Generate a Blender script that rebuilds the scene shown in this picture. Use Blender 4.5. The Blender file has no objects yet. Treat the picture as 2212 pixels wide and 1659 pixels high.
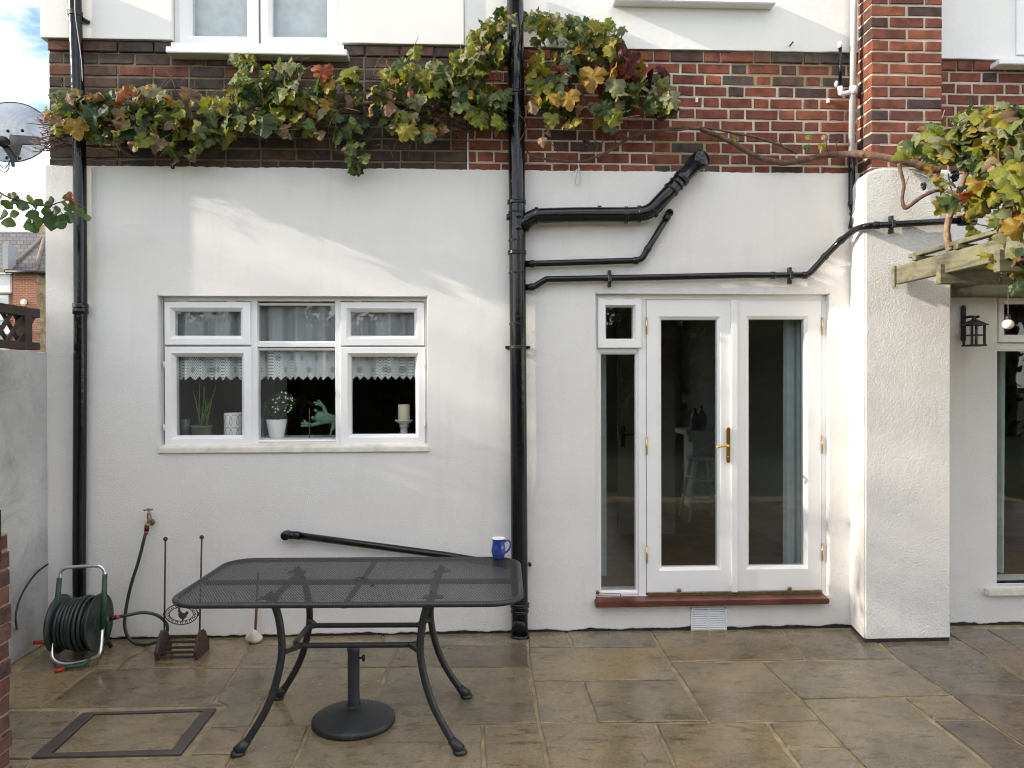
import bpy, bmesh, math, random
from mathutils import Vector, Matrix, noise

random.seed(7)
scene = bpy.context.scene
COL = scene.collection
R = math.radians

# ------------------------------------------------------------------ camera
IW, IH, FPX = 2212.0, 1659.0, 1662.0
YAW, PITCH, ROLL = 0.045752, -0.0059936, -0.0023395
CAM = Vector((0.0, -5.0213, 1.6612))
_f = Vector((math.sin(YAW) * math.cos(PITCH), math.cos(YAW) * math.cos(PITCH), math.sin(PITCH)))
_r0 = Vector((math.cos(YAW), -math.sin(YAW), 0))
_u0 = _r0.cross(_f)
_r = _r0 * math.cos(ROLL) + _u0 * math.sin(ROLL)
_u = -_r0 * math.sin(ROLL) + _u0 * math.cos(ROLL)
cam_data = bpy.data.cameras.new('camera')
cam_data.sensor_width = 36.0
cam_data.lens = 36.0 * FPX / IW
cam_data.clip_start = 0.05
cam_data.clip_end = 2000
cam = bpy.data.objects.new('camera', cam_data)
COL.objects.link(cam)
cam.matrix_world = Matrix(((_r.x, _u.x, -_f.x, CAM.x), (_r.y, _u.y, -_f.y, CAM.y), (_r.z, _u.z, -_f.z, CAM.z), (0, 0, 0, 1)))
scene.camera = cam

# ------------------------------------------------------------------ sky and sun
SUN_EL, SUN_OFF = 22.0, 7.0          # elevation; angle between the sun's azimuth and the house wall
world = bpy.data.worlds.new('World')
scene.world = world
world.use_nodes = True
wn = world.node_tree
wn.nodes.clear()
w_out = wn.nodes.new('ShaderNodeOutputWorld')
w_bg = wn.nodes.new('ShaderNodeBackground')
w_sky = wn.nodes.new('ShaderNodeTexSky')
w_sky.sky_type = 'NISHITA'
w_sky.sun_disc = False
w_sky.dust_density = 0.3
w_sky.air_density = 0.9
w_sky.ozone_density = 1.6
w_sky.sun_elevation = R(SUN_EL)
w_sky.sun_rotation = R(270 - SUN_OFF)
w_bg.inputs['Strength'].default_value = 0.08
w_tc = wn.nodes.new('ShaderNodeTexCoord')
w_map = wn.nodes.new('ShaderNodeMapping')
w_map.inputs['Scale'].default_value = (1.0, 1.0, 2.6)
w_map.inputs['Location'].default_value = (0.35, 0.2, 0.1)
w_noi = wn.nodes.new('ShaderNodeTexNoise')
w_noi.inputs['Scale'].default_value = 2.6
w_noi.inputs['Detail'].default_value = 7
w_noi.inputs['Roughness'].default_value = 0.58
w_ramp = wn.nodes.new('ShaderNodeValToRGB')
w_ramp.color_ramp.elements[0].position = 0.425
w_ramp.color_ramp.elements[1].position = 0.565
w_mix = wn.nodes.new('ShaderNodeMixRGB')
w_mix.inputs['Color2'].default_value = (9.2, 8.78, 8.25, 1)
wn.links.new(w_tc.outputs['Generated'], w_map.inputs['Vector'])
wn.links.new(w_map.outputs['Vector'], w_noi.inputs['Vector'])
wn.links.new(w_noi.outputs['Fac'], w_ramp.inputs['Fac'])
wn.links.new(w_ramp.outputs['Color'], w_mix.inputs['Fac'])
wn.links.new(w_sky.outputs['Color'], w_mix.inputs['Color1'])
wn.links.new(w_mix.outputs['Color'], w_bg.inputs['Color'])
wn.links.new(w_bg.outputs['Background'], w_out.inputs['Surface'])

sun_data = bpy.data.lights.new('sun', 'SUN')
sun_data.energy = 2.0
sun_data.angle = R(0.6)
sun_data.color = (1.0, 0.88, 0.71)
sun = bpy.data.objects.new('sun', sun_data)
COL.objects.link(sun)
sun_dir = Vector((math.cos(R(SUN_EL)) * math.cos(R(SUN_OFF)), math.cos(R(SUN_EL)) * math.sin(R(SUN_OFF)), -math.sin(R(SUN_EL))))
sun.rotation_euler = sun_dir.to_track_quat('-Z', 'Y').to_euler()

scene.view_settings.view_transform = 'Standard'
scene.view_settings.look = 'None'
scene.view_settings.exposure = 1.92
scene.view_settings.gamma = 1.0
scene.render.engine = 'CYCLES'
scene.cycles.max_bounces = 6
scene.cycles.filter_width = 1.1
scene.cycles.diffuse_bounces = 3
scene.cycles.glossy_bounces = 3
scene.cycles.transparent_max_bounces = 10
scene.cycles.caustics_reflective = False
scene.cycles.caustics_refractive = False

# ------------------------------------------------------------------ measuring helpers
# crops of the reference used while measuring: origin x, y and enlargement
CROPS = {'D': (0, 0, 0.8640625), 'c1': (0, 0, 3.16), 'c2': (600, 0, 3.16), 'c3': (1200, 0, 3.16), 'c4': (1860, 0, 3.16),
         'c5': (1860, 400, 3.16), 'c6': (350, 700, 2.8727), 'd1': (0, 1240, 3.6867), 'd2': (400, 1290, 2.3042),
         'd3': (0, 1500, 3.16), 'd4': (1200, 1500, 3.16), 'd5': (1860, 1395, 3.16), 'd6': (1460, 700, 3.0169),
         'd7': (1460, 1150, 3.4031), 'd8': (0, 450, 3.32), 'e1': (2200, 240, 3.4556), 'e2': (2300, 680, 1.8038),
         'e3': (1230, 360, 3.6867), 'e4': (640, 1280, 3.16), 'e5': (0, 220, 5.5308), 'e6': (0, 1280, 2.594)}


def ray(c, u, v):
    ox, oy, s = CROPS[c]
    u = (ox + u / s) * 0.8640625
    v = (oy + v / s) * 0.8640625
    return _r * ((u - IW / 2) / FPX) + _u * (-(v - IH / 2) / FPX) + _f


def P(c, u, v, y=0.0):
    """the point of the upright plane y that was measured at (u, v)"""
    d = ray(c, u, v)
    return CAM + d * ((y - CAM.y) / d.y)


def PX(c, u, v, x):
    d = ray(c, u, v)
    return CAM + d * ((x - CAM.x) / d.x)


def G(c, u, v, z=0.0):
    d = ray(c, u, v)
    return CAM + d * ((z - CAM.z) / d.z)


def xz(c, u, v, y=0.0):
    p = P(c, u, v, y)
    return p.x, p.z


# ------------------------------------------------------------------ object helpers
ORG = {}


def prop(o, label=None, cat=None, group=None, kind=None):
    if label: o['label'] = label
    if cat: o['category'] = cat
    if group: o['group'] = group
    if kind: o['kind'] = kind
    return o


def thing(name, loc, label, cat, group=None):
    o = bpy.data.objects.new(name, None)
    o.empty_display_size = 0.1
    COL.objects.link(o)
    o.location = loc
    ORG[o.name] = Vector(loc)
    return prop(o, label, cat, group)


def org(o):
    return ORG.get(o.name, Vector((0, 0, 0))) if o is not None else Vector((0, 0, 0))


class MB:
    """collects faces in world coordinates"""

    def __init__(s):
        s.v = []; s.f = []; s.sm = []

    def add(s, vs, fs, smooth=False):
        n = len(s.v)
        s.v += [Vector(a) for a in vs]
        s.f += [tuple(i + n for i in f) for f in fs]
        s.sm += [smooth] * len(fs)
        return s

    def box(s, x0, x1, y0, y1, z0, z1):
        vs = [(x, y, z) for x in (x0, x1) for y in (y0, y1) for z in (z0, z1)]
        return s.add(vs, [(0, 1, 3, 2), (4, 6, 7, 5), (0, 4, 5, 1), (2, 3, 7, 6), (0, 2, 6, 4), (1, 5, 7, 3)])

    def bar(s, a, b, w, h, up=(0, 0, 1)):
        """box beam from a to b, w across, h along up"""
        a, b = Vector(a), Vector(b)
        d = (b - a).normalized()
        sd = d.cross(Vector(up))
        if sd.length < 1e-4: sd = d.cross(Vector((0, 1, 0)))
        sd.normalize(); u = sd.cross(d)
        vs = []
        for p in (a, b):
            for i, j in ((-1, -1), (1, -1), (1, 1), (-1, 1)):
                vs.append(p + sd * (w / 2 * i) + u * (h / 2 * j))
        return s.add(vs, [(0, 3, 2, 1), (4, 5, 6, 7), (0, 1, 5, 4), (1, 2, 6, 5), (2, 3, 7, 6), (3, 0, 4, 7)])

    def tube(s, pts, rad, seg=12, closed=False, caps=True):
        pts = [Vector(p) for p in pts]
        n = len(pts)
        rads = rad if isinstance(rad, (list, tuple)) else [rad] * n
        tang = []
        for i in range(n):
            if closed: t = pts[(i + 1) % n] - pts[i - 1]
            elif i == 0: t = pts[1] - pts[0]
            elif i == n - 1: t = pts[-1] - pts[-2]
            else: t = (pts[i + 1] - pts[i]).normalized() + (pts[i] - pts[i - 1]).normalized()
            tang.append(t.normalized() if t.length > 1e-9 else Vector((0, 0, 1)))
        ref = Vector((0, 0, 1)) if abs(tang[0].z) < 0.9 else Vector((0, 1, 0))
        nrm = (ref - tang[0] * ref.dot(tang[0])).normalized()
        vs, fs = [], []
        for i in range(n):
            nrm = (nrm - tang[i] * nrm.dot(tang[i]))
            nrm = nrm.normalized() if nrm.length > 1e-6 else tang[i].orthogonal().normalized()
            bn = tang[i].cross(nrm)
            for k in range(seg):
                a = 2 * math.pi * k / seg
                vs.append(pts[i] + (nrm * math.cos(a) + bn * math.sin(a)) * rads[i])
        m = n if closed else n - 1
        for i in range(m):
            for k in range(seg):
                a, b = i * seg + k, i * seg + (k + 1) % seg
                c, d = ((i + 1) % n) * seg + (k + 1) % seg, ((i + 1) % n) * seg + k
                fs.append((a, b, c, d))
        s.add(vs, fs, True)
        if caps and not closed:
            k = len(s.v) - n * seg
            s.f += [tuple(k + i for i in reversed(range(seg))), tuple(k + (n - 1) * seg + i for i in range(seg))]
            s.sm += [False, False]
        return s

    def cyl(s, a, b, r, seg=20, r2=None):
        return s.tube([a, b], [r, r if r2 is None else r2], seg)

    def lathe(s, o, prof, seg=24, axis=(0, 0, 1)):
        """prof: (radius, height along axis) list"""
        ax = Vector(axis).normalized()
        e1 = ax.orthogonal().normalized(); e2 = ax.cross(e1)
        o = Vector(o); vs = []; fs = []
        for r, h in prof:
            for k in range(seg):
                a = 2 * math.pi * k / seg
                vs.append(o + ax * h + (e1 * math.cos(a) + e2 * math.sin(a)) * max(r, 1e-5))
        for i in range(len(prof) - 1):
            for k in range(seg):
                fs.append((i * seg + k, i * seg + (k + 1) % seg, (i + 1) * seg + (k + 1) % seg, (i + 1) * seg + k))
        return s.add(vs, fs, True)

    def ball(s, c, r, seg=10, rings=7, sc=(1, 1, 1)):
        c = Vector(c); vs = []; fs = []
        for i in range(rings + 1):
            t = math.pi * i / rings
            for k in range(seg):
                a = 2 * math.pi * k / seg
                vs.append(c + Vector((math.sin(t) * math.cos(a) * sc[0], math.sin(t) * math.sin(a) * sc[1], math.cos(t) * sc[2])) * r)
        for i in range(rings):
            for k in range(seg):
                fs.append((i * seg + k, (i + 1) * seg + k, (i + 1) * seg + (k + 1) % seg, i * seg + (k + 1) % seg))
        return s.add(vs, fs, True)

    def ring(s, x0, x1, z0, z1, hx0, hx1, hz0, hz1, y0, y1, bead=0.012, inner_y=None):
        """rectangular frame in an upright plane, front at y0, back at y1, inner edge chamfered"""
        iy = y0 + bead if inner_y is None else inner_y
        o = [(x0, z0), (x1, z0), (x1, z1), (x0, z1)]
        i1 = [(hx0 - bead, hz0 - bead), (hx1 + bead, hz0 - bead), (hx1 + bead, hz1 + bead), (hx0 - bead, hz1 + bead)]
        i2 = [(hx0, hz0), (hx1, hz0), (hx1, hz1), (hx0, hz1)]
        c = 0.003
        oo = [(x0 + c, z0 + c), (x1 - c, z0 + c), (x1 - c, z1 - c), (x0 + c, z1 - c)]
        vs = [(a, y1, b) for a, b in o] + [(a, y0 + c, b) for a, b in o] + [(a, y0, b) for a, b in oo] + \
             [(a, y0, b) for a, b in i1] + [(a, iy, b) for a, b in i2] + [(a, y1, b) for a, b in i2]
        fs = []
        for L in range(5):
            for k in range(4):
                a = L * 4 + k; b = L * 4 + (k + 1) % 4
                fs.append((a, b, b + 4, a + 4))
        for k in range(4):
            a = 20 + k; b = 20 + (k + 1) % 4
            fs.append((a, b, (k + 1) % 4, k))
        return s.add(vs, fs)

    def mesh(s, name, o=Vector((0, 0, 0))):
        me = bpy.data.meshes.new(name)
        me.from_pydata([tuple(p - o) for p in s.v], [], s.f)
        me.polygons.foreach_set('use_smooth', s.sm)
        me.update()
        return me

    def build(s, name, mat, parent=None, bevel=0.0, bseg=1, loc=None):
        """one object; a part when parent is given, else a thing standing at loc"""
        o = org(parent) if parent is not None else (Vector(loc) if loc is not None else Vector((0, 0, 0)))
        me = s.mesh(name, o)
        if bevel > 0:
            bm = bmesh.new(); bm.from_mesh(me)
            bmesh.ops.remove_doubles(bm, verts=bm.verts, dist=1e-5)
            es = [e for e in bm.edges if len(e.link_faces) == 2 and e.calc_face_angle(0) > 0.6]
            bmesh.ops.bevel(bm, geom=es, offset=bevel, segments=bseg, affect='EDGES', clamp_overlap=True)
            bm.to_mesh(me); bm.free()
        me.materials.append(mat)
        ob = bpy.data.objects.new(name, me)
        COL.objects.link(ob)
        if parent is not None:
            ob.parent = parent
            ORG[ob.name] = o
        else:
            ob.location = o
            ORG[ob.name] = o
        return ob


def inst(name, me, mat, parent, loc, rot=(0, 0, 0), sc=(1, 1, 1)):
    ob = bpy.data.objects.new(name, me)
    COL.objects.link(ob)
    if len(me.materials) == 0: me.materials.append(mat)
    ob.material_slots[0].link = 'OBJECT'
    ob.material_slots[0].material = mat
    ob.parent = parent
    ob.location = Vector(loc) - org(parent)
    ob.rotation_euler = rot
    ob.scale = sc
    return ob


def spline(pts, n=6, closed=False):
    """Catmull-Rom through pts"""
    pts = [Vector(p) for p in pts]
    out = []
    m = len(pts)
    rng = range(m) if closed else range(m - 1)
    for i in rng:
        p1, p2 = pts[i], pts[(i + 1) % m]
        p0 = pts[i - 1] if (i > 0 or closed) else p1 * 2 - p2
        p3 = pts[(i + 2) % m] if (i + 2 < m or closed) else p2 * 2 - p1
        for k in range(n):
            t = k / n
            out.append(0.5 * ((2 * p1) + (p2 - p0) * t + (2 * p0 - 5 * p1 + 4 * p2 - p3) * t * t + (3 * p1 - p0 - 3 * p2 + p3) * t ** 3))
    if not closed: out.append(pts[-1])
    return out


# ------------------------------------------------------------------ materials
def nodes_of(name):
    m = bpy.data.materials.new(name)
    m.use_nodes = True
    nt = m.node_tree
    return m, nt, nt.nodes['Principled BSDF']


def nd(nt, t, **kw):
    n = nt.nodes.new(t)
    for k, v in kw.items():
        if k in n.inputs: n.inputs[k].default_value = v
        else: setattr(n, k, v)
    return n


def noise_node(nt, vec, scale, detail=4, rough=0.55, dist=0.0):
    n = nd(nt, 'ShaderNodeTexNoise', Scale=scale, Detail=detail, Roughness=rough, Distortion=dist)
    nt.links.new(vec, n.inputs['Vector'])
    return n.outputs['Fac']


def ramp(nt, fac, stops, interp='LINEAR'):
    n = nt.nodes.new('ShaderNodeValToRGB')
    cr = n.color_ramp
    cr.interpolation = interp
    while len(cr.elements) < len(stops): cr.elements.new(0.5)
    for e, (p, c) in zip(cr.elements, stops):
        e.position = p
        e.color = (c, c, c, 1) if isinstance(c, (int, float)) else (*c, 1)
    nt.links.new(fac, n.inputs['Fac'])
    return n.outputs['Color']


def mixc(nt, a, b, fac, mode='MIX'):
    n = nt.nodes.new('ShaderNodeMixRGB')
    n.blend_type = mode
    for s, v in (('Color1', a), ('Color2', b), ('Fac', fac)):
        if isinstance(v, (int, float)): n.inputs[s].default_value = v if s == 'Fac' else (v, v, v, 1)
        elif isinstance(v, tuple): n.inputs[s].default_value = (*v, 1)
        else: nt.links.new(v, n.inputs[s])
    return n.outputs['Color']


def mathn(nt, op, a, b=0.0):
    n = nt.nodes.new('ShaderNodeMath')
    n.operation = op
    for i, v in enumerate((a, b)):
        if isinstance(v, (int, float)): n.inputs[i].default_value = v
        else: nt.links.new(v, n.inputs[i])
    return n.outputs[0]


def bump(nt, bs, h, dist, strength=1.0):
    n = nd(nt, 'ShaderNodeBump', Distance=dist, Strength=strength)
    nt.links.new(h, n.inputs['Height'])
    nt.links.new(n.outputs['Normal'], bs.inputs['Normal'])


def coords(nt, kind='Object'):
    return nt.nodes.new('ShaderNodeTexCoord').outputs[kind]


def pmat(name, col, rough=0.5, metal=0.0, var=0.12, scale=14, bdist=0.0, bscale=90, coat=0.0, spec=0.5, rvar=0.0):
    m, nt, bs = nodes_of(name)
    v = coords(nt)
    f = noise_node(nt, v, scale, 5)
    lo = tuple(c * (1 - var) for c in col)
    hi = tuple(min(1, c * (1 + var)) for c in col)
    nt.links.new(ramp(nt, f, [(0.3, lo), (0.7, hi)]), bs.inputs['Base Color'])
    bs.inputs['Roughness'].default_value = rough
    if rvar:
        nt.links.new(ramp(nt, noise_node(nt, v, scale * 2.3, 4), [(0.3, rough - rvar), (0.7, rough + rvar)]), bs.inputs['Roughness'])
    bs.inputs['Metallic'].default_value = metal
    bs.inputs['Coat Weight'].default_value = coat
    bs.inputs['Coat Roughness'].default_value = 0.08
    bs.inputs['Specular IOR Level'].default_value = spec
    if bdist: bump(nt, bs, noise_node(nt, v, bscale, 4), bdist)
    return m


def roughcast(name, col, fine=110, dist=0.004, strength=0.6, dirt=0.06, mould=False):
    m, nt, bs = nodes_of(name)
    v = coords(nt)
    big = noise_node(nt, v, 1.7, 5, 0.6)
    c = ramp(nt, big, [(0.3, tuple(a * (1 - dirt) for a in col)), (0.65, col)])
    sp = ramp(nt, noise_node(nt, v, 38, 2), [(0.16, 0.72), (0.24, 1.0)])
    c = mixc(nt, c, sp, 0.35, 'MULTIPLY')
    ms = nd(nt, 'ShaderNodeMapping', Scale=(9.0, 9.0, 0.7))
    nt.links.new(v, ms.inputs[0])
    c = mixc(nt, c, ramp(nt, noise_node(nt, ms.outputs[0], 1.0, 6, 0.65), [(0.30, (0.86, 0.85, 0.82)), (0.46, (1.0, 1.0, 1.0))]), 0.28, 'MULTIPLY')
    if mould:
        md_ = ramp(nt, noise_node(nt, v, 3.4, 8, 0.72, 0.8), [(0.34, 0.22), (0.43, 0.75), (0.5, 1.0)])
        c = mixc(nt, c, md_, 0.36, 'MULTIPLY')
    nt.links.new(c, bs.inputs['Base Color'])
    bs.inputs['Roughness'].default_value = 0.75
    bs.inputs['Specular IOR Level'].default_value = 0.3
    h1 = noise_node(nt, v, fine, 4, 0.62, 0.6)
    h1 = ramp(nt, h1, [(0.36, 0.0), (0.64, 1.0)])
    h2 = noise_node(nt, v, 7, 3, 0.6)
    patch = ramp(nt, noise_node(nt, v, 2.3, 3), [(0.35, 0.55), (0.65, 1.0)])
    h = mathn(nt, 'ADD', mathn(nt, 'MULTIPLY', h1, patch), mathn(nt, 'MULTIPLY', h2, 2.2))
    bump(nt, bs, h, dist, strength)
    return m


def brickmat(name, stops, dark=0.35):
    m, nt, bs = nodes_of(name)
    oi = nt.nodes.new('ShaderNodeObjectInfo')
    v = coords(nt)
    vv = nt.nodes.new('ShaderNodeVectorMath'); vv.operation = 'ADD'
    cmb = nt.nodes.new('ShaderNodeCombineXYZ')
    k = mathn(nt, 'MULTIPLY', oi.outputs['Random'], 40)
    for i in range(3): nt.links.new(k, cmb.inputs[i])
    nt.links.new(v, vv.inputs[0]); nt.links.new(cmb.outputs[0], vv.inputs[1])
    vec = vv.outputs[0]
    c = ramp(nt, oi.outputs['Random'], stops)
    patch = ramp(nt, noise_node(nt, vec, 14, 5, 0.6), [(0.36, dark), (0.56, 1.0), (0.8, 1.25)])
    c = mixc(nt, c, patch, 0.75, 'MULTIPLY')
    sp = ramp(nt, noise_node(nt, vec, 120, 3), [(0.28, 0.45), (0.4, 1.0)])
    c = mixc(nt, c, sp, 0.5, 'MULTIPLY')
    nt.links.new(c, bs.inputs['Base Color'])
    bs.inputs['Roughness'].default_value = 0.82
    bs.inputs['Specular IOR Level'].default_value = 0.25
    h = mathn(nt, 'ADD', noise_node(nt, vec, 45, 6, 0.7), mathn(nt, 'MULTIPLY', noise_node(nt, vec, 12, 3), 1.2))
    bump(nt, bs, h, 0.004, 0.6)
    return m


def leafmat(name, stops, island=False, trans=0.42, rough=0.5):
    m, nt, bs = nodes_of(name)
    if island: rnd = nt.nodes.new('ShaderNodeNewGeometry').outputs['Random Per Island']
    else: rnd = nt.nodes.new('ShaderNodeObjectInfo').outputs['Random']
    v = coords(nt)
    c = ramp(nt, rnd, stops)
    mot = ramp(nt, noise_node(nt, v, 26, 4, 0.6), [(0.32, 0.6), (0.62, 1.15)])
    c = mixc(nt, c, mot, 0.8, 'MULTIPLY')
    nt.links.new(c, bs.inputs['Base Color'])
    bs.inputs['Roughness'].default_value = rough
    bs.inputs['Specular IOR Level'].default_value = 0.35
    tr = nt.nodes.new('ShaderNodeBsdfTranslucent')
    nt.links.new(mixc(nt, c, (1.5, 1.35, 0.6), 0.6, 'MULTIPLY'), tr.inputs['Color'])
    mx = nd(nt, 'ShaderNodeMixShader', Fac=trans)
    nt.links.new(bs.outputs[0], mx.inputs[1]); nt.links.new(tr.outputs[0], mx.inputs[2])
    nt.links.new(mx.outputs[0], nt.nodes['Material Output'].inputs['Surface'])
    return m


def glassmat(name, tint=(0.94, 0.955, 0.95), ior=1.47):
    m, nt, bs = nodes_of(name)
    nt.nodes.remove(bs)
    t = nd(nt, 'ShaderNodeBsdfTransparent', Color=(*tint, 1))
    g = nd(nt, 'ShaderNodeBsdfGlossy', Roughness=0.0)
    g.inputs['Color'].default_value = (1, 1, 1, 1)
    # slightly uneven panes bend the reflection
    bn = nd(nt, 'ShaderNodeBump', Distance=0.002, Strength=0.25)
    nt.links.new(noise_node(nt, coords(nt), 3.0, 2), bn.inputs['Height'])
    nt.links.new(bn.outputs[0], g.inputs['Normal'])
    lw_ = nd(nt, 'ShaderNodeLayerWeight', Blend=0.5)
    f0 = ((ior - 1) / (ior + 1)) ** 2
    fr = mathn(nt, 'ADD', mathn(nt, 'MULTIPLY', mathn(nt, 'POWER', lw_.outputs['Facing'], 5.0), 1 - f0), f0)
    mx = nt.nodes.new('ShaderNodeMixShader')
    nt.links.new(fr, mx.inputs[0]); nt.links.new(t.outputs[0], mx.inputs[1]); nt.links.new(g.outputs[0], mx.inputs[2])
    nt.links.new(mx.outputs[0], nt.nodes['Material Output'].inputs['Surface'])
    return m


def clothmat(name, col, alpha, lace=False):
    m, nt, bs = nodes_of(name)
    bs.inputs['Base Color'].default_value = (*col, 1)
    bs.inputs['Roughness'].default_value = 0.9
    t = nt.nodes.new('ShaderNodeBsdfTransparent')
    mx = nt.nodes.new('ShaderNodeMixShader')
    if lace:
        v = coords(nt, 'UV')
        w = nd(nt, 'ShaderNodeTexVoronoi', Scale=1.0)
        w.feature = 'F1'; w.inputs['Randomness'].default_value = 0.0
        mp = nd(nt, 'ShaderNodeMapping', Scale=(70, 70, 70), Rotation=(0, 0, R(45)))
        nt.links.new(v, mp.inputs[0]); nt.links.new(mp.outputs[0], w.inputs['Vector'])
        dots = ramp(nt, w.outputs['Distance'], [(0.26, 0.45), (0.40, 1.0)])
        mp2 = nd(nt, 'ShaderNodeMapping', Scale=(9, 9, 9), Rotation=(0, 0, R(45)))
        w2 = nd(nt, 'ShaderNodeTexVoronoi', Scale=1.0); w2.inputs['Randomness'].default_value = 0.0
        nt.links.new(v, mp2.inputs[0]); nt.links.new(mp2.outputs[0], w2.inputs['Vector'])
        fl = ramp(nt, w2.outputs['Distance'], [(0.14, 0.5), (0.22, 1.0)])
        f = mathn(nt, 'MULTIPLY', mixc(nt, dots, fl, 0.8, 'MULTIPLY'), alpha)
        nt.links.new(f, mx.inputs[0])
    else:
        mx.inputs[0].default_value = alpha
    nt.links.new(t.outputs[0], mx.inputs[1]); nt.links.new(bs.outputs[0], mx.inputs[2])
    nt.links.new(mx.outputs[0], nt.nodes['Material Output'].inputs['Surface'])
    return m


def stonemat(name, stops, wet=True):
    m, nt, bs = nodes_of(name)
    oi = nt.nodes.new('ShaderNodeObjectInfo')
    v = coords(nt)
    vv = nt.nodes.new('ShaderNodeVectorMath'); vv.operation = 'ADD'
    cmb = nt.nodes.new('ShaderNodeCombineXYZ')
    k = mathn(nt, 'MULTIPLY', oi.outputs['Random'], 60)
    for i in range(3): nt.links.new(k, cmb.inputs[i])
    nt.links.new(v, vv.inputs[0]); nt.links.new(cmb.outputs[0], vv.inputs[1])
    vec = vv.outputs[0]
    base = ramp(nt, oi.outputs['Random'], stops)
    cl = ramp(nt, noise_node(nt, vec, 2.6, 6, 0.62, 0.6), [(0.28, (0.50, 0.50, 0.52)), (0.5, (0.95, 0.93, 0.9)), (0.72, (1.30, 1.2, 1.0))])
    c = mixc(nt, base, cl, 0.85, 'MULTIPLY')
    mp = nd(nt, 'ShaderNodeMapping', Scale=(1.0, 2.4, 1.0), Rotation=(0, 0, R(8)))
    nt.links.new(vec, mp.inputs[0])
    fl = noise_node(nt, mp.outputs[0], 7.5, 9, 0.68, 0.5)
    dk = ramp(nt, fl, [(0.31, 0.28), (0.40, 0.70), (0.47, 1.0), (0.62, 1.0), (0.70, 1.25)])
    c = mixc(nt, c, dk, 0.8, 'MULTIPLY')
    fine = ramp(nt, noise_node(nt, vec, 75, 6, 0.75), [(0.32, 0.55), (0.62, 1.22)])
    c = mixc(nt, c, fine, 0.7, 'MULTIPLY')
    spots = ramp(nt, noise_node(nt, vec, 17, 3, 0.5), [(0.76, 1.0), (0.82, 1.5)])
    c = mixc(nt, c, spots, 0.5, 'MULTIPLY')
    nt.links.new(c, bs.inputs['Base Color'])
    rr = ramp(nt, noise_node(nt, vec, 3.1, 5, 0.6), [(0.36, 0.07), (0.64, 0.30)])
    rr = mixc(nt, rr, ramp(nt, noise_node(nt, vec, 50, 4, 0.7), [(0.3, 0.85), (0.7, 1.3)]), 1.0, 'MULTIPLY')
    nt.links.new(rr, bs.inputs['Roughness'])
    bs.inputs['Specular IOR Level'].default_value = 0.5
    steps = ramp(nt, fl, [(0.0, 0.0), (0.36, 0.25), (0.45, 0.5), (0.54, 0.75), (0.63, 1.0)], 'CONSTANT')
    h = mathn(nt, 'ADD', mathn(nt, 'MULTIPLY', steps, 0.6), mathn(nt, 'MULTIPLY', noise_node(nt, vec, 34, 6, 0.65), 0.7))
    h = mathn(nt, 'ADD', h, mathn(nt, 'MULTIPLY', noise_node(nt, vec, 4, 3), 1.6))
    bump(nt, bs, h, 0.0028, 0.42)
    return m


M = {}
M['render'] = roughcast('white_roughcast_render', (0.815, 0.803, 0.783), 150, 0.0030, 0.62)
M['render_rough'] = roughcast('coarse_white_render', (0.815, 0.803, 0.788), 95, 0.0060, 0.8)
M['render_old'] = roughcast('grubby_white_render', (0.66, 0.655, 0.645), 60, 0.004, 0.5, 0.4, True)
M['upper'] = pmat('smooth_white_wall_paint', (0.80, 0.80, 0.79), 0.6, var=0.03, scale=3, bdist=0.002, bscale=25)
M['cladding'] = pmat('white_cladding_board', (0.80, 0.80, 0.79), 0.5, var=0.02, scale=3, bdist=0.0006, bscale=30)
M['tar'] = pmat('black_bitumen_strip', (0.02, 0.02, 0.022), 0.6, bdist=0.004, bscale=50)
M['brick_red'] = brickmat('red_brick', [(0.0, (0.072, 0.046, 0.044)), (0.10, (0.095, 0.052, 0.046)), (0.20, (0.165, 0.060, 0.042)), (0.65, (0.205, 0.068, 0.043)), (1.0, (0.27, 0.096, 0.052))], 0.5)
M['brick_brown'] = brickmat('brown_brick', [(0.0, (0.062, 0.052, 0.049)), (0.55, (0.088, 0.066, 0.058)), (0.85, (0.110, 0.070, 0.056)), (1.0, (0.19, 0.072, 0.048))], 0.5)
M['brick_garden'] = brickmat('garden_wall_brick', [(0.0, (0.10, 0.062, 0.055)), (0.5, (0.15, 0.082, 0.066)), (0.9, (0.18, 0.085, 0.066)), (1.0, (0.25, 0.07, 0.05))], 0.5)
M['mortar_pale'] = pmat('pale_mortar', (0.50, 0.45, 0.37), 0.9, var=0.18, scale=9, bdist=0.003, bscale=120)
M['mortar_dark'] = pmat('dark_old_mortar', (0.19, 0.155, 0.105), 0.95, var=0.4, scale=9, bdist=0.004, bscale=90)
M['mortar_tan'] = pmat('tan_mortar', (0.30, 0.23, 0.13), 0.85, var=0.2, scale=8, bdist=0.003, bscale=100)
M['joint'] = pmat('sandy_paving_joint', (0.30, 0.24, 0.14), 0.6, var=0.45, scale=9, bdist=0.003, bscale=120)
M['slab'] = stonemat('wet_sandstone', [(0.0, (0.215, 0.182, 0.125)), (0.35, (0.25, 0.200, 0.124)), (0.7, (0.255, 0.195, 0.115)), (1.0, (0.22, 0.192, 0.140))])
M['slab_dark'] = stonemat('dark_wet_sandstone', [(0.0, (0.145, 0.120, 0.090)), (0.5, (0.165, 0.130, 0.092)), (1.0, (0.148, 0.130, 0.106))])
M['upvc'] = pmat('white_plastic_frame', (0.82, 0.83, 0.85), 0.28, var=0.01)
M['gloss'] = pmat('white_gloss_paint', (0.85, 0.85, 0.85), 0.33, var=0.025, scale=5, bdist=0.0006, bscale=60)
M['sillpaint'] = pmat('weathered_sill_paint', (0.72, 0.69, 0.62), 0.5, var=0.14, scale=16, bdist=0.001, bscale=60)
M['glass'] = glassmat('window_glass')
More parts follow.
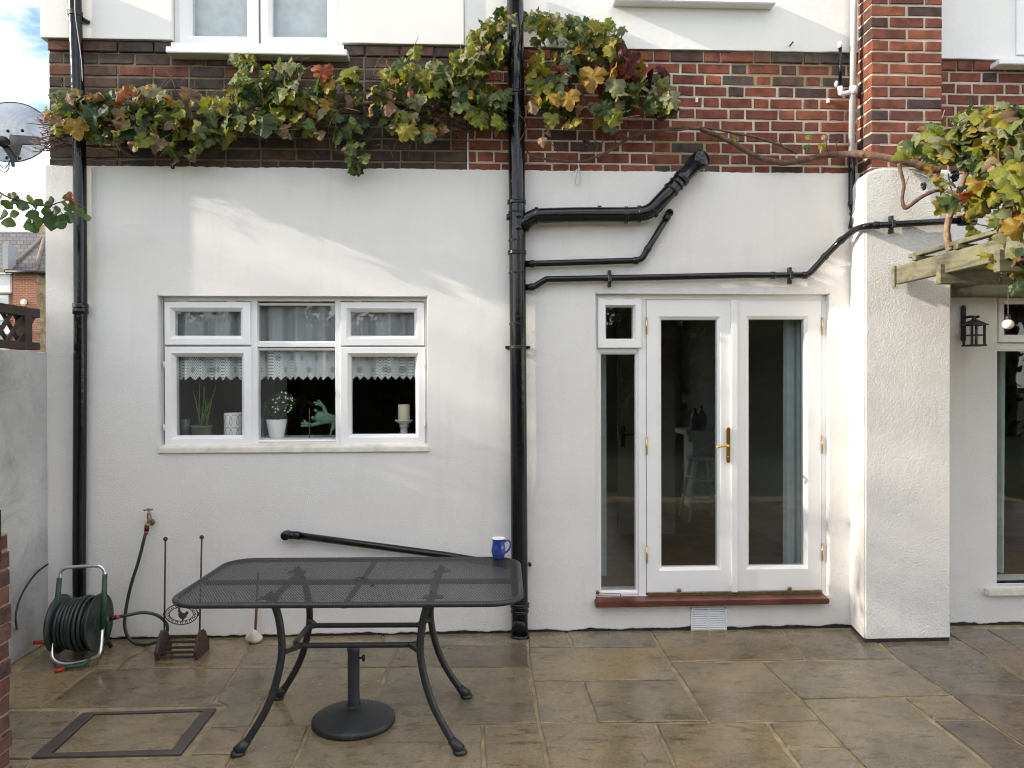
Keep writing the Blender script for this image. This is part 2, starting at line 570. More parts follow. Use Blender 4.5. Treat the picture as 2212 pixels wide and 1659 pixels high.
M['glass_up'] = glassmat('upstairs_window_glass', (0.94, 0.96, 0.955), 1.5)
M['black'] = pmat('glossy_black_pipe_paint', (0.0055, 0.006, 0.0075), 0.13, var=0.2, scale=20, bdist=0.0011, bscale=30, spec=0.42, rvar=0.07)
M['black_matt'] = pmat('black_iron', (0.014, 0.014, 0.015), 0.5, bdist=0.001, bscale=80)
M['greypipe'] = pmat('grey_pipe_and_slot_shade', (0.52, 0.52, 0.54), 0.5, var=0.2, scale=9)  # grey of pipes and cables; also paints the shaded slots of the vent
M['whitepl'] = pmat('white_pipe_plastic', (0.78, 0.77, 0.75), 0.4, var=0.05)
M['sillwood'] = pmat('varnished_red_hardwood', (0.115, 0.030, 0.017), 0.35, var=0.45, scale=6, coat=0.35, bdist=0.001, bscale=40)
M['brass'] = pmat('polished_brass', (0.70, 0.46, 0.14), 0.22, 1.0, var=0.1)
M['oldbrass'] = pmat('tarnished_brass', (0.24, 0.19, 0.11), 0.42, 0.9, var=0.3, scale=40)
M['alu'] = pmat('aluminium_tube', (0.72, 0.73, 0.75), 0.3, 1.0, var=0.06)
M['green_pl'] = pmat('dark_green_plastic', (0.018, 0.068, 0.042), 0.5, var=0.2)
M['red_pl'] = pmat('red_plastic', (0.50, 0.028, 0.022), 0.4, var=0.15)
M['yellow_pl'] = pmat('yellow_plastic', (0.62, 0.30, 0.03), 0.4)
M['hose'] = pmat('dark_green_hose', (0.028, 0.038, 0.036), 0.42, var=0.35, scale=12)
M['rust'] = pmat('rusty_iron', (0.070, 0.045, 0.036), 0.75, 0.2, var=0.35, scale=50, bdist=0.0015, bscale=120)
M['tablemetal'] = pmat('charcoal_powder_coat', (0.033, 0.034, 0.037), 0.38, 0.3, var=0.25, scale=30)
M['cast'] = pmat('weathered_black_resin', (0.021, 0.023, 0.025), 0.5, var=0.6, scale=9, bdist=0.001, bscale=60)
M['polegrey'] = pmat('dark_grey_tube', (0.055, 0.062, 0.072), 0.4, 0.3, var=0.15)
M['mugblue'] = pmat('cobalt_blue_glaze', (0.022, 0.055, 0.26), 0.15, var=0.15, coat=0.5)
M['mugwhite'] = pmat('white_glaze', (0.8, 0.8, 0.78), 0.18)
M['manhole'] = pmat('brown_manhole_frame', (0.085, 0.066, 0.060), 0.45, 0.2, var=0.2, scale=9, bdist=0.001)
M['stick'] = pmat('brown_stick', (0.20, 0.085, 0.045), 0.6, var=0.2)
M['stonewhite'] = pmat('chalky_white_stone', (0.62, 0.57, 0.48), 0.9, var=0.3, scale=20, bdist=0.006, bscale=35)
def woodmat(name, col, axis):
    m, nt, bs = nodes_of(name)
    sc_ = [26, 26, 26]; sc_[axis] = 2.2
    mp = nd(nt, 'ShaderNodeMapping', Scale=tuple(sc_))
    v = coords(nt)
    nt.links.new(v, mp.inputs[0])
    g = noise_node(nt, mp.outputs[0], 1.0, 6, 0.65, 0.4)
    c = ramp(nt, g, [(0.28, tuple(a * 0.35 for a in col)), (0.5, col), (0.72, tuple(a * 1.5 for a in col))])
    moss = ramp(nt, noise_node(nt, v, 6, 6, 0.7), [(0.35, (0.55, 0.5, 0.42)), (0.5, (1, 1, 1)), (0.68, (1.15, 1.3, 0.75))])
    c = mixc(nt, c, moss, 0.85, 'MULTIPLY')
    nt.links.new(c, bs.inputs['Base Color'])
    bs.inputs['Roughness'].default_value = 0.85
    bump(nt, bs, g, 0.004, 0.6)
    return m


M['pergola'] = woodmat('mossy_timber_lengthways', (0.145, 0.14, 0.095), 1)
M['pergola_x'] = woodmat('mossy_timber_crossways', (0.145, 0.14, 0.095), 0)
M['bark'] = pmat('grape_vine_bark', (0.115, 0.070, 0.045), 0.9, var=0.45, scale=26, bdist=0.006, bscale=60)
M['bark_pale'] = pmat('pale_vine_trunk_bark', (0.23, 0.165, 0.105), 0.9, var=0.5, scale=26, bdist=0.008, bscale=70)
M['twig'] = pmat('dry_twig', (0.14, 0.075, 0.048), 0.85, var=0.3)
M['grape'] = pmat('blue_black_grape', (0.014, 0.014, 0.026), 0.42, var=0.5, scale=40)
M['trellis'] = pmat('dark_stained_trellis_wood', (0.048, 0.034, 0.026), 0.7, var=0.3, bdist=0.001)
M['dish'] = None
M['bulb'] = pmat('white_bulb_glass', (0.8, 0.72, 0.66), 0.3)
M['soil'] = pmat('garden_lawn', (0.05, 0.064, 0.028), 0.95, var=0.4, scale=3, bdist=0.03, bscale=20)
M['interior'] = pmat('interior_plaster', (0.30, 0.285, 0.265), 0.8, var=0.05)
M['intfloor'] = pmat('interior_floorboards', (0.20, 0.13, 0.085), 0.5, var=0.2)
M['intwhite'] = pmat('interior_white_paint', (0.75, 0.76, 0.77), 0.5)
M['curtain'] = pmat('pale_teal_curtain', (0.40, 0.45, 0.45), 0.9, var=0.1)
M['net'] = clothmat('net_curtain_voile', (0.80, 0.82, 0.83), 0.50)
M['lace'] = clothmat('lace_edging', (0.90, 0.91, 0.92), 1.0, True)

# ================================================================== the setting
ground = MB().box(-120, 120, -120, 120, -0.5, -0.06).build('ground', M['soil'])
prop(ground, kind='structure')
patio = MB().box(-2.95, 7.5, -5.6, 0.4, -0.3, -0.007).build('patio', M['joint'])
prop(patio, kind='structure')


def slab_mesh(poly, seed, gap, h=0.045):
    """poly: ground points in order; a riven flagstone with uneven edges"""
    rng = random.Random(seed)
    c = Vector((sum(p[0] for p in poly) / len(poly), sum(p[1] for p in poly) / len(poly)))
    pts = []
    n = len(poly)
    area = sum(poly[i][0] * poly[(i + 1) % n][1] - poly[(i + 1) % n][0] * poly[i][1] for i in range(n))
    q = [Vector(p) for p in poly]
    if area < 0: q.reverse()
    # inset every side by gap
    off = []
    for i in range(n):
        a, b, d = q[i - 1], q[i], q[(i + 1) % n]
        e1 = (b - a).normalized(); e2 = (d - b).normalized()
        n1 = Vector((-e1.y, e1.x)); n2 = Vector((-e2.y, e2.x))
        bis = n1 + n2
        bis = bis.normalized() if bis.length > 1e-6 else n1
        off.append(b + bis * (gap / max(0.35, bis.dot(n1))))
    for i in range(n):
        a, b = off[i], off[(i + 1) % n]
        L = (b - a).length
        k = max(2, min(9, int(L / 0.11)))
        nr = Vector((-(b - a).y, (b - a).x)).normalized()
        for j in range(k):
            t = j / k
            p = a.lerp(b, t)
            w = 0.0 if j == 0 else rng.uniform(-0.0045, 0.005)
            pts.append(p + nr * w)
    tz = rng.uniform(-0.0015, 0.0025); tx = rng.uniform(-0.002, 0.002); ty = rng.uniform(-0.002, 0.002)
    zz = lambda p: tz + (p.x - c.x) * tx + (p.y - c.y) * ty
    m = len(pts)
    top = []; out = []
    for i, p in enumerate(pts):
        d = (c - p).normalized()
        pi = p + d * rng.uniform(0.004, 0.009)
        top.append((pi.x - c.x, pi.y - c.y, zz(pi)))
        out.append((p.x - c.x, p.y - c.y, zz(p) - rng.uniform(0.003, 0.006)))
    bot = [(p[0], p[1], -h) for p in out]
    vs = top + out + bot
    fs = [tuple(range(m))] + [(i, m + i, m + (i + 1) % m, (i + 1) % m) for i in range(m)] + \
         [(m + i, 2 * m + i, 2 * m + (i + 1) % m, m + (i + 1) % m) for i in range(m)]
    me = bpy.data.meshes.new('paving_slab')
    me.from_pydata(vs, [], fs)
    me.validate(); me.update()
    return me, c


SLABS = [
    # row along the wall
    [(112, 1388), (245, 1372), (203, 1445), (38, 1449)], [(245, 1372), (548, 1368), (540, 1393), (514, 1443), (203, 1445)],
    [(548, 1366), (830, 1364), (826, 1393), (540, 1393)], [(830, 1364), (1136, 1362), (1139, 1393), (826, 1393)],
    [(540, 1393), (858, 1393), (837, 1441), (514, 1443)], [(858, 1393), (1139, 1393), (1146, 1441), (837, 1441)],
    [(1136, 1362), (1222, 1362), (1238, 1398), (1140, 1398)], [(1222, 1362), (1403, 1361), (1425, 1398), (1238, 1398)],
    [(1403, 1361), (1688, 1359), (1741, 1424), (1447, 1430)], [(1688, 1359), (1865, 1358), (1938, 1423), (1741, 1424)],
    [(1865, 1358), (2030, 1358), (2268, 1500), (2055, 1502), (1938, 1423)], [(2030, 1358), (2128, 1358), (2360, 1494), (2268, 1500)],
    [(2128, 1358), (2400, 1358), (2640, 1490), (2360, 1494)],
    # second row
    [(-60, 1451), (203, 1445), (88, 1528), (-150, 1533)], [(203, 1445), (514, 1443), (464, 1513), (486, 1524), (88, 1528)],
    [(514, 1443), (616, 1441), (540, 1569), (451, 1571), (489, 1524), (464, 1513)], [(616, 1441), (837, 1441), (795, 1567), (540, 1569)],
    [(837, 1441), (1146, 1441), (1164, 1562), (795, 1567)],
    [(1140, 1398), (1425, 1398), (1469, 1469), (1150, 1471)], [(1150, 1471), (1258, 1471), (1290, 1561), (1164, 1562)],
    [(1258, 1471), (1469, 1469), (1532, 1559), (1290, 1561)], [(1447, 1430), (1643, 1429), (1730, 1510), (1771, 1556), (1532, 1559)],
    [(1643, 1429), (1938, 1423), (2055, 1502), (1730, 1510)],
    # round the manhole
    [(-150, 1533), (176, 1534), (119, 1594), (-200, 1600)], [(-200, 1600), (119, 1594), (68, 1640), (-230, 1644)],
    [(451, 1571), (540, 1569), (505, 1629), (409, 1631)],
    # third row
    [(-230, 1644), (68, 1641), (10, 1720), (-330, 1720)], [(68, 1641), (505, 1630), (452, 1720), (10, 1720)],
    [(540, 1569), (668, 1567), (604, 1720), (452, 1720)], [(668, 1567), (1043, 1563), (1047, 1720), (604, 1720)],
    [(1043, 1563), (1164, 1562), (1200, 1720), (1047, 1720)], [(1164, 1562), (1413, 1560), (1491, 1720), (1200, 1720)],
    [(1413, 1560), (1657, 1560), (1772, 1720), (1491, 1720)], [(1657, 1560), (1771, 1557), (1823, 1613), (1698, 1615)],
    [(1698, 1615), (1823, 1613), (1929, 1720), (1772, 1720)],
    [(1730, 1510), (1950, 1506), (2221, 1720), (1929, 1720), (1823, 1613), (1771, 1557)],
    [(1950, 1506), (2055, 1502), (2126, 1553), (2014, 1553)], [(2014, 1553), (2126, 1553), (2376, 1720), (2221, 1720)],
    [(2055, 1502), (2268, 1500), (2620, 1720), (2376, 1720), (2126, 1553)], [(2268, 1500), (2640, 1490), (3050, 1720), (2620, 1720)],
]
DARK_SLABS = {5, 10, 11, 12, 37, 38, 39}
for i, q in enumerate(SLABS):
    poly = [tuple(G('D', u * 1.0, v * 1.0)[:2]) for u, v in q]
    poly = [(x, min(y, 0.02)) for x, y in poly]
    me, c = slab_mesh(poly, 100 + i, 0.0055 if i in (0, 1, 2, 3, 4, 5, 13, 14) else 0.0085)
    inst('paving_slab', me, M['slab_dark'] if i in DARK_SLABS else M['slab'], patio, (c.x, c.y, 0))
# the patio goes on towards the garden behind the camera
yrow = G('D', 1106, 1720).y
k = 0
for row, dy in enumerate((0.6, 0.45, 0.75, 0.6, 0.75)):
    x = -2.7 + 0.17 * row
    while x < 7.2:
        w = random.choice((0.45, 0.6, 0.75, 0.9))
        tilt = 0.0 if row else 0.05
        me, c = slab_mesh([(x, yrow - dy), (x + w, yrow - dy), (x + w, yrow - 0.004), (x, yrow - 0.004)], 300 + k, 0.008)
        inst('paving_slab', me, M['slab'], patio, (c.x, c.y, 0))
        x += w; k += 1
    yrow -= dy

# cracks across some of the flags
M['crack'] = pmat('dark_crack', (0.035, 0.030, 0.024), 0.7)
for ci, (c_, pts_, w_) in enumerate((('d3', ((1080, 840), (1200, 822), (1300, 800), (1500, 772), (1640, 745), (1740, 725)), 0.0045), ('d3', ((1180, 370), (1080, 430), (1000, 470), (960, 515), (915, 550)), 0.008),
                                     ('d5', ((1290, 825), (1350, 850), (1440, 865), (1500, 890), (1640, 905), (1760, 912), (1860, 908), (1990, 870)), 0.005), ('d5', ((770, 1435), (785, 1405), (830, 1392), (900, 1405), (1000, 1428), (1090, 1440)), 0.0035),
                                     ('d4', ((1210, 965), (1245, 945), (1300, 945)), 0.005), ('d4', ((615, 375), (660, 358), (700, 340)), 0.004), ('d4', ((1240, 1180), (1290, 1220), (1320, 1270), (1290, 1310)), 0.0035), ('d3', ((700, 595), (740, 575), (900, 556), (1100, 552)), 0.004))):
    rng_ = random.Random(ci)
    g_ = spline([G(c_, u, v, 0.0052) for u, v in pts_], 4)
    vs, fs = [], []
    for i, p in enumerate(g_):
        d = (g_[min(i + 1, len(g_) - 1)] - g_[max(i - 1, 0)]).normalized()
        n_ = Vector((-d.y, d.x, 0)) * (w_ * rng_.uniform(0.3, 1.0) * (0.25 if i in (0, len(g_) - 1) else 1))
        j_ = Vector((rng_.uniform(-0.003, 0.003), rng_.uniform(-0.003, 0.003), 0))
        vs += [p + n_ * 0.5 + j_, p - n_ * 0.5 + j_]
        if i: fs.append((2 * i - 2, 2 * i - 1, 2 * i + 1, 2 * i))
    MB().add(vs, fs).build('crack', M['crack'], patio)

# manhole cover with its recessed flagstone
mh = [G('D', *q) for q in ((177.7, 1541), (467.6, 1531), (391, 1630), (68, 1636.6))]
mi = [G('D', *q) for q in ((203, 1543.6), (438, 1536.8), (372, 1620), (110, 1628))]
mc = sum(mh, Vector()) / 4
t = thing('manhole_cover', (mc.x, mc.y, 0), 'brown framed manhole cover with a flagstone inlay, left of the table', 'manhole cover')
b = MB()
for z0, z1, ins in ((-0.03, 0.0045, 0),):
    vs = [(p.x, p.y, z1) for p in mh] + [(p.x, p.y, z1) for p in mi] + [(p.x, p.y, z0) for p in mh] + [(p.x, p.y, z0) for p in mi]
    fs = []
    for i in range(4):
        j = (i + 1) % 4
        fs += [(i, j, 4 + j, 4 + i), (i, 8 + i, 8 + j, j), (4 + i, 4 + j, 12 + j, 12 + i)]
    b.add(vs, fs)
b.build('frame', M['manhole'], t, 0.002)
me, c = slab_mesh([(p.x, p.y) for p in mi], 77, 0.004)
inst('inlay_slab', me, M['slab'], t, (c.x, c.y, 0))


# ================================================================== house
HX0 = P('D', 99, 700).x            # left end of the rendered wall
PIL0, PIL1, PILY = 2.466, 2.978, -0.305
ZR, ZB = 3.028, 3.832              # top of the render, top of the brick band
BY = 0.030                         # face of the brickwork
house = thing('house', (0.8, 0.3, 0), 'white rendered house with a band of red and brown brick', 'house')


def wall_sheet(name, mat, x0, x1, z0, z1, holes, yf, yb, wob_top=0.0, wob_bot=0.0, step=0.022, bev=0.006, parent=house):
    xs = {x0, x1}; zs = {z0, z1}
    for a, b_, c_, d in holes:
        xs |= {v for v in (a, b_) if x0 < v < x1}; zs |= {v for v in (c_, d) if z0 < v < z1}
    keys = sorted(xs); full = []
    for a, b_ in zip(keys, keys[1:]):
        n = max(1, int((b_ - a) / step))
        full += [a + (b_ - a) * i / n for i in range(n)]
    xs = full + [keys[-1]]; zs = sorted(zs)
    bm = bmesh.new()
    vt = {}

    def V(i, j):
        if (i, j) not in vt:
            z = zs[j]
            if j == len(zs) - 1: z += wob_top * (0.5 * noise.noise(Vector((xs[i] * 3, 3.1, 0))) + 0.45 * noise.noise(Vector((xs[i] * 31, 1.1, 0))) + 0.35 * noise.noise(Vector((xs[i] * 67, 1.1, 0))))
            if j == 0: z += wob_bot * (noise.noise(Vector((xs[i] * 6, 8.1, 0))) + 0.6 * noise.noise(Vector((xs[i] * 25, 4.1, 0))))
            vt[i, j] = bm.verts.new((xs[i], yf, z))
        return vt[i, j]
    for i in range(len(xs) - 1):
        for j in range(len(zs) - 1):
            cx, cz = (xs[i] + xs[i + 1]) / 2, (zs[j] + zs[j + 1]) / 2
            if any(a < cx < b_ and c_ < cz < d for a, b_, c_, d in holes): continue
            bm.faces.new((V(i, j), V(i + 1, j), V(i + 1, j + 1), V(i, j + 1)))
    edge = [e for e in bm.edges if len(e.link_faces) == 1]
    r = bmesh.ops.extrude_edge_only(bm, edges=edge)
    for v in [g for g in r['geom'] if isinstance(g, bmesh.types.BMVert)]: v.co.y = yb
    if bev:
        bmesh.ops.bevel(bm, geom=edge, offset=bev, segments=2, affect='EDGES', clamp_overlap=True)
    bmesh.ops.recalc_face_normals(bm, faces=bm.faces)
    o = org(parent)
    for v in bm.verts: v.co -= o
    me = bpy.data.meshes.new(name); bm.to_mesh(me); bm.free()
    me.materials.append(mat)
    ob = bpy.data.objects.new(name, me); COL.objects.link(ob)
    ob.parent = parent; ORG[ob.name] = o
    return ob


# openings
KX0, KZ1 = xz('c6', 127, 112); KX1, _ = xz('c6', 2060, 115); KZ0 = xz('c6', 1000, 1222)[1]
DX0, DZ1 = xz('d6', 86, 101); DX1 = xz('d6', 1850, 101)[0]; DZ0 = 0.215
WX0, WZ1 = 3.50, 2.24
WX1, WZ0 = 4.75, P('e2', 420, 1415).z
wall_sheet('rendered_wall', M['render'], HX0, PIL0 + 0.25, 0.016, ZR, [(KX0, KX1, KZ0, KZ1), (DX0, DX1, DZ0, DZ1)], 0.0, 0.30, 0.011, 0.013)
wall_sheet('rendered_wall', M['render'], PIL0 + 0.26, 7.5, 0.016, ZR, [(WX0, WX1, WZ0, WZ1)], 0.0, 0.30, 0.011, 0.013)
# pillar of coarse render in front of the wall: rounded shoulder at the top left
b = MB()
prof = [(PIL0, 0.015), (PIL1, 0.015), (PIL1, 2.975), (PIL0 + 0.10, 2.985), (PIL0 + 0.045, 2.975), (PIL0 + 0.012, 2.95), (PIL0, 2.91)]
nz = 26
vs = []; fs = []
n = len(prof)
shear = lambda x: x + (-0.038 if x < PIL0 + 0.02 else (0.010 if x > PIL1 - 0.02 else -0.01))
vs = [(shear(x), PILY, z) for x, z in prof] + [(x + (0.022 if x < PIL0 + 0.02 else 0), 0.02, z) for x, z in prof]
fs = [tuple(range(n))] + [(i, i + n, (i + 1) % n + n, (i + 1) % n) for i in range(n)]
b.add(vs, fs)
b.build('rendered_pillar', M['render_rough'], house, 0.012, 3)
# black bitumen line where the walls meet the paving
b = MB()
b.box(HX0 + 0.01, PIL0 + 0.02, 0.012, 0.28, -0.02, 0.06)
b.add([(PIL0 - 0.030, PILY + 0.01, -0.02), (PIL1 + 0.002, PILY + 0.01, -0.02), (PIL1 - 0.008, 0.01, -0.02), (PIL0 + 0.03, 0.01, -0.02), (PIL0 - 0.030, PILY + 0.01, 0.05), (PIL1 + 0.002, PILY + 0.01, 0.05), (PIL1 - 0.008, 0.01, 0.05), (PIL0 + 0.03, 0.01, 0.05)], [(0, 1, 5, 4), (1, 2, 6, 5), (3, 0, 4, 7), (4, 5, 6, 7)])
b.box(PIL1 - 0.02, 7.4, 0.014, 0.28, -0.02, 0.06)
b.build('bitumen_strip', M['tar'], house)


# ---- brickwork
def brick_mesh(L, H, D, seed):
    rng = random.Random(seed)
    w = lambda a: rng.uniform(-a, a)
    o = [(-L / 2, -H / 2), (-L / 6, -H / 2), (L / 5, -H / 2), (L / 2, -H / 2), (L / 2, H / 2), (L / 5, H / 2), (-L / 6, H / 2), (-L / 2, H / 2)]
    o = [(x + w(0.002), z + w(0.0018)) for x, z in o]
    e = 0.004
    ins = [(x - math.copysign(e + abs(w(0.003)), x) * (1 if abs(x) > L * 0.4 else 0), z - math.copysign(e + abs(w(0.002)), z)) for x, z in o]
    vs = [(x, 0.0035 + abs(w(0.002)), z) for x, z in o] + [(x, w(0.0012), z) for x, z in ins] + [(x, D, z) for x, z in o]
    fs = [tuple(8 + i for i in range(8))]
    for i in range(8):
        j = (i + 1) % 8
        fs += [(i, j, 8 + j, 8 + i), (16 + i, 16 + j, j, i)]
    me = bpy.data.meshes.new('brick')
    me.from_pydata(vs, [], fs); me.update()
    return me


JT = 0.0115
ST, HD = 0.2125, 0.1015
BM = {('s', i): brick_mesh(ST, 0.0635, 0.06, i) for i in range(6)}
BM.update({('h', i): brick_mesh(HD, 0.0635, 0.06, 20 + i) for i in range(5)})


def lay(parent, mat, x0, x1, ztop, n, bond, y, seed, skew=0.0, corbel=None, side=None, first=0, rnd=0.0):
    """courses of single bricks; side=(x, dir): laid on a face turned to -x instead"""
    rng = random.Random(seed)
    for c in range(n):
        z = ztop - 0.075 * c - 0.0375
        yy = y - (corbel if (corbel and c == 0) else 0)
        x = x0 - (rng.uniform(0.0, 0.02))
        odd = (c + first) % 2
        if bond == 'flemish': seq = ['h', 's'] if odd else ['s', 'h']
        elif bond == 'stretcher': seq = ['s']
        else: seq = bond[odd]
        if bond == 'stretcher' and odd: x -= 0.112
        if bond == 'flemish' and odd: x -= 0.055 - 0.112 + 0.0
        k = 0
        if bond == 'flemish' and odd:
            # fill the gap a queen closer leaves
            w = x - x0 - JT
            if w > 0.02: put(parent, mat, x0, w, z, yy, side, rng)
        while x < x1 - 0.015:
            kind = seq[k % len(seq)]
            if bond == 'stretcher' and rng.random() < rnd: kind = 'h'
            L = ST if kind == 's' else HD
            a, e = max(x, x0), min(x + L, x1)
            if e - a > 0.02: put(parent, mat, a, e - a, z, yy, side, rng)
            x += L + JT; k += 1


PATCH = []


def put(parent, mat, a, w, z, y, side, rng):
    if side is None and any(p0 < a + w / 2 < p1 and p2 < z < p3 for p0, p1, p2, p3 in PATCH) and rng.random() < 0.75: mat = M['brick_brown']
    kind = 's' if w > 0.15 else 'h'
    base = ST if kind == 's' else HD
    me = BM[kind, rng.randrange(6 if kind == 's' else 5)]
    sx = w / base
    sx = -sx if False else sx
    dz = rng.uniform(-0.0015, 0.0015)
    if side is None:
        inst('brick', me, mat, parent, (a + w / 2, y + rng.uniform(-0.0015, 0.0015), z + dz), (0, rng.uniform(-0.006, 0.006), 0), (sx, 1, 1))
    else:
        inst('brick', me, mat, parent, (side + rng.uniform(-0.001, 0.001), a + w / 2, z + dz), (0, 0, -math.pi / 2), (sx, 1, 1))


XJ = P('D', 1010, 320, BY).x      # straight joint between the brown and the red brickwork
BX0 = P('c1', 385, 600, BY).x
PBX0 = P('c4', 893, 500, BY).x    # brick pillar
PBY = PX('c4', 1005, 500, PBX0).y
PBX1 = P('c4', 1565, 500, PBY).x
# each stretch of brickwork: mortar with its bricks let in
bw1 = MB().box(BX0 + 0.004, XJ, BY + 0.006, 0.30, ZR - 0.16, ZB - 0.004).build('brick_wall', M['mortar_dark'], house)
lay(bw1, M['brick_brown'], BX0, XJ - 0.004, ZB, 12, 'stretcher', BY, 3, corbel=0.016, rnd=0.10)
bw2 = MB().box(XJ + 0.002, PBX0 + 0.2, BY + 0.0045, 0.30, ZR - 0.16, ZB - 0.004).build('brick_wall', M['mortar_pale'], house)
# yellowish repointed patches
b = MB()
for pc in ((('c4', -100, 400), ('c4', 740, 690)), (('c3', 1360, 1110), ('c3', 1890, 1350))):
    a_, e_ = P(*pc[0], BY), P(*pc[1], BY)
    MB().box(a_.x, e_.x, BY + 0.003, BY + 0.02, e_.z, a_.z).build('mortar_patch', M['mortar_tan'], bw2)
    PATCH.append((a_.x - 0.03, e_.x + 0.03, e_.z, a_.z))
lay(bw2, M['brick_red'], XJ + 0.01, PBX0 - 0.002, ZB, 12, 'flemish', BY, 5, corbel=0.010)
bw3 = MB().box(PBX0 + 0.21, 7.5, BY + 0.0045, 0.30, ZR - 0.16, ZB - 0.034).build('brick_wall', M['mortar_pale'], house)
lay(bw3, M['brick_red'], PBX1 + 0.004, 5.2, ZB - 0.03, 12, 'flemish', BY, 9, corbel=0.010)
bw4 = MB().box(PBX0 + 0.0045, PBX1 - 0.004, PBY + 0.0045, BY, 2.95, 5.5).build('brick_pillar', M['mortar_pale'], house)
wpil = PBX1 - PBX0
ztop = 4.30
NP = 18
rng = random.Random(4)
for c in range(NP):
    z = ztop - 0.075 * c - 0.0375
    w3 = (wpil - 2 * JT)
    if c % 2 == 0: cuts = [0.25 * w3, 0.5 * w3, 0.25 * w3]
    else: cuts = [0.5 * (wpil - JT)] * 2
    x = PBX0
    for w in cuts:
        put(bw4, M['brick_red'], x, w, z, PBY, None, rng); x += w + JT
    dep = BY - PBY
    if c % 2 == 0: put(bw4, M['brick_red'], PBY + 0.002, dep - 0.004, z, 0, PBX0, rng)
    else:
        put(bw4, M['brick_red'], PBY + 0.002, HD, z, 0, PBX0, rng)
        if dep - HD - JT > 0.03: put(bw4, M['brick_red'], PBY + HD + JT, dep - HD - JT, z, 0, PBX0, rng)
# white strip of filler in the straight joint
MB().box(XJ - 0.003, XJ + 0.006, BY - 0.004, BY + 0.01, 3.03, 3.27).build('joint_filler', M['whitepl'], house)

# ---- upper storey
UX0, UX1 = P('c1', 320, 200, 0.0).x, P('D', 1003, 50, 0.0).x
UL0, UL1 = P('D', 372, 50, 0).x, P('D', 738.5, 50, 0).x
UZ0 = P('D', 560, 104, 0).z
wall_sheet('cladding_panel', M['cladding'], UX0, UX1 - 0.003, ZB + 0.002, 5.6, [(UL0, UL1, UZ0 - 0.5, 5.15)], -0.006, 0.30, 0, 0.001, 0.3, 0.003)
CX0, CX1 = P('D', 1345, 3, 0).x, P('D', 1660, 3, 0).x
CZ0 = P('D', 1500, 2, 0).z
wall_sheet('upper_wall', M['upper'], UX1, PBX0 + 0.1, ZB + 0.004, 5.6, [(CX0, CX1, CZ0, 5.15)], 0.012, 0.30, 0, 0.004, 0.08, 0.003)
RX0 = P('c4', 2118, 300, 0).x
RZ0 = P('c4', 2150, 452, 0).z
wall_sheet('upper_wall', M['upper'], PBX1 - 0.1, 7.5, ZB - 0.026, 5.6, [(RX0, RX0 + 1.4, RZ0, 5.15)], 0.010, 0.30, 0, 0.004, 0.08, 0.003)
# ends, back and inside of the house
b = MB()
b.box(HX0 + 0.002, HX0 + 0.06, 0.302, 5.30, -0.05, 3.0)
b.box(HX0 + 0.03, HX0 + 0.08, 0.302, 5.30, 3.0, 5.6)
b.box(7.44, 7.5, 0.302, 5.30, -0.05, 5.6)
RWX0, RWX1, RWZ0, RWZ1 = 0.56, 1.58, 0.30, 2.50      # unseen rear opening, added to light the room behind the doors
b.box(HX0, RWX0, 5.30, 5.36, -0.05, 5.6); b.box(RWX1, 7.5, 5.30, 5.36, -0.05, 5.6)
b.box(RWX0, RWX1, 5.30, 5.36, -0.05, RWZ0); b.box(RWX0, RWX1, 5.30, 5.36, RWZ1, 5.6)
b.build('outer_wall', M['render'], house)
rf = MB()
rf.add([(HX0 - 0.3, -0.25, 5.55), (7.8, -0.25, 5.55), (7.8, 5.7, 5.55), (HX0 - 0.3, 5.7, 5.55), (HX0 - 0.3, 2.8, 7.6), (7.8, 2.8, 7.6)],
       [(0, 1, 5, 4), (2, 3, 4, 5), (0, 4, 3), (1, 2, 5), (0, 3, 2, 1)])
M['slate'] = pmat('grey_roof_slate', (0.075, 0.075, 0.082), 0.7, var=0.3, scale=5, bdist=0.004)
rf.build('roof', M['slate'], house)
b = MB()
b.box(HX0 + 0.09, RWX0, 5.2, 5.26, 0.16, 2.62); b.box(RWX1, 7.4, 5.2, 5.26, 0.16, 2.62)
b.box(RWX0, RWX1, 5.2, 5.26, 0.16, RWZ0); b.box(RWX0, RWX1, 5.2, 5.26, RWZ1, 2.62)
b.box(HX0 + 0.09, 7.4, 0.31, 5.26, 2.62, 2.68)         # ceiling
b.box(0.40, 0.50, 0.31, 5.2, 0.16, 2.62)
b.box(2.75, 2.85, 0.31, 5.2, 0.16, 2.62)
b.box(HX0 + 0.082, HX0 + 0.09, 0.31, 5.2, 0.16, 2.62)
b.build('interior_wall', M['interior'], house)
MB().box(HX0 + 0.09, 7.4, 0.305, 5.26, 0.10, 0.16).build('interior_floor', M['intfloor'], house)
# white upstairs blinds whose paleness also stands in for sky reflected in the glass
MB().box(UL0 - 0.1, UL1 + 0.1, 0.13, 0.15, UZ0 - 0.2, 5.4).build('blind_and_sky_sheen', M['intwhite'], house)
MB().box(RX0 - 0.1, RX0 + 1.5, 0.24, 0.26, RZ0 - 0.2, 5.4).build('blind_and_sky_sheen', M['intwhite'], house)
MB().box(CX0 - 0.1, CX1 + 0.1, 0.24, 0.26, CZ0 - 0.2, 5.4).build('blind_and_sky_sheen', M['intwhite'], house)


# ---- windows
def win(name):
    o = bpy.data.objects.new(name, None)
    o.empty_display_size = 0.1
    COL.objects.link(o); o.parent = house
    ORG[o.name] = org(house)
    return o


def pane(parent, x0, x1, z0, z1, y, mat=None):
    return MB().box(x0 - 0.006, x1 + 0.006, y, y + 0.005, z0 - 0.006, z1 + 0.006).build('pane', mat or M['glass'], parent)


def XZ(c, u0, u1, v0, v1, y):
    a = P(c, u0, v1, y); b_ = P(c, u1, v0, y)
    return a.x, b_.x, a.z, b_.z


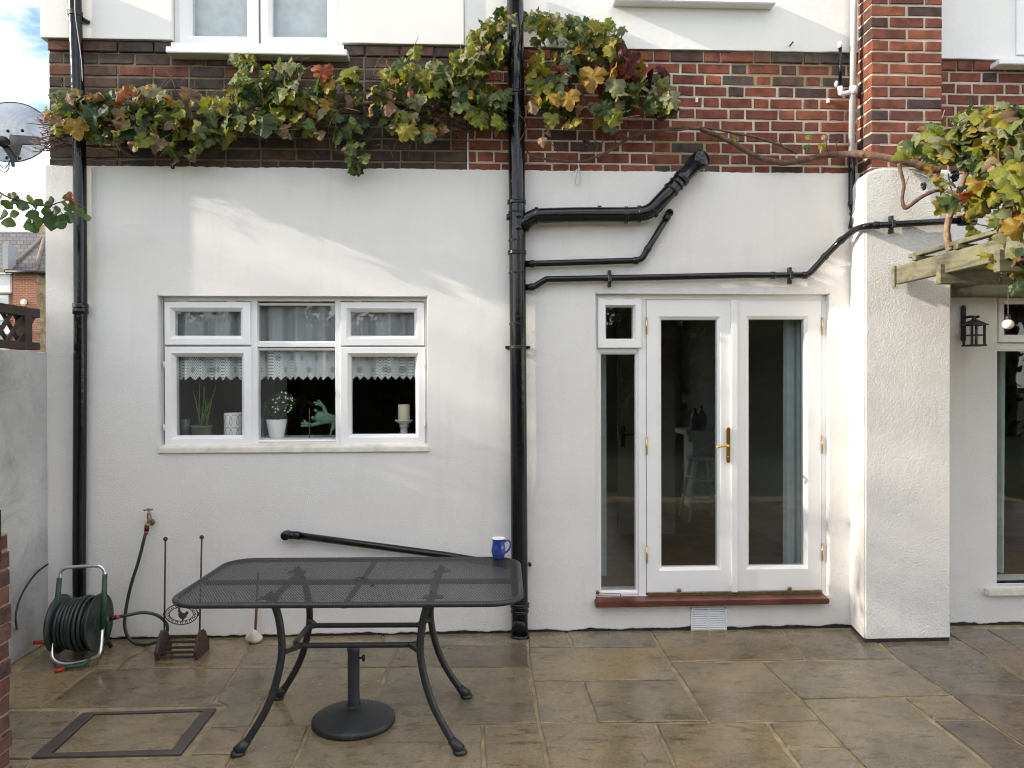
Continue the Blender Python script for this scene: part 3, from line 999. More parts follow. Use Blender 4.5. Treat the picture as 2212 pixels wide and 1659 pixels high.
# frame and pane of the added rear opening that brightens the room
rw_ = win('added_rear_window')
MB().ring(RWX0 + 0.002, RWX1 - 0.002, RWZ0 + 0.002, RWZ1 - 0.002, RWX0 + 0.06, RWX1 - 0.06, RWZ0 + 0.06, RWZ1 - 0.06, 5.262, 5.299, 0.01).build('frame', M['upvc'], rw_)
pane(rw_, RWX0 + 0.06, RWX1 - 0.06, RWZ0 + 0.06, RWZ1 - 0.06, 5.28)
# kitchen window
kw = win('kitchen_window')
KY = 0.075
fo = XZ('c6', 144, 2047, 128, 1196, KY)
fo = (KX0 - 0.004, KX1 + 0.004, KZ0 - 0.03, KZ1 + 0.004)
holes6 = [XZ('c6', 178, 788, 158, 466, KY), XZ('c6', 182, 798, 484, 1186, KY), XZ('c6', 845, 1405, 182, 440, KY),
          XZ('c6', 848, 1410, 505, 1152, KY), XZ('c6', 1444, 2036, 162, 470, KY), XZ('c6', 1446, 2040, 484, 1180, KY)]
mt = [XZ('c6', 799, 844, 150, 1190, KY), XZ('c6', 1406, 1442, 150, 1190, KY)]
b = MB()
xL, xR = XZ('c6', 174, 2043, 150, 1190, KY)[:2]
zT = P('c6', 1000, 152, KY).z; zBm = P('c6', 1000, 1190, KY).z
b.box(fo[0], xL, KY - 0.006, KY + 0.07, fo[2], fo[3]); b.box(xR, fo[1], KY - 0.006, KY + 0.07, fo[2], fo[3])
b.box(xL, xR, KY - 0.006, KY + 0.07, zT, fo[3]); b.box(xL, xR, KY - 0.004, KY + 0.07, fo[2], zBm)
for m_ in mt: b.box(m_[0], m_[1], KY - 0.006, KY + 0.07, zBm, zT)
zt0, zt1 = P('c6', 1000, 482, KY).z, P('c6', 1000, 446, KY).z
b.box(mt[0][1], mt[1][0], KY - 0.003, KY + 0.07, zt0, zt1)
zl0, zl1 = P('c6', 1000, 482, KY).z, P('c6', 1000, 468, KY).z
b.box(xL, mt[0][0], KY + 0.004, KY + 0.07, zl0, zl1); b.box(mt[1][1], xR, KY + 0.004, KY + 0.07, zl0, zl1)
b.build('frame', M['gloss'], kw, 0.003)
for (so, sp) in (((176, 792, 156, 466), (250, 722, 225, 400)), ((180, 800, 481, 1190), (262, 730, 550, 1118)),
                 ((1441, 2040, 160, 471), (1512, 1970, 230, 400)), ((1442, 2045, 481, 1182), (1520, 1978, 550, 1108))):
    o = XZ('c6', *so, KY - 0.025); h = XZ('c6', *sp, KY)
    MB().ring(*o, *h, KY - 0.028, KY + 0.05, 0.022, KY + 0.004).build('sash', M['gloss'], kw)
    pane(kw, *h, KY + 0.012)
for sp in ((847, 1403, 182, 438), (850, 1408, 505, 1150)):
    h = XZ('c6', *sp, KY)
    MB().ring(h[0] - 0.018, h[1] + 0.018, h[2] - 0.014, h[3] + 0.014, *h, KY + 0.008, KY + 0.05, 0.008).build('glazing_bead', M['gloss'], kw)
    pane(kw, *h, KY + 0.024)
sl = XZ('c6', 124, 2074, 1200, 1246, -0.016)
MB().add([(sl[0], -0.016, sl[2]), (sl[1], -0.016, sl[2]), (sl[1], 0.09, sl[2]), (sl[0], 0.09, sl[2]),
          (sl[0], -0.016, sl[2] + 0.034), (sl[1], -0.016, sl[2] + 0.034), (sl[1], 0.09, sl[2] + 0.06), (sl[0], 0.09, sl[2] + 0.06)],
         [(0, 3, 2, 1), (4, 5, 6, 7), (0, 1, 5, 4), (1, 2, 6, 5), (2, 3, 7, 6), (3, 0, 4, 7)]).build('sill', M['sillpaint'], kw, 0.004, 2)
# hinges of the casements
for u, v in ((172, 610), (172, 1060), (2046, 600), (2046, 1040)):
    p = P('c6', u, v, KY - 0.03)
    MB().cyl((p.x, p.y, p.z - 0.022), (p.x, p.y, p.z + 0.022), 0.006, 8).build('hinge', M['sillpaint'], kw)
for u in (300, 655, 1560, 1910):
    p = P('c6', u, 150, KY - 0.03)
    MB().cyl((p.x - 0.028, p.y + 0.005, p.z), (p.x + 0.028, p.y + 0.005, p.z), 0.005, 8).build('hinge', M['sillpaint'], kw)
kz = P('c6', 1000, 1128, 0.24).z
MB().box(KX0 - 0.02, KX1 + 0.02, 0.13, 0.42, kz - 0.05, kz).build('inner_sill', M['intwhite'], kw)

# upstairs windows
def upvc(name, x0, x1, z0, z1, sashes, sill, y=0.035):
    w = win(name)
    MB().ring(x0 - 0.003, x1 + 0.003, z0 - 0.01, z1 + 0.003, x0 + 0.05, x1 - 0.05, z0 + 0.03, z1 - 0.05, y, y + 0.07, 0.006).build('frame', M['upvc'], w)
    for a, b_, pa, pb, zp in sashes:
        MB().ring(a, b_, z0 + 0.028, z1 - 0.045, pa, pb, zp, z1 - 0.12, y - 0.016, y + 0.05, 0.022, y + 0.006).build('sash', M['upvc'], w)
        pane(w, pa, pb, zp, z1 - 0.12, y + 0.014, M['glass_up'])
    if sill: MB().box(sill[0], sill[1], -0.075, y + 0.05, sill[2], sill[3]).build('sill', M['upvc'], w, 0.004, 2)
    return w


yu = 0.02
s1 = (P('c1', 1415, 200, yu).x, P('c1', 2043, 200, yu).x, P('c1', 1512, 200, yu).x, P('c1', 1945, 200, yu).x, P('c1', 1700, 275, yu).z)
s2 = (P('c2', 163, 200, yu).x, P('c2', 768, 200, yu).x, P('c2', 250, 200, yu).x, P('c2', 687, 200, yu).x, P('c2', 500, 284, yu).z)
zs_ = P('D', 560, 116, -0.075).z
w1 = upvc('upstairs_window', UL0 + 0.004, UL1 - 0.004, UZ0, 5.14, [s1, s2], (P('c1', 1308, 400, -0.075).x, P('c2', 845, 400, -0.075).x, zs_, zs_ + 0.038))
# plain board below that window, behind the sill
MB().box(UL0 - 0.01, UL1 + 0.01, 0.004, 0.2, ZB - 0.01, UZ0).build('apron_board', M['cladding'], house)
zc = P('D', 1500, 6, -0.06).z
w2 = upvc('upstairs_window', CX0 + 0.004, CX1 - 0.004, CZ0 + 0.03, 5.14,
          [(CX0 + 0.06, (CX0 + CX1) / 2, CX0 + 0.13, (CX0 + CX1) / 2 - 0.06, CZ0 + 0.15), ((CX0 + CX1) / 2, CX1 - 0.06, (CX0 + CX1) / 2 + 0.06, CX1 - 0.13, CZ0 + 0.15)],
          (P('D', 1327, 3, -0.075).x, P('D', 1677, 3, -0.075).x, zc, zc + 0.045))
zr = P('c4', 2100, 505, -0.075).z
w3 = upvc('upstairs_window', RX0 + 0.004, RX0 + 1.396, RZ0, 5.14, [(RX0 + 0.05, RX0 + 0.7, RX0 + 0.13, RX0 + 0.62, RZ0 + 0.11), (RX0 + 0.7, RX0 + 1.35, RX0 + 0.78, RX0 + 1.27, RZ0 + 0.11)],
          (P('c4', 2020, 480, -0.075).x, RX0 + 1.45, zr, zr + 0.035))

# tall window beside the pillar
bwd = win('garden_window')
wy = 0.05
MB().ring(WX0 - 0.003, WX1 + 0.003, WZ0 - 0.03, WZ1 + 0.003, WX0 + 0.03, WX1 - 0.05, WZ0, WZ1 - 0.03, wy + 0.012, wy + 0.09, 0.006).build('frame', M['gloss'], bwd)
zt = P('D', 2200, 757, wy).z
zt2 = P('e2', 420, 345, wy).z
MB().box(WX0 + 0.03, WX1 - 0.05, wy + 0.006, wy + 0.09, zt, zt + 0.05).build('transom', M['gloss'], bwd, 0.003)
xa = P('e2', 383, 200, wy).x
fl = (xa, xa + 0.55, P('e2', 420, 283, wy).z, P('e2', 420, 143, wy).z)
MB().ring(WX0 + 0.035, xa + 0.65, zt + 0.054, WZ1 - 0.034, *fl, wy - 0.012, wy + 0.06, 0.015, wy + 0.008).build('sash', M['gloss'], bwd)
pane(bwd, *fl, wy + 0.016)
lp = (P('e2', 347, 800, wy).x, WX1 - 0.09, P('e2', 420, 1408, wy).z, zt - 0.004)
MB().ring(WX0 + 0.03, WX1 - 0.05, WZ0 + 0.0, zt - 0.001, *lp, wy + 0.006, wy + 0.06, 0.01).build('sash', M['gloss'], bwd)
pane(bwd, *lp, wy + 0.02)
MB().box(WX0 - 0.09, WX1 + 0.06, -0.045, 0.08, WZ0 - 0.055, WZ0 - 0.012).build('sill', M['sillpaint'], bwd, 0.004, 2)

# ---- garden doors
dw = win('door_frame_unit')
dw.name = 'side_light'
ORG[dw.name] = org(house)
DY = 0.055
X = lambda c, u, y=DY: P(c, u, 800, y).x
z_head = P('d6', 1000, 148, DY).z
z_bot = P('d7', 1000, 1128, DY).z        # underside of the leaves
z_sill = P('d7', 1000, 1172, -0.02).z
xm0, xm1 = X('d6', 396), X('d6', 467)     # mullion between side light and doors
xj = X('d6', 1790)
b = MB()
b.box(DX0 - 0.003, DX1 + 0.003, DY - 0.004, DY + 0.10, z_head, DZ1 + 0.004)
b.box(xj, DX1 + 0.003, DY - 0.004, DY + 0.10, z_sill - 0.01, z_head)
b.box(xm0 + 0.012, xm1, DY - 0.006, DY + 0.10, z_sill, z_head)
b.box(DX0 - 0.003, X('d6', 104), DY - 0.004, DY + 0.10, z_sill - 0.01, z_head)
b.box(DX0 - 0.003, DX1 + 0.003, DY - 0.02, DY + 0.12, z_sill - 0.05, z_sill + 0.004)
b.build('frame', M['gloss'], dw, 0.003)
zb0, zb1 = P('d6', 260, 556, DY).z, P('d6', 260, 516, DY).z
vs_ = XZ('d6', 104, 432, 141, 513, DY - 0.02); vp = XZ('d6', 167, 370, 205, 443, DY)
MB().ring(*vs_, *vp, DY - 0.030, DY + 0.05, 0.012, DY).build('vent_sash', M['gloss'], dw)
pane(dw, *vp, DY + 0.008)
sp = (X('d6', 130), X('d6', 392), P('d7', 300, 1114, DY).z, P('d6', 260, 560, DY).z)
MB().ring(X('d6', 104), xm0 + 0.012, z_sill, zb1 + 0.002, *sp, DY + 0.004, DY + 0.06, 0.012).build('sash', M['gloss'], dw)
pane(dw, *sp, DY + 0.022)
for u in (195, 342):
    p = P('d6', u, 138, DY - 0.03)
    MB().cyl((p.x - 0.03, p.y, p.z), (p.x + 0.03, p.y, p.z), 0.006, 8).build('hinge', M['sillpaint'], dw)
pk = P('d7', 115, 1125, DY - 0.02)
b = MB().lathe(pk, [(0.0, -0.006), (0.013, -0.006), (0.013, 0), (0.005, 0.004), (0.005, 0.02)], 14, (0, 1, 0))
p2 = P('d7', 292, 1138, -0.01)
b.tube([pk + Vector((0.005, -0.008, -0.002)), p2, p2 + Vector((0.012, -0.002, 0.006)), p2 + Vector((0.014, -0.004, -0.014))], 0.0028, 8)
b.build('cabin_hook', M['oldbrass'], dw)


def door_leaf(x0, x1, px0, px1, ptop, pbot, hx, name='garden_door'):
    d = win(name)
    zt_ = z_head - 0.004
    MB().ring(x0, x1, z_bot + 0.003, zt_, px0, px1, pbot, ptop, DY - 0.012, DY + 0.045, 0.022, DY + 0.006).build('leaf', M['gloss'], d)
    pane(d, px0, px1, pbot, ptop, DY + 0.014)
    MB().box(x0 + 0.004, x1 - 0.004, DY - 0.030, DY - 0.012, z_bot - 0.012, z_bot + 0.012).build('threshold_bar', M['oldbrass'], d, 0.002)
    for zc_ in (P('d6', 468, 348, DY).z, P('d6', 468, 1250, DY).z, P('d7', 530, 800, DY).z):
        hb = MB().cyl((hx, DY - 0.018, zc_ - 0.052), (hx, DY - 0.018, zc_ + 0.052), 0.0055, 10)
        for k_ in (-0.057, 0.057): hb.ball((hx, DY - 0.018, zc_ + k_), 0.005, 8, 5)
        hb.build('hinge', M['brass'], d)
    return d


xa0, xa1 = X('d6', 1105), X('d6', 1146)
dl = door_leaf(xm1 + 0.003, xa0 + 0.01, X('d6', 583), X('d6', 1005), P('d6', 800, 300, DY).z, P('d7', 900, 908, DY).z, X('d6', 468))
dr = door_leaf(xa1 - 0.01, xj - 0.003, X('d6', 1243), X('d6', 1660), P('d6', 1450, 296, DY).z, P('d7', 1600, 898, DY).z, X('d6', 1789))
MB().box(xa0 - 0.004, xa1 + 0.004, DY - 0.030, DY - 0.0125, z_bot + 0.005, z_head - 0.006).build('astragal', M['gloss'], dl, 0.004, 2)
# handle: back plate, lever, keyhole
hp0, hp1 = P('d6', 1087, 1380, DY - 0.03), P('d6', 1087, 1110, DY - 0.03)
b = MB()
n = 10
out = []
r_ = 0.0145
for i in range(n + 1):
    a = math.pi * i / n
    out.append((hp1.x + r_ * math.cos(a), hp1.z - r_ + r_ * math.sin(a)))
for i in range(n + 1):
    a = math.pi + math.pi * i / n
    out.append((hp0.x + r_ * math.cos(a), hp0.z + r_ + r_ * math.sin(a)))
m_ = len(out)
b.add([(x, DY - 0.040, z) for x, z in out] + [(x, DY - 0.0305, z) for x, z in out],
      [tuple(range(m_))] + [(i, i + m_, (i + 1) % m_ + m_, (i + 1) % m_) for i in range(m_)])
hpl = b.build('handle_plate', M['brass'], dl, 0.002)
lv = P('d6', 1088, 1250, DY - 0.06); le = P('d6', 1003, 1262, DY - 0.075)
MB().tube(spline([lv + Vector((0, 0.025, 0)), lv, lv + Vector((-0.03, -0.018, 0.001)), le], 5), [0.009] * 8 + [0.0075] * 4 + [0.007] * 4, 10).build('lever', M['brass'], dl)
kp = P('d6', 1088, 1335, DY - 0.042)
MB().lathe(kp, [(0.0, -0.006), (0.0065, -0.006), (0.0075, 0.002)], 12, (0, 1, 0)).build('lock_cylinder', M['oldbrass'], dl)
for d_, u, v in ((dl, 808, 1108), (dr, 1747, 1093)):
    p = P('d7', u, v, DY - 0.02)
    MB().lathe(p, [(0.0, -0.012), (0.010, -0.011), (0.0145, -0.006), (0.012, 0.0), (0.008, 0.008)], 16, (0, 1, 0)).build('door_knob', M['oldbrass'], d_)
# hardwood sill below the doors
sx = XZ('d7', 98, 2088, 1172, 1256, -0.055)
MB().add([(sx[0], -0.06, sx[2]), (sx[1], -0.06, sx[2]), (sx[1], 0.12, sx[2]), (sx[0], 0.12, sx[2]),
          (sx[0], -0.06, sx[3] - 0.006), (sx[1], -0.06, sx[3] - 0.006), (sx[1], 0.12, sx[3] + 0.016), (sx[0], 0.12, sx[3] + 0.016)],
         [(0, 3, 2, 1), (4, 5, 6, 7), (0, 1, 5, 4), (1, 2, 6, 5), (2, 3, 7, 6), (3, 0, 4, 7)]).build('door_sill', M['sillwood'], house, 0.005, 2)

# white louvred vent under the sill
va = XZ('d4', 1668, 1950, 56, 246, -0.008)
t = thing('air_vent', ((va[0] + va[1]) / 2, 0, va[2]), 'white louvred air vent under the dark red door sill', 'vent')
xm_ = (va[0] + va[1]) / 2
MB().box(va[0], va[1], -0.002, 0.004, va[2], va[3]).build('back_plate', M['greypipe'], t, 0.001)  # grey colour stands in for the shadow lines between the white louvres
MB().ring(va[0], va[1], va[2], va[3], va[0] + 0.012, va[1] - 0.012, va[2] + 0.010, va[3] - 0.010, -0.012, -0.002, 0.002).build('frame', M['upvc'], t)
MB().box(xm_ - 0.005, xm_ + 0.005, -0.0125, -0.003, va[2] + 0.0105, va[3] - 0.0105).build('mullion', M['upvc'], t)
nl = 9
for i in range(nl):
    z = va[2] + 0.012 + (va[3] - va[2] - 0.024) * (i + 0.5) / nl
    for xa_, xb_ in ((va[0] + 0.0125, xm_ - 0.0055), (xm_ + 0.0055, va[1] - 0.0125)):
        MB().add([(xa_, -0.018, z - 0.0052), (xb_, -0.018, z - 0.0052), (xb_, -0.0085, z + 0.0026), (xa_, -0.0085, z + 0.0026),
                  (xa_, -0.0160, z - 0.0070), (xb_, -0.0160, z - 0.0070), (xb_, -0.0060, z + 0.0008), (xa_, -0.0060, z + 0.0008)], [(0, 1, 2, 3), (0, 4, 5, 1), (4, 7, 6, 5), (2, 6, 7, 3)]).build('louvre', M['upvc'], t)
for u, v in ((1672, 64), (1942, 62)):
    p = P('d4', u, v, -0.012)
    MB().ball(p, 0.004, 8, 5).build('screw', M['black_matt'], t)


# ================================================================== drain pipes
def collar(b, p, d, r, w=0.03, grow=1.16):
    d = Vector(d).normalized(); p = Vector(p)
    b.lathe(p - d * w / 2, [(r, 0), (r * grow, 0.002), (r * grow, w * 0.35), (r * (grow - 0.06), w * 0.45), (r * grow, w * 0.6), (r * grow, w - 0.002), (r, w)], 20, d)


# left rainwater pipe
py_ = -0.045
ptsL = [P('c1', 590, -150, -0.055), P('c1', 590, 0, -0.055), P('c1', 612, 640, -0.052), P('c1', 630, 1300, py_), P('d8', 668, 1070, py_), P('d1', 730, 600, py_)]
ptsL.append(Vector((ptsL[-1].x, py_, 0.02)))
t = thing('rainwater_pipe', (ptsL[-1].x, py_, 0), 'tall black rainwater pipe at the left corner, behind the hose reel', 'pipe')
MB().tube(ptsL, 0.039, 24).build('pipe', M['black'], t)
for c_, u, v, w in (('d8', 668, 1070, 0.07),):
    b = MB(); collar(b, P(c_, u, v, py_), (0, 0, 1), 0.039, w, 1.18); b.build('collar', M['black'], t)
pb_ = P('c1', 595, 112, -0.055)
b = MB(); collar(b, pb_, (0, 0, 1), 0.039, 0.035, 1.1)
b.bar(pb_ + Vector((-0.03, 0.03, 0)), pb_ + Vector((-0.05, 0.06, 0)), 0.02, 0.03)
b.cyl(pb_ + Vector((0.035, 0.02, -0.02)), pb_ + Vector((0.06, 0.05, -0.03)), 0.012, 10)
b.build('bracket', M['black_matt'], t)
MB().tube(spline([P('c1', 592, -40, -0.10), P('c1', 595, 120, -0.10), P('c1', 640, 450, -0.095), P('c1', 652, 640, -0.09)], 6), 0.0022, 6).build('aerial_wire', M['greypipe'], t)

# soil stack in the middle
sy = -0.068
sr = 0.0535
ptsS = [P('D', 1112.5, -40, sy), P('D', 1114.5, 200, sy), P('D', 1117, 440, sy), P('D', 1120, 900, sy), P('D', 1122.5, 1300, sy)]
ptsS.append(Vector((ptsS[-1].x, sy, 0.0)))
t = thing('soil_pipe', (ptsS[-1].x, sy, 0), 'thick black vertical soil stack between kitchen window and garden doors', 'pipe')
MB().tube(ptsS, sr, 28).build('pipe', M['black'], t)


def on_stack(v):
    """axis of the stack at image height v"""
    return P('D', 1112.5 + (v + 40) * (10.0 / 1340), v, sy)


for v, w, g in ((200, 0.03, 1.07), (437, 0.028, 1.15), (459, 0.012, 1.05), (546, 0.028, 1.15), (520, 0.012, 1.05), (700, 0.012, 1.05), (590, 0.012, 1.06), (1307, 0.03, 1.18), (1320, 0.02, 1.10), (1378, 0.05, 1.16)):
    b = MB(); collar(b, on_stack(v), (0, 0, 1), sr, w, g); b.build('collar', M['black'], t)
for u, v in ((245, 660), (245, 770)):
    p = P('e3', u, v, sy - sr + 0.006)
    MB().lathe(p, [(0.0, -0.010), (0.017, -0.009), (0.021, -0.003), (0.0215, 0.012)], 18, (0, 1, 0)).build('boss_cap', M['black'], t)
p = P('e3', 150, 675, sy)
MB().cyl(p + Vector((-0.012, 0, 0)), p + Vector((0.03, 0, 0)), 0.021, 16).build('boss_cap', M['black'], t)
p = P('d4', 308, 210, sy - sr + 0.0)
MB().lathe(p, [(0.0, -0.012), (0.034, -0.012), (0.037, -0.008), (0.037, 0.0), (0.042, 0.004), (0.042, 0.04)], 24, (0, 1, 0)).build('access_cap', M['black'], t)
pbk = on_stack(750)
b = MB(); collar(b, pbk, (0, 0, 1), sr, 0.022, 1.05)
for sgn in (-1, 1):
    b.box(pbk.x + sgn * 0.062 - 0.012, pbk.x + sgn * 0.062 + 0.012, sy + 0.02, 0.0, pbk.z - 0.010, pbk.z + 0.010)
    b.cyl((pbk.x + sgn * 0.072, sy - 0.002, pbk.z), (pbk.x + sgn * 0.072, sy + 0.03, pbk.z), 0.010, 10)
b.build('bracket', M['black_matt'], t)
p = P('D', 1145, 1221, -0.05)
MB().cyl(p, p + Vector((0, 0.06, 0)), 0.010, 10).build('bolt', M['black_matt'], t)

# fat branch from the brick wall into the stack
by_ = -0.078
br = 0.0485
pb = [P('e3', 275, 775, -0.07), P('e3', 330, 700, by_), P('e3', 400, 662, by_), P('e3', 800, 652, by_), P('e3', 1250, 652, by_), P('e3', 1385, 642, by_), P('e3', 1475, 605, by_), P('e3', 1560, 520, by_), P('e3', 1890, 165, by_)]
t = thing('soil_branch_pipe', pb[4], 'fat black waste pipe bending up to the right into the brickwork', 'pipe')
MB().tube([pb[0]] + spline(pb[1:3], 3) + spline([pb[2], pb[3], pb[4]], 3)[1:] + spline(pb[4:8], 5)[1:] + [pb[8]], br, 24).build('pipe', M['black'], t)
dh = (pb[4] - pb[3]).normalized(); du = (pb[8] - pb[7]).normalized()
for u, v, d_ in ((408, 660, dh), (1235, 655, dh), (1355, 645, dh)):
    b = MB(); collar(b, P('e3', u, v, by_), d_, br, 0.022, 1.15); b.build('collar', M['black'], t)
for u, v, w in ((1470, 560, 0.016), (1650, 425, 0.016), (1745, 320, 0.03), (1700, 370, 0.01)):
    k_ = (u - 1560) / (1890 - 1560)
    b = MB(); collar(b, pb[7].lerp(pb[8], k_), du, br, w, 1.13); b.build('collar', M['black'], t)
pe = P('e3', 1915, 150, by_)
b = MB()
ax = (Vector((0.35, -0.9, 0.12))).normalized()
b.lathe(pe - ax * 0.06, [(0.02, 0), (0.055, 0.004), (0.060, 0.03), (0.060, 0.085), (0.050, 0.095), (0.0, 0.093)], 24, ax)
b.tube([pe, pe + Vector((0.0, 0.14, 0.0))], 0.05, 20)
b.build('elbow', M['black'], t)
p = P('e3', 990, 582, by_ - 0.0)
MB().box(p.x - 0.012, p.x + 0.012, by_ - 0.01, by_ + 0.01, p.z - 0.012, p.z + 0.008).build('clip', M['black'], t, 0.003)


def clip(t, p, r, up, name='pipe_clip'):
    b = MB()
    b.box(p.x - 0.011, p.x + 0.011, p.y - r - 0.004, p.y + r + 0.004, p.z - r - 0.004, p.z + r + 0.004)
    for s_ in (-1, 1):
        b.box(p.x - 0.010, p.x + 0.010, p.y - 0.002, p.y + 0.030, p.z + s_ * (r + 0.020) - 0.014, p.z + s_ * (r + 0.020) + 0.014)
    b.build(name, M['black_matt'], t, 0.002)


# upper thin waste pipe
ty = -0.042
pa = [P('e3', 300, 1106, -0.05), P('e3', 420, 1102, ty), P('e3', 1330, 1074, ty), P('e3', 1385, 1050, ty), P('e3', 1425, 985, ty), P('e3', 1635, 640, ty)]
t = thing('waste_pipe', pa[2], 'short thin black waste pipe bending up under the fat branch', 'pipe')
MB().tube([pa[0], pa[1]] + spline(pa[2:5], 5) + [pa[5]], 0.0205, 18).build('pipe', M['black'], t)
MB().tube([pa[5] + Vector((0, 0, 0.0)), pa[5] + Vector((0.006, 0.012, 0.010)), pa[5] + Vector((0.006, 0.06, 0.012))], 0.024, 16).build('elbow', M['black'], t)
for q, d_ in ((P('e3', 370, 1104, ty), dh), (P('e3', 1325, 1075, ty), dh), (pa[4].lerp(pa[5], 0.05), (pa[5] - pa[4])), (pa[4].lerp(pa[5], 0.88), (pa[5] - pa[4]))):
    b = MB(); collar(b, q, d_, 0.0205, 0.03, 1.2); b.build('collar', M['black'], t)

# long thin waste pipe over the doors, on to the pillar
qy = -0.042
qp = PILY - 0.036
pa = [P('e3', 300, 1322, -0.05), P('e3', 385, 1316, qy), P('e3', 500, 1246, qy), P('e3', 1500, 1228, qy), P('c5', 0, 910, qy), P('c5', 470, 912, qy), P('c5', 520, 893, qy), P('c5', 640, 762, qy), P('c5', 760, 640, qy - 0.02)]
pp = [P('c5', 880, 548, qp + 0.10), P('c5', 960, 525, qp), P('c5', 1050, 516, qp), P('c5', 1400, 496, qp), P('c5', 1760, 476, qp)]
t = thing('waste_pipe', pa[4], 'long thin black waste pipe running over the garden doors to the pillar', 'pipe')
MB().tube([pa[0]] + spline(pa[1:3], 3) + [pa[3], pa[4]] + spline(pa[5:8], 4) + [pa[8]] + spline(pp[:3], 4) + pp[3:], 0.0205, 18).build('pipe', M['black'], t)
for q, d_ in ((P('e3', 370, 1318, qy), dh), (P('c5', 228, 911, qy), dh), (P('c5', 480, 911, qy), dh), (P('c5', 640, 762, qy), pa[8] - pa[7]), (P('c5', 765, 636, qy - 0.02), pp[0] - pa[8]), (pp[2], dh)):
    b = MB(); collar(b, q, d_, 0.0205, 0.03, 1.2); b.build('collar', M['black'], t)
clip(t, P('e3', 1085, 1240, qy), 0.0205, 1)
clip(t, P('c5', 366, 912, qy), 0.0205, 1)
clip(t, P('c5', 1170, 508, qp), 0.0205, 1)
b = MB(); q = pp[4]; collar(b, q, dh, 0.0205, 0.1, 1.7); b.build('trap', M['black'], t)

# overflow pipe beside the brick pillar: grey above, black below
oy = -0.04
pz = [P('c4', 868, -120, oy), P('c4', 868, 0, oy), P('c4', 850, 1215, oy), P('c5', 852, 160, oy), P('c5', 852, 345, oy), P('c5', 868, 420, oy), P('c5', 848, 545, oy - 0.005)]
t = thing('overflow_pipe', pz[4], 'slim pipe beside the brick pillar, grey above and black below', 'pipe')
MB().tube(pz[:3], 0.0205, 18).build('upper_pipe', M['greypipe'], t)
MB().tube([pz[2]] + spline(pz[3:], 4), 0.0215, 18).build('lower_pipe', M['black'], t)
b = MB(); collar(b, pz[4], (0, 0, 1), 0.0215, 0.03, 1.2); b.build('collar', M['black'], t)
b = MB(); collar(b, P('c5', 862, 425, oy), (0, 0, 1), 0.0215, 0.02, 1.15); b.build('collar', M['black'], t)
b = MB()
jq = P('c4', 862, 722, oy); el = P('c4', 762, 735, oy)
b.tube([jq + Vector((0, 0, -0.02)), jq + Vector((0, 0, 0.03))], 0.0265, 18)
b.tube([jq, P('c4', 800, 737, oy), P('c4', 772, 742, oy), el, P('c4', 760, 700, oy), P('c4', 760, 685, oy)], 0.0165, 14)
b.build('tee', M['whitepl'], t)
MB().tube([P('c4', 760, 690, oy), P('c4', 760, 372, oy)], 0.0115, 12).build('vertical_tube', M['black'], t)
MB().tube([P('c4', 760, 380, oy), P('c4', 758, 335, oy)], 0.0145, 12).build('end_cap', M['whitepl'], t)
b = MB(); b.ball(P('c4', 912, 735, 0.0), 0.030, 10, 7, (0.8, 0.6, 1.3)); b.build('sealant_lump', M['tar'], t)
b = MB(); b.ball(P('c4', 732, 665, 0.02), 0.02, 10, 7, (0.8, 0.6, 1.2)); b.build('clip', M['greypipe'], t)

# low pipe sloping behind the table
ly = -0.05
pl = [P('e4', 270, 178, ly), P('e4', 1490, 340, ly), P('e4', 2010, 425, ly)]
t = thing('low_waste_pipe', pl[1], 'black waste pipe sloping down the wall behind the table', 'pipe')
MB().tube([pl[0], pl[1], pl[2]], 0.0225, 18).build('pipe', M['black'], t)
ec = P('e4', 238, 182, ly)
b = MB(); b.lathe(ec + Vector((0, -0.035, 0)), [(0.0, 0.002), (0.026, 0.0), (0.029, 0.006), (0.029, 0.04), (0.024, 0.09)], 20, (0, 1, 0))
b.tube([ec, pl[0] + (pl[1] - pl[0]) * 0.03], 0.0255, 16); b.build('end_elbow', M['black'], t)
b = MB(); collar(b, pl[0] + (pl[1] - pl[0]) * 0.045, pl[1] - pl[0], 0.0225, 0.035, 1.18); b.build('collar', M['black'], t)

# cable loop hanging from the brickwork, masonry nails
b = MB()
b.tube(spline([P('e3', 785, 155, -0.03), P('e3', 800, 210, -0.035), P('e3', 818, 320, -0.03), P('e3', 800, 375, -0.03), P('e3', 772, 370, -0.03), P('e3', 775, 300, -0.032), P('e3', 800, 230, -0.036), P('e3', 755, 262, -0.03)], 5), 0.0040, 6)
prop(b.build('cable_loop', M['greypipe'], None, loc=P('e3', 785, 155, -0.03)), 'thin grey cable loop hanging below the vine', 'cable')
for c_, u, v, lab in (('c3', 1708, 795, 'small pale cable clip on the red brick, left one'), ('c4', 662, 800, 'small pale cable clip on the red brick near the overflow pipe')):
    p = P(c_, u, v, BY)
    b = MB(); b.box(p.x - 0.009, p.x + 0.009, BY - 0.014, BY + 0.006, p.z - 0.014, p.z + 0.014); b.cyl(p + Vector((0.002, -0.02, 0.004)), p + Vector((0.002, 0.01, 0.004)), 0.004, 8)
    prop(b.build('cable_clip', M['whitepl'], None, 0.003, loc=p), lab, 'clip', 'cable clips on the brickwork')
p = P('c4', 370, 350, 0.0)
prop(MB().cyl(p + Vector((0, -0.035, 0)), p + Vector((-0.002, 0.03, -0.006)), 0.005, 8).build('nail', M['black_matt'], None, loc=p), 'dark nail sticking out of the white upper wall', 'nail')

# ================================================================== garden table
TC = Vector((-0.560, -1.285, 0))
TROT = R(-2.0)
TW, TD, TH, TRAD = 1.53, 0.83, 0.708, 0.14
table = thing('garden_table', TC, 'charcoal metal mesh garden table with curved legs on the patio', 'table')


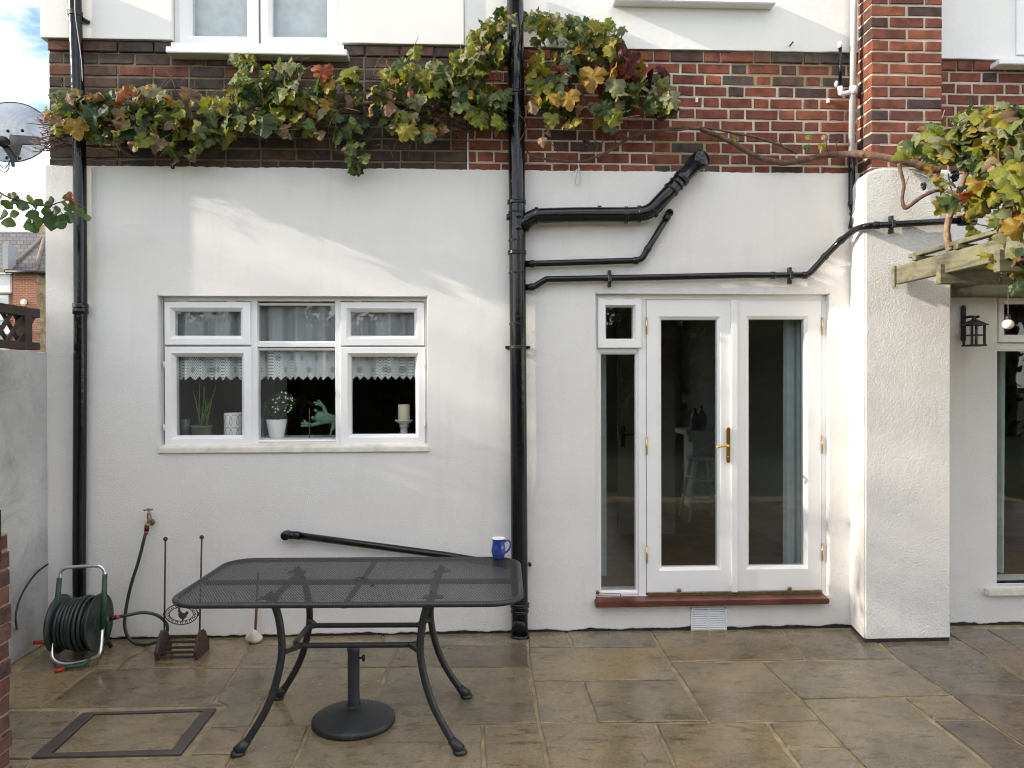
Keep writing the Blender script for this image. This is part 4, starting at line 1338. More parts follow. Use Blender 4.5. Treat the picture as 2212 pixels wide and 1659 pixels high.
def tl(x, y, z):
    return TC + Vector((x * math.cos(TROT) - y * math.sin(TROT), x * math.sin(TROT) + y * math.cos(TROT), z))


def rrect(hw, hd, r, n=8):
    out = []
    for cx, cy, a0 in ((hw - r, hd - r, 0), (-hw + r, hd - r, 90), (-hw + r, -hd + r, 180), (hw - r, -hd + r, 270)):
        for i in range(n + 1):
            a = R(a0 + 90 * i / n)
            out.append((cx + r * math.cos(a), cy + r * math.sin(a)))
    return out


def inside(x, y, hw, hd, r):
    ax, ay = abs(x), abs(y)
    if ax > hw or ay > hd: return False
    if ax > hw - r and ay > hd - r: return (ax - hw + r) ** 2 + (ay - hd + r) ** 2 <= r * r
    return True


rimline = rrect(TW / 2, TD / 2, TRAD)
b = MB()
b.tube([tl(x, y, TH - 0.012) for x, y in rimline], 0.013, 10, closed=True)
b.build('rim', M['tablemetal'], table)
# expanded-metal sheet: staggered hexagon-like openings cut through a thin sheet
px_, py2 = 0.0125, 0.0115
vs, fs = [], []
zt_ = 0.0
nx, ny = int(TW / px_) + 2, int(TD / py2) + 2
for j in range(-ny // 2, ny // 2 + 1):
    for i in range(-nx // 2, nx // 2 + 1):
        cx = (i + (0.5 if j % 2 else 0)) * px_; cy = j * py2
        if not inside(cx, cy, TW / 2 - 0.004, TD / 2 - 0.004, TRAD): continue
        if cx * cx + cy * cy < 0.026 ** 2: continue
        n0 = len(vs)
        hx, hy = px_ / 2, py2 / 2
        ox, oy2 = px_ * 0.372, py2 * 0.348
        for x, y in ((-hx, -hy), (hx, -hy), (hx, hy), (-hx, hy), (-ox * 0.55, -oy2), (ox * 0.55, -oy2), (ox, 0), (ox * 0.55, oy2), (-ox * 0.55, oy2), (-ox, 0)):
            vs.append(tl(cx + x, cy + y, TH - 0.006))
        fs += [tuple(n0 + k for k in f) for f in ((0, 1, 5, 4), (1, 2, 6, 5), (2, 7, 6), (2, 3, 8, 7), (3, 0, 9, 8), (0, 4, 9))]
sheet = MB().add(vs, fs).build('mesh_top', M['tablemetal'], table)
sheet.modifiers.new('thickness', 'SOLIDIFY').thickness = 0.0012
b = MB(); b.lathe(tl(0, 0, TH - 0.011), [(0.022, 0.0), (0.022, 0.009), (0.028, 0.009), (0.034, 0.006), (0.034, 0.0)], 24); b.build('parasol_hole_ring', M['tablemetal'], table)
# bars under the sheet
for a_, e_, w_ in (((-TW / 2 + 0.01, 0.0), (TW / 2 - 0.01, 0.0), 0.034), ((0, -TD / 2 + 0.01), (0, -0.035), 0.022), ((0, 0.035), (0, TD / 2 - 0.01), 0.022)):
    MB().bar(tl(*a_, TH - 0.022), tl(*e_, TH - 0.022), w_, 0.018).build('cross_bar', M['tablemetal'], table, 0.003)
for s_ in (-1, 1):
    MB().bar(tl(s_ * 0.36, -0.26, TH - 0.040), tl(s_ * 0.36, 0.26, TH - 0.040), 0.03, 0.016).build('cross_bar', M['tablemetal'], table, 0.003)
LEGP = [(0.375, 0.235, 0.700), (0.335, 0.24, 0.62), (0.315, 0.245, 0.52), (0.312, 0.25, 0.42), (0.335, 0.258, 0.30), (0.375, 0.27, 0.19), (0.435, 0.285, 0.085), (0.475, 0.298, 0.03)]
for sx_ in (-1, 1):
    for sy_ in (-1, 1):
        pts = spline([tl(sx_ * x, sy_ * y, z) for x, y, z in LEGP], 4)
        leg = MB().tube(pts, 0.0170, 14).build('leg', M['tablemetal'], table)
        f0, f1 = tl(sx_ * 0.452, sy_ * 0.291, 0.058), tl(sx_ * 0.492, sy_ * 0.302, 0.014)
        fb = MB().tube([f0, f0.lerp(f1, 0.5), f1], [0.0195, 0.024, 0.028], 14)
        fb.lathe(Vector((f1.x, f1.y, 0)), [(0.0, 0.0), (0.030, 0.0), (0.033, 0.006), (0.028, 0.018), (0.0, 0.024)], 16)
        fb.build('foot', M['tablemetal'], leg)
        MB().bar(tl(sx_ * 0.315, sy_ * 0.247, 0.43), tl(sx_ * 0.245, sy_ * 0.135, 0.43), 0.02, 0.02).build('brace', M['tablemetal'], table, 0.003)
        MB().box(*(lambda q: (q.x - 0.045, q.x + 0.045, q.y - 0.02, q.y + 0.02, TH - 0.034, TH - 0.027))(tl(sx_ * 0.37, sy_ * 0.235, 0))).build('mounting_plate', M['tablemetal'], table, 0.002)
MB().tube([tl(x, y, 0.43) for x, y in rrect(0.29, 0.145, 0.05, 5)], 0.013, 10, closed=True).build('stretcher_ring', M['tablemetal'], table)

# parasol base under the table
bc = tl(-0.055, 0.01, 0); bc.x = -0.60; bc.y = -1.27
t = thing('parasol_base', bc, 'round black parasol base with short tube under the table', 'parasol base')
MB().lathe(bc, [(0.0, 0.0), (0.195, 0.0), (0.200, 0.010), (0.198, 0.026), (0.188, 0.034), (0.150, 0.052), (0.09, 0.072), (0.05, 0.082), (0.033, 0.085), (0.033, 0.09)], 48).build('foot', M['cast'], t)
MB().lathe(bc, [(0.0285, 0.075), (0.0285, 0.345), (0.030, 0.347), (0.030, 0.37), (0.026, 0.374), (0.0, 0.374)], 28).build('tube', M['polegrey'], t)
kx = bc + Vector((0.028, -0.005, 0.315))
b = MB().cyl(kx, kx + Vector((0.016, 0, 0)), 0.005, 8)
b.lathe(kx + Vector((0.014, 0, 0)), [(0.0, 0), (0.014, 0.001), (0.017, 0.006), (0.014, 0.014), (0, 0.016)], 12, (1, 0, 0)); b.build('clamp_knob', M['black_matt'], t)

# blue mug
mp_ = G('e4', 1916, 366, TH - 0.003)
t = thing('mug', mp_, 'cobalt blue mug with white rim on the far right corner of the table', 'mug')
pr = [(0.026, 0.0), (0.030, 0.002), (0.031, 0.010), (0.033, 0.014), (0.0375, 0.030), (0.039, 0.045), (0.0365, 0.062), (0.0325, 0.080), (0.033, 0.095), (0.0365, 0.106)]
MB().lathe(mp_, [(0, 0.0)] + pr, 32).build('body', M['mugblue'], t)
MB().lathe(mp_, [(0.0365, 0.106), (0.0362, 0.110), (0.034, 0.109), (0.030, 0.092), (0.030, 0.078), (0.034, 0.06), (0.035, 0.04), (0.028, 0.012), (0.0, 0.010)], 32).build('lining', M['mugwhite'], t)
MB().tube(spline([mp_ + Vector((x, 0, z)) for x, z in ((0.031, 0.088), (0.048, 0.096), (0.062, 0.086), (0.064, 0.066), (0.052, 0.042), (0.034, 0.028))], 6), 0.0052, 10).build('handle', M['mugblue'], t)

# ================================================================== hose reel, hose and tap
ry = -0.36
rx = lambda u, v, y=ry: P('d1', u, v, y)
ctr = G('d1', 720, 1500)
t = thing('hose_reel', (ctr.x, -0.36, 0), 'green and silver garden hose reel standing in the left corner', 'hose reel')
loop = [rx(500, 1250, -0.38), rx(482, 1440, -0.44), rx(500, 1505, -0.46), rx(560, 1540, -0.47), rx(640, 1545, -0.47), rx(740, 1530, -0.47), rx(870, 1490, -0.46), rx(925, 1430, -0.45), rx(945, 1210, -0.38)]
MB().tube(spline(loop, 5), 0.0105, 12).build('front_foot', M['alu'], t)
hnd = [rx(552, 760, -0.34), rx(560, 700, -0.335), rx(600, 664, -0.335), rx(660, 655, -0.335), rx(880, 643, -0.335), rx(940, 662, -0.335), rx(965, 710, -0.335), rx(967, 740, -0.34)]
MB().tube(spline(hnd, 5), 0.0105, 12).build('handle', M['alu'], t)
for a_, m1, e_ in (((548, 755), (528, 1000), (502, 1258)), ((967, 720), (958, 980), (945, 1212))):
    MB().tube([rx(*a_, -0.34), rx(*m1, -0.36), rx(*e_, -0.385)], [0.0135, 0.017, 0.0165], 12).build('side_arm', M['green_pl'], t)
for u in (505, 985):
    MB().tube([rx(u, 1130, -0.36), rx(u - 5, 1330, -0.22), Vector((rx(u, 1300, -0.2).x, -0.15, 0.012))], 0.0125, 10).build('rear_leg', M['green_pl'], t)
axc = [rx(545, 1175, -0.33), rx(925, 1165, -0.33)]
RR = 0.170
for i_, (p_, s_) in enumerate(((axc[0], 1), (axc[1], -1))):
    MB().lathe(p_, [(0.0, 0.0), (RR * 0.35, 0.006), (RR * 0.95, 0.004), (RR, 0.0), (RR, 0.012), (0.05, 0.014)], 36, (s_, 0, 0)).build('flange', M['hose'], t)
MB().cyl(axc[0], axc[1], 0.06, 24).build('drum', M['green_pl'], t)
rng = random.Random(12)
x0_, x1_ = axc[0].x + 0.025, axc[1].x - 0.025
nc = 8
for layer, rad in ((0, 0.125), (1, 0.150)):
    for i in range(nc):
        cx = x0_ + (x1_ - x0_) * (i + 0.5 * (layer + 0.5)) / nc
        rr = rad + rng.uniform(-0.012, 0.010)
        tilt = rng.uniform(-0.05, 0.05); dy = rng.uniform(-0.008, 0.008)
        pts = []
        for k_ in range(30):
            a = 2 * math.pi * k_ / 30
            pts.append(Vector((cx + tilt * rr * math.sin(a + i), axc[0].y + dy + rr * math.cos(a), axc[0].z + rr * math.sin(a))))
        MB().tube(pts, 0.0098, 8, closed=True).build('hose_coil', M['hose'], t)
cr0 = rx(470, 1165, -0.33)
b = MB(); b.bar(cr0, rx(452, 1350, -0.345), 0.016, 0.026, (0, 1, 0)); b.build('crank_arm', M['red_pl'], t, 0.004, 2)
MB().tube([rx(468, 1345, -0.345), rx(395, 1347, -0.35), rx(312, 1352, -0.355)], [0.013, 0.013, 0.011], 12).build('crank_grip', M['red_pl'], t)
nz = [G('d1', 760, 1560, 0.03), G('d1', 640, 1575, 0.022), G('d1', 590, 1590, 0.018), G('d1', 505, 1618, 0.014)]
MB().tube([nz[0] + Vector((0.03, 0.09, 0.03)), nz[0], nz[1], nz[2]], [0.008, 0.011, 0.013, 0.012], 10).build('nozzle', M['green_pl'], t)
MB().tube([nz[2], nz[3]], [0.012, 0.009], 12).build('nozzle_tip', M['red_pl'], t)

# tap on the wall
tp = P('d1', 1375, 225, -0.05)
t = thing('garden_tap', P('d1', 1385, 235, 0), 'small brass garden tap on the white wall above the hose', 'tap')
b = MB()
b.lathe(P('d1', 1400, 240, 0.0), [(0.020, 0), (0.020, -0.006), (0.010, -0.010), (0.010, -0.05)], 16, (0, 1, 0))
b.tube(spline([P('d1', 1400, 240, -0.04), P('d1', 1385, 215, -0.055), P('d1', 1370, 235, -0.06), P('d1', 1366, 262, -0.06)], 4), 0.011, 12)
p0, p1 = P('d1', 1376, 215, -0.055), P('d1', 1369, 130, -0.055)
b.lathe(p0, [(0.014, 0), (0.014, 0.02), (0.010, 0.024), (0.012, 0.03), (0.012, 0.038), (0.006, 0.044), (0.005, (p1 - p0).length)], 14, p1 - p0)
b.build('body', M['oldbrass'], t)
b = MB().tube([P('d1', 1326, 133, -0.055), P('d1', 1345, 128, -0.055), P('d1', 1390, 126, -0.055), P('d1', 1408, 124, -0.055)], [0.006, 0.0045, 0.0045, 0.006], 10)
b.ball(P('d1', 1367, 125, -0.055), 0.009, 10, 7); b.build('handle', M['oldbrass'], t)

# hose from the reel to the tap
hpts = [rx(1100, 1112, -0.30), rx(1180, 1098, -0.29), rx(1310, 1074, -0.26), rx(1430, 1092, -0.24), rx(1510, 1145, -0.22), rx(1545, 1215, -0.22), rx(1515, 1300, -0.22), rx(1430, 1352, -0.20), rx(1330, 1370, -0.13), rx(1230, 1350, -0.10), rx(1165, 1270, -0.09), rx(1150, 1130, -0.08), rx(1200, 850, -0.07), rx(1280, 590, -0.065), rx(1340, 350, -0.06)]
t = thing('garden_hose', hpts[8], 'dark hose looping from the reel up to the wall tap', 'hose')
MB().tube(spline(hpts, 6), 0.0098, 10).build('hose', M['hose'], t)
for a_, e_, m_, r_ in (((1378, 250), (1370, 275), 'yellow_pl', 0.0150), ((1354, 268), (1351, 322), 'black_matt', 0.0145), ((1351, 322), (1345, 352), 'red_pl', 0.0125)):
    if m_ == 'yellow_pl': a_, e_ = (1362, 250), (1357, 270)
    MB().cyl(P('d1', *a_, -0.06), P('d1', *e_, -0.06), r_, 14).build('tap_connector', M[m_], t)
for a_, e_, m_, r_ in (((985, 1133), (1012, 1129), 'red_pl', 0.013), ((1010, 1129), (1070, 1119), 'black_matt', 0.0135), ((1068, 1119), (1102, 1113), 'red_pl', 0.012)):
    MB().cyl(rx(*a_, -0.31), rx(*e_, -0.30), r_, 14).build('reel_connector', M[m_], t)

# thin black hose in the corner
cb = [PX('d1', 440, 628, -2.70), PX('d1', 330, 715, -2.70), PX('d1', 215, 880, -2.69), PX('d1', 155, 1040, -2.68), PX('d1', 148, 1180, -2.67), G('d1', 195, 1300, 0.02), G('d1', 300, 1326, 0.012), G('d1', 400, 1290, 0.014), G('d1', 470, 1265, 0.02)]
prop(MB().tube(spline(cb, 6), 0.0055, 8).build('thin_cable', M['black_matt'], None, loc=cb[5]), 'thin black cable looping down in the left corner beside the reel', 'cable')

# ================================================================== boot scraper with rooster
sc0 = G('d1', 1640, 1540)
t = thing('boot_scraper', (sc0.x, -0.30, 0), 'rusty iron boot scraper with two rods and a rooster plaque', 'boot scraper')
ys = -0.27
for bot, top in (((1512, 1290), (1525, 396)), ((1838, 1262), (1860, 380))):
    a_, e_ = P('d1', *bot, ys), P('d1', *top, ys - 0.02)
    rod = MB().cyl(a_ - Vector((0, 0, 0.05)), e_, 0.0052, 10).build('rod', M['rust'], t)
    MB().ball(e_, 0.0135, 14, 9).build('finial', M['rust'], rod)
# oval ring with scrolls
oc = P('d1', 1672, 1090, ys - 0.01); ow = abs(P('d1', 1822, 1090, ys - 0.01).x - oc.x); oh = abs(P('d1', 1672, 996, ys - 0.01).z - oc.z)
el = lambda s_, n: [oc + Vector((ow * s_ * math.cos(2 * math.pi * i / n), 0, oh * s_ * math.sin(2 * math.pi * i / n))) for i in range(n)]
inn = lambda n: [oc + Vector((ow * 0.74 * math.cos(2 * math.pi * i / n), 0, oh * 0.68 * math.sin(2 * math.pi * i / n))) for i in range(n)]
b = MB(); b.tube(el(1.0, 40), 0.0032, 8, closed=True); b.tube(inn(40), 0.0026, 8, closed=True)
b.build('oval_frame', M['rust'], t)
b = MB()
for i in range(18):
    a = 2 * math.pi * (i + 0.5) / 18
    c_ = oc + Vector((ow * 0.87 * math.cos(a), 0, oh * 0.84 * math.sin(a)))
    b.tube([c_ + Vector((0.0065 * math.cos(q), 0, 0.0065 * math.sin(q))) for q in [a + R(30) + 2 * math.pi * k_ / 9 for k_ in range(8)]], 0.0021, 6)
prop(b.build('scrollwork', M['rust'], t), kind='stuff')
# rooster silhouette, a flat casting
ro = [(-0.30, 0.62), (-0.20, 0.80), (-0.16, 0.56), (-0.10, 0.30), (0.05, 0.12), (0.20, 0.10), (0.34, 0.34), (0.48, 0.22), (0.46, 0.02), (0.36, -0.10), (0.34, -0.28), (0.22, -0.46), (0.10, -0.52), (0.10, -0.70), (0.00, -0.70), (0.0, -0.52), (-0.12, -0.44), (-0.24, -0.24), (-0.28, -0.02), (-0.26, 0.24), (-0.36, 0.34), (-0.27, 0.44)]
ro = [oc + Vector((x * ow * 0.80 + 0.004, 0, z * oh * 0.92)) for x, z in ro]
n = len(ro)
MB().add([p + Vector((0, -0.003, 0)) for p in ro] + [p + Vector((0, 0.003, 0)) for p in ro], [tuple(range(n)), tuple(n + i for i in reversed(range(n)))] + [(i, i + n, (i + 1) % n + n, (i + 1) % n) for i in range(n)]).build('rooster', M['rust'], t)
b = MB(); b.bar(oc + Vector((ow, 0, 0.0)), oc + Vector((ow + 0.016, 0.005, 0.0)), 0.012, 0.02); b.bar(oc - Vector((ow, 0, 0.0)), oc - Vector((ow + 0.012, -0.005, 0.0)), 0.010, 0.016)
b.build('mount', M['rust'], t)
# cheeks and scraper bars
gl0, gl1 = G('d1', 1440, 1545), G('d1', 1510, 1290, 0.12)
xl = P('d1', 1485, 1500, -0.33).x; xr = P('d1', 1840, 1480, -0.33).x
for s_, xx in ((-1, xl), (1, xr)):
    pr = [(-0.39, 0.0), (-0.40, 0.055), (-0.345, 0.125), (-0.30, 0.155), (-0.255, 0.125), (-0.20, 0.05), (-0.19, 0.0)]
    n = len(pr)
    MB().add([(xx - 0.011, y, z) for y, z in pr] + [(xx + 0.011, y, z) for y, z in pr], [tuple(range(n)), tuple(n + i for i in reversed(range(n)))] + [(i, (i + 1) % n, (i + 1) % n + n, i + n) for i in range(n)]).build('cheek', M['rust'], t, 0.004)
for y, z in ((-0.385, 0.02), (-0.345, 0.035), (-0.305, 0.05), (-0.265, 0.07), (-0.235, 0.095)):
    MB().bar((xl, y, z), (xr, y, z), 0.010, 0.014).build('scraper_bar', M['rust'], t)

# brown stick standing on a white stone
sb = P('d2', 548, 690, -0.075); st = P('d2', 566, 330, -0.03)
prop(MB().tube([sb, st], 0.0085, 8).build('stick', M['stick'], None, loc=sb), 'thin brown stick leaning on the wall behind the table', 'stick')
b = MB(); cst = G('d2', 545, 730); cst.y = -0.10
b.ball(Vector((cst.x, -0.10, 0.038)), 0.05, 14, 9, (0.90, 0.8, 0.80))
for v in b.v:
    d = v - Vector((cst.x, -0.10, 0.038)); v += d * (0.45 * noise.noise(v * 22)); v.z = max(v.z, 0.0)
ob = b.build('loose_stone', M['stonewhite'], None, loc=(cst.x, -0.10, 0))
prop(ob, 'lump of chalky white stone at the foot of the brown stick', 'stone')

# ================================================================== boundary wall, trellis, low brick wall
BWX = HX0 + 0.004
t = thing('boundary_wall', (BWX, -2.0, 0), 'grubby white boundary wall at the left under the trellis', 'wall')
bm = bmesh.new()
ny_, nz_ = 90, 24
g = [[bm.verts.new((BWX + 0.008 * noise.noise(Vector((0, -6.0 + 5.999 * j / ny_, k_ * 0.08)) * 2.2), -6.0 + 5.999 * j / ny_, 1.842 * k_ / nz_ + (0.012 * noise.noise(Vector((4, j * 0.5, 0))) if k_ == nz_ else 0))) for k_ in range(nz_ + 1)] for j in range(ny_ + 1)]
for j in range(ny_):
    for k_ in range(nz_): bm.faces.new((g[j][k_], g[j + 1][k_], g[j + 1][k_ + 1], g[j][k_ + 1]))
r = bmesh.ops.extrude_edge_only(bm, edges=[e for e in bm.edges if len(e.link_faces) == 1])
for v in [q for q in r['geom'] if isinstance(q, bmesh.types.BMVert)]: v.co.x = BWX - 0.2
bmesh.ops.recalc_face_normals(bm, faces=bm.faces)
for v in bm.verts: v.co -= org(t)
me = bpy.data.meshes.new('masonry'); bm.to_mesh(me); bm.free()
me.materials.append(M['render_old'])
ob = bpy.data.objects.new('masonry', me); COL.objects.link(ob); ob.parent = t

t = thing('trellis', (BWX - 0.06, -1.5, 1.84), 'dark brown diamond trellis on top of the boundary wall', 'trellis')
tx = BWX - 0.05
MB().box(tx - 0.03, tx + 0.03, -6.0, -0.03, 2.055, 2.112).build('top_rail', M['trellis'], t, 0.004)
MB().box(tx - 0.03, tx + 0.03, -6.0, -0.03, 1.852, 1.900).build('bottom_rail', M['trellis'], t, 0.004)
for yp in (-0.16, -2.0, -3.9, -5.9): MB().box(tx - 0.034, tx + 0.034, yp - 0.036, yp + 0.036, 1.85, 2.108).build('post', M['trellis'], t, 0.004)
y = -5.9
while y < -0.05:
    for s_, dx in ((1, 0.012), (-1, -0.012)):
        a_ = Vector((tx + dx, y, 1.89)); e_ = Vector((tx + dx, y + 0.17, 2.065))
        if s_ < 0: a_.z, e_.z = e_.z, a_.z
        if e_.y > -0.03: continue
        MB().bar(a_, e_, 0.010, 0.026, (0, -(e_.z - a_.z), 0.17)).build('lattice_slat', M['trellis'], t)
    y += 0.118

# low brick garden wall in the near left corner
gw = P('e6', 66, 600, -1.72)
GX, GY = gw.x, -1.72
ztopw = P('e6', 50, 128, GY).z
t = thing('garden_wall', (GX - 0.3, GY - 0.1, 0), 'low red brick garden wall end in the near left corner', 'wall')
nb = 13
core = MB().box(GX - 1.2, GX - 0.006, GY - 0.20, GY - 0.006 + 0.0, -0.05, ztopw - 0.004).build('mortar', M['mortar_tan'], t)
rng = random.Random(31)
for c_ in range(nb + 1):
    z = ztopw - 0.0375 - 0.075 * c_
    if z < -0.04: break
    wob = rng.uniform(-0.006, 0.006)
    # end face towards +x, then the faces along the wall on both sides
    x = GX + wob
    seq = ['s', 's', 's', 's', 's'] if c_ % 2 else ['h', 's', 's', 's', 's', 's']
    for kind in seq:
        L = ST if kind == 's' else HD
        me = BM[kind, rng.randrange(5)]
        inst('brick', me, M['brick_garden'], t, (x - L / 2, GY - 0.216 + rng.uniform(-0.003, 0.003), z), (0, rng.uniform(-0.01, 0.01), 0))
        inst('brick', me, M['brick_garden'], t, (x - L / 2, GY + 0.004 + rng.uniform(-0.003, 0.003), z), (0, rng.uniform(-0.01, 0.01), math.pi))
        x -= L + JT
    if c_ % 2 == 0:
        inst('brick', BM['s', rng.randrange(6)], M['brick_garden'], t, (GX + wob + 0.001, GY - 0.106, z), (0, 0, math.pi / 2), (0.98, 1, 1))
    else:
        for yy in (-0.055, -0.16):
            inst('brick', BM['h', rng.randrange(5)], M['brick_garden'], t, (GX + wob + 0.001, GY + yy, z), (0, 0, math.pi / 2))
for i in range(6):
    inst('brick', BM['s', i], M['brick_garden'], t, (GX - 0.05 - i * 0.118, GY - 0.106, ztopw + 0.0), (math.pi / 2, math.pi / 2, 0))

# ================================================================== wall lantern, hanging bulb
lw = P('e2', 195, 240, 0.0)
t = thing('wall_lantern', lw, 'black iron lantern on a bracket on the shaded wall right of the pillar', 'lantern')
b = MB()
q0, q1 = P('e2', 196, 305, -0.012), P('e2', 196, 160, -0.012)
b.box(q0.x - 0.012, q0.x + 0.012, -0.02, 0.0, q0.z, q1.z)
b.ball(q1, 0.016, 10, 7, (1, 0.6, 1)); b.ball(q0, 0.016, 10, 7, (1, 0.6, 1)); b.ball((q0.x, -0.012, (q0.z + q1.z) / 2), 0.02, 10, 7, (1, 0.5, 1.6))
b.build('back_plate', M['black_matt'], t)
ay = -0.11
a0 = P('e2', 205, 205, -0.02); a1 = P('e2', 258, 203, ay)
b = MB().tube(spline([a0, a0.lerp(a1, 0.4) + Vector((0, 0, 0.004)), a1, a1 + Vector((0.006, -0.008, 0.008))], 4), 0.0085, 10); b.build('arm', M['black_matt'], t)
lc = P('e2', 244, 220, ay)
b = MB(); b.lathe(lc + Vector((0, 0, -0.028)), [(0.085, -0.004), (0.086, 0.0), (0.05, 0.02), (0.018, 0.034), (0.012, 0.042), (0.010, 0.06), (0.0, 0.062)], 4, (0, 0, 1)); b.build('roof', M['black_matt'], t)
zb_, zt__ = P('e2', 240, 330, ay).z, lc.z - 0.03
b = MB()
for sx_ in (-1, 1):
    for sy_ in (-1, 1): b.box(lc.x + sx_ * 0.042 - 0.006, lc.x + sx_ * 0.042 + 0.006, ay + sy_ * 0.042 - 0.006, ay + sy_ * 0.042 + 0.006, zb_, zt__)
b.box(lc.x - 0.052, lc.x + 0.052, ay - 0.052, ay + 0.052, zb_ - 0.008, zb_ + 0.004)
zm_ = (zb_ + zt__) / 2
for s_ in (-1, 1):
    b.box(lc.x - 0.048, lc.x + 0.048, ay + s_ * 0.044 - 0.003, ay + s_ * 0.044 + 0.003, zm_ - 0.004, zm_ + 0.004)
    b.box(lc.x + s_ * 0.044 - 0.003, lc.x + s_ * 0.044 + 0.003, ay - 0.040, ay + 0.040, zm_ - 0.004, zm_ + 0.004)
b.build('cage', M['black_matt'], t)
MB().cyl((lc.x, ay, zb_ + 0.006), (lc.x, ay, zt__ - 0.004), 0.030, 16).build('lantern_glass', M['glass'], t)

bl = P('e2', 397, 236, -0.75)
t = thing('hanging_bulb', bl + Vector((0, 0, 0.3)), 'white round bulb hanging from the pergola on a cord', 'lamp')
MB().ball(bl, 0.031, 18, 12, (1, 1, 0.92)).build('bulb', M['bulb'], t)
b = MB(); b.lathe(bl, [(0.012, 0.026), (0.014, 0.034), (0.012, 0.05), (0.004, 0.06)], 14); b.build('socket', M['polegrey'], t)
MB().tube([bl + Vector((0, 0, 0.055)), Vector((bl.x, bl.y, 2.24))], 0.0022, 6).build('cord', M['greypipe'], t)

# ================================================================== pergola
PZ0, PZ1 = 2.25, 2.36
pg = thing('pergola', (3.4, -1.6, 0), 'mossy green timber pergola carrying the vine at the right', 'pergola')
for xr_, y0_ in ((2.632, PILY - 0.012), (3.16, -0.02), (3.66, -0.02), (4.16, -0.02), (4.66, -0.02), (5.1, -0.02)):
    MB().box(xr_ - 0.019, xr_ + 0.019, -2.55, y0_, PZ0, PZ1).build('rafter', M['pergola'], pg, 0.003)
MB().box(2.598, 2.612, PILY - 0.036, PILY - 0.0125, PZ0 - 0.02, PZ1 + 0.005).build('end_batten', M['pergola'], pg, 0.002)
yb1 = PX('e1', 522, 1470, 2.60).y; yb2 = PX('e1', 1030, 1360, 2.60).y
for yb_ in (yb1, yb2, yb2 - 0.55): MB().box(2.585, 5.15, yb_ - 0.022, yb_ + 0.022, PZ0 - 0.06, PZ0 + 0.05).build('purlin', M['pergola_x'], pg, 0.003)
for yb_ in (-0.55, -0.95, -1.5): MB().box(2.60, 5.15, yb_ - 0.02, yb_ + 0.02, PZ1 + 0.002, PZ1 + 0.030).build('batten', M['pergola_x'], pg, 0.003)
MB().box(2.615, 2.665, -2.5, -0.46, PZ1 + 0.031, PZ1 + 0.055).build('capping_board', M['pergola'], pg, 0.003)
MB().box(PIL1 + 0.01, 5.1, -0.075, -0.022, PZ0 - 0.05, PZ1 - 0.04).build('wall_plate', M['pergola_x'], pg, 0.003)
MB().box(2.58, 5.15, -2.52, -2.44, PZ0 - 0.15, PZ0 - 0.002).build('front_beam', M['pergola_x'], pg, 0.004)
for xp in (2.68, 5.0): MB().box(xp - 0.045, xp + 0.045, -2.525, -2.435, 0, PZ0 - 0.152).build('post', M['pergola'], pg, 0.005)

# ================================================================== satellite dish
md, nt, bs = nodes_of('perforated_grey_dish')
v = coords(nt)
w_ = nd(nt, 'ShaderNodeTexVoronoi', Scale=190, voronoi_dimensions='2D'); w_.inputs['Randomness'].default_value = 0.0
sxz = nt.nodes.new('ShaderNodeSeparateXYZ'); cxz = nt.nodes.new('ShaderNodeCombineXYZ'); nt.links.new(v, sxz.inputs[0])
nt.links.new(sxz.outputs[0], cxz.inputs[0]); nt.links.new(sxz.outputs[2], cxz.inputs[1]); nt.links.new(cxz.outputs[0], w_.inputs['Vector'])
hole = ramp(nt, w_.outputs['Distance'], [(0.24, 0.0), (0.30, 1.0)])
bs.inputs['Base Color'].default_value = (0.20, 0.21, 0.23, 1); bs.inputs['Roughness'].default_value = 0.5
tr = nt.nodes.new('ShaderNodeBsdfTransparent'); mx = nt.nodes.new('ShaderNodeMixShader')
nt.links.new(hole, mx.inputs[0]); nt.links.new(tr.outputs[0], mx.inputs[1]); nt.links.new(bs.outputs[0], mx.inputs[2])
nt.links.new(mx.outputs[0], nt.nodes['Material Output'].inputs['Surface'])
M['dish'] = md
dyy = 0.16
dc = P('e5', 150, 610, dyy)
t = thing('satellite_dish', dc, 'grey perforated satellite dish seen from behind beside the house corner', 'satellite dish')
rw = abs(P('e5', 700, 610, dyy).x - dc.x); rh = abs(P('e5', 150, 197, dyy).z - dc.z)
b = MB()
rings = []
for i in range(9):
    r_ = i / 8
    rings.append([dc + Vector((rw * r_ * math.cos(a), 0.055 * (1 - r_ * r_) * -1.0, rh * r_ * math.sin(a))) for a in [2 * math.pi * k_ / 48 for k_ in range(48)]])
vs = [p for r_ in rings for p in r_]
fs = [(i * 48 + k_, i * 48 + (k_ + 1) % 48, (i + 1) * 48 + (k_ + 1) % 48, (i + 1) * 48 + k_) for i in range(8) for k_ in range(48)]
b.add(vs, fs, True); b.build('reflector', M['dish'], t)
M['dishmetal'] = pmat('dark_grey_dish_bracket', (0.085, 0.09, 0.10), 0.5, 0.2)
MB().tube(rings[-1], 0.004, 6, closed=True).build('rim', M['dishmetal'], t)
b = MB()
q = [P('e5', u, v, dyy - 0.075) for u, v in ((130, 640), (530, 672), (545, 780), (285, 770), (235, 960), (140, 960), (130, 770))]
n = len(q)
b.add(q + [p + Vector((0, 0.02, 0)) for p in q], [tuple(range(n)), tuple(n + i for i in reversed(range(n)))] + [(i, i + n, (i + 1) % n + n, (i + 1) % n) for i in range(n)])
b.build('mounting_bracket', M['dishmetal'], t)
b = MB(); b.ball(P('e5', 40, 740, dyy - 0.13), 0.034, 12, 8, (1.2, 1.2, 1)); b.tube([P('e5', 20, 740, dyy - 0.13), P('e5', -420, 760, dyy - 0.13)], 0.02, 12)
b.build('clamp', M['black_matt'], t)
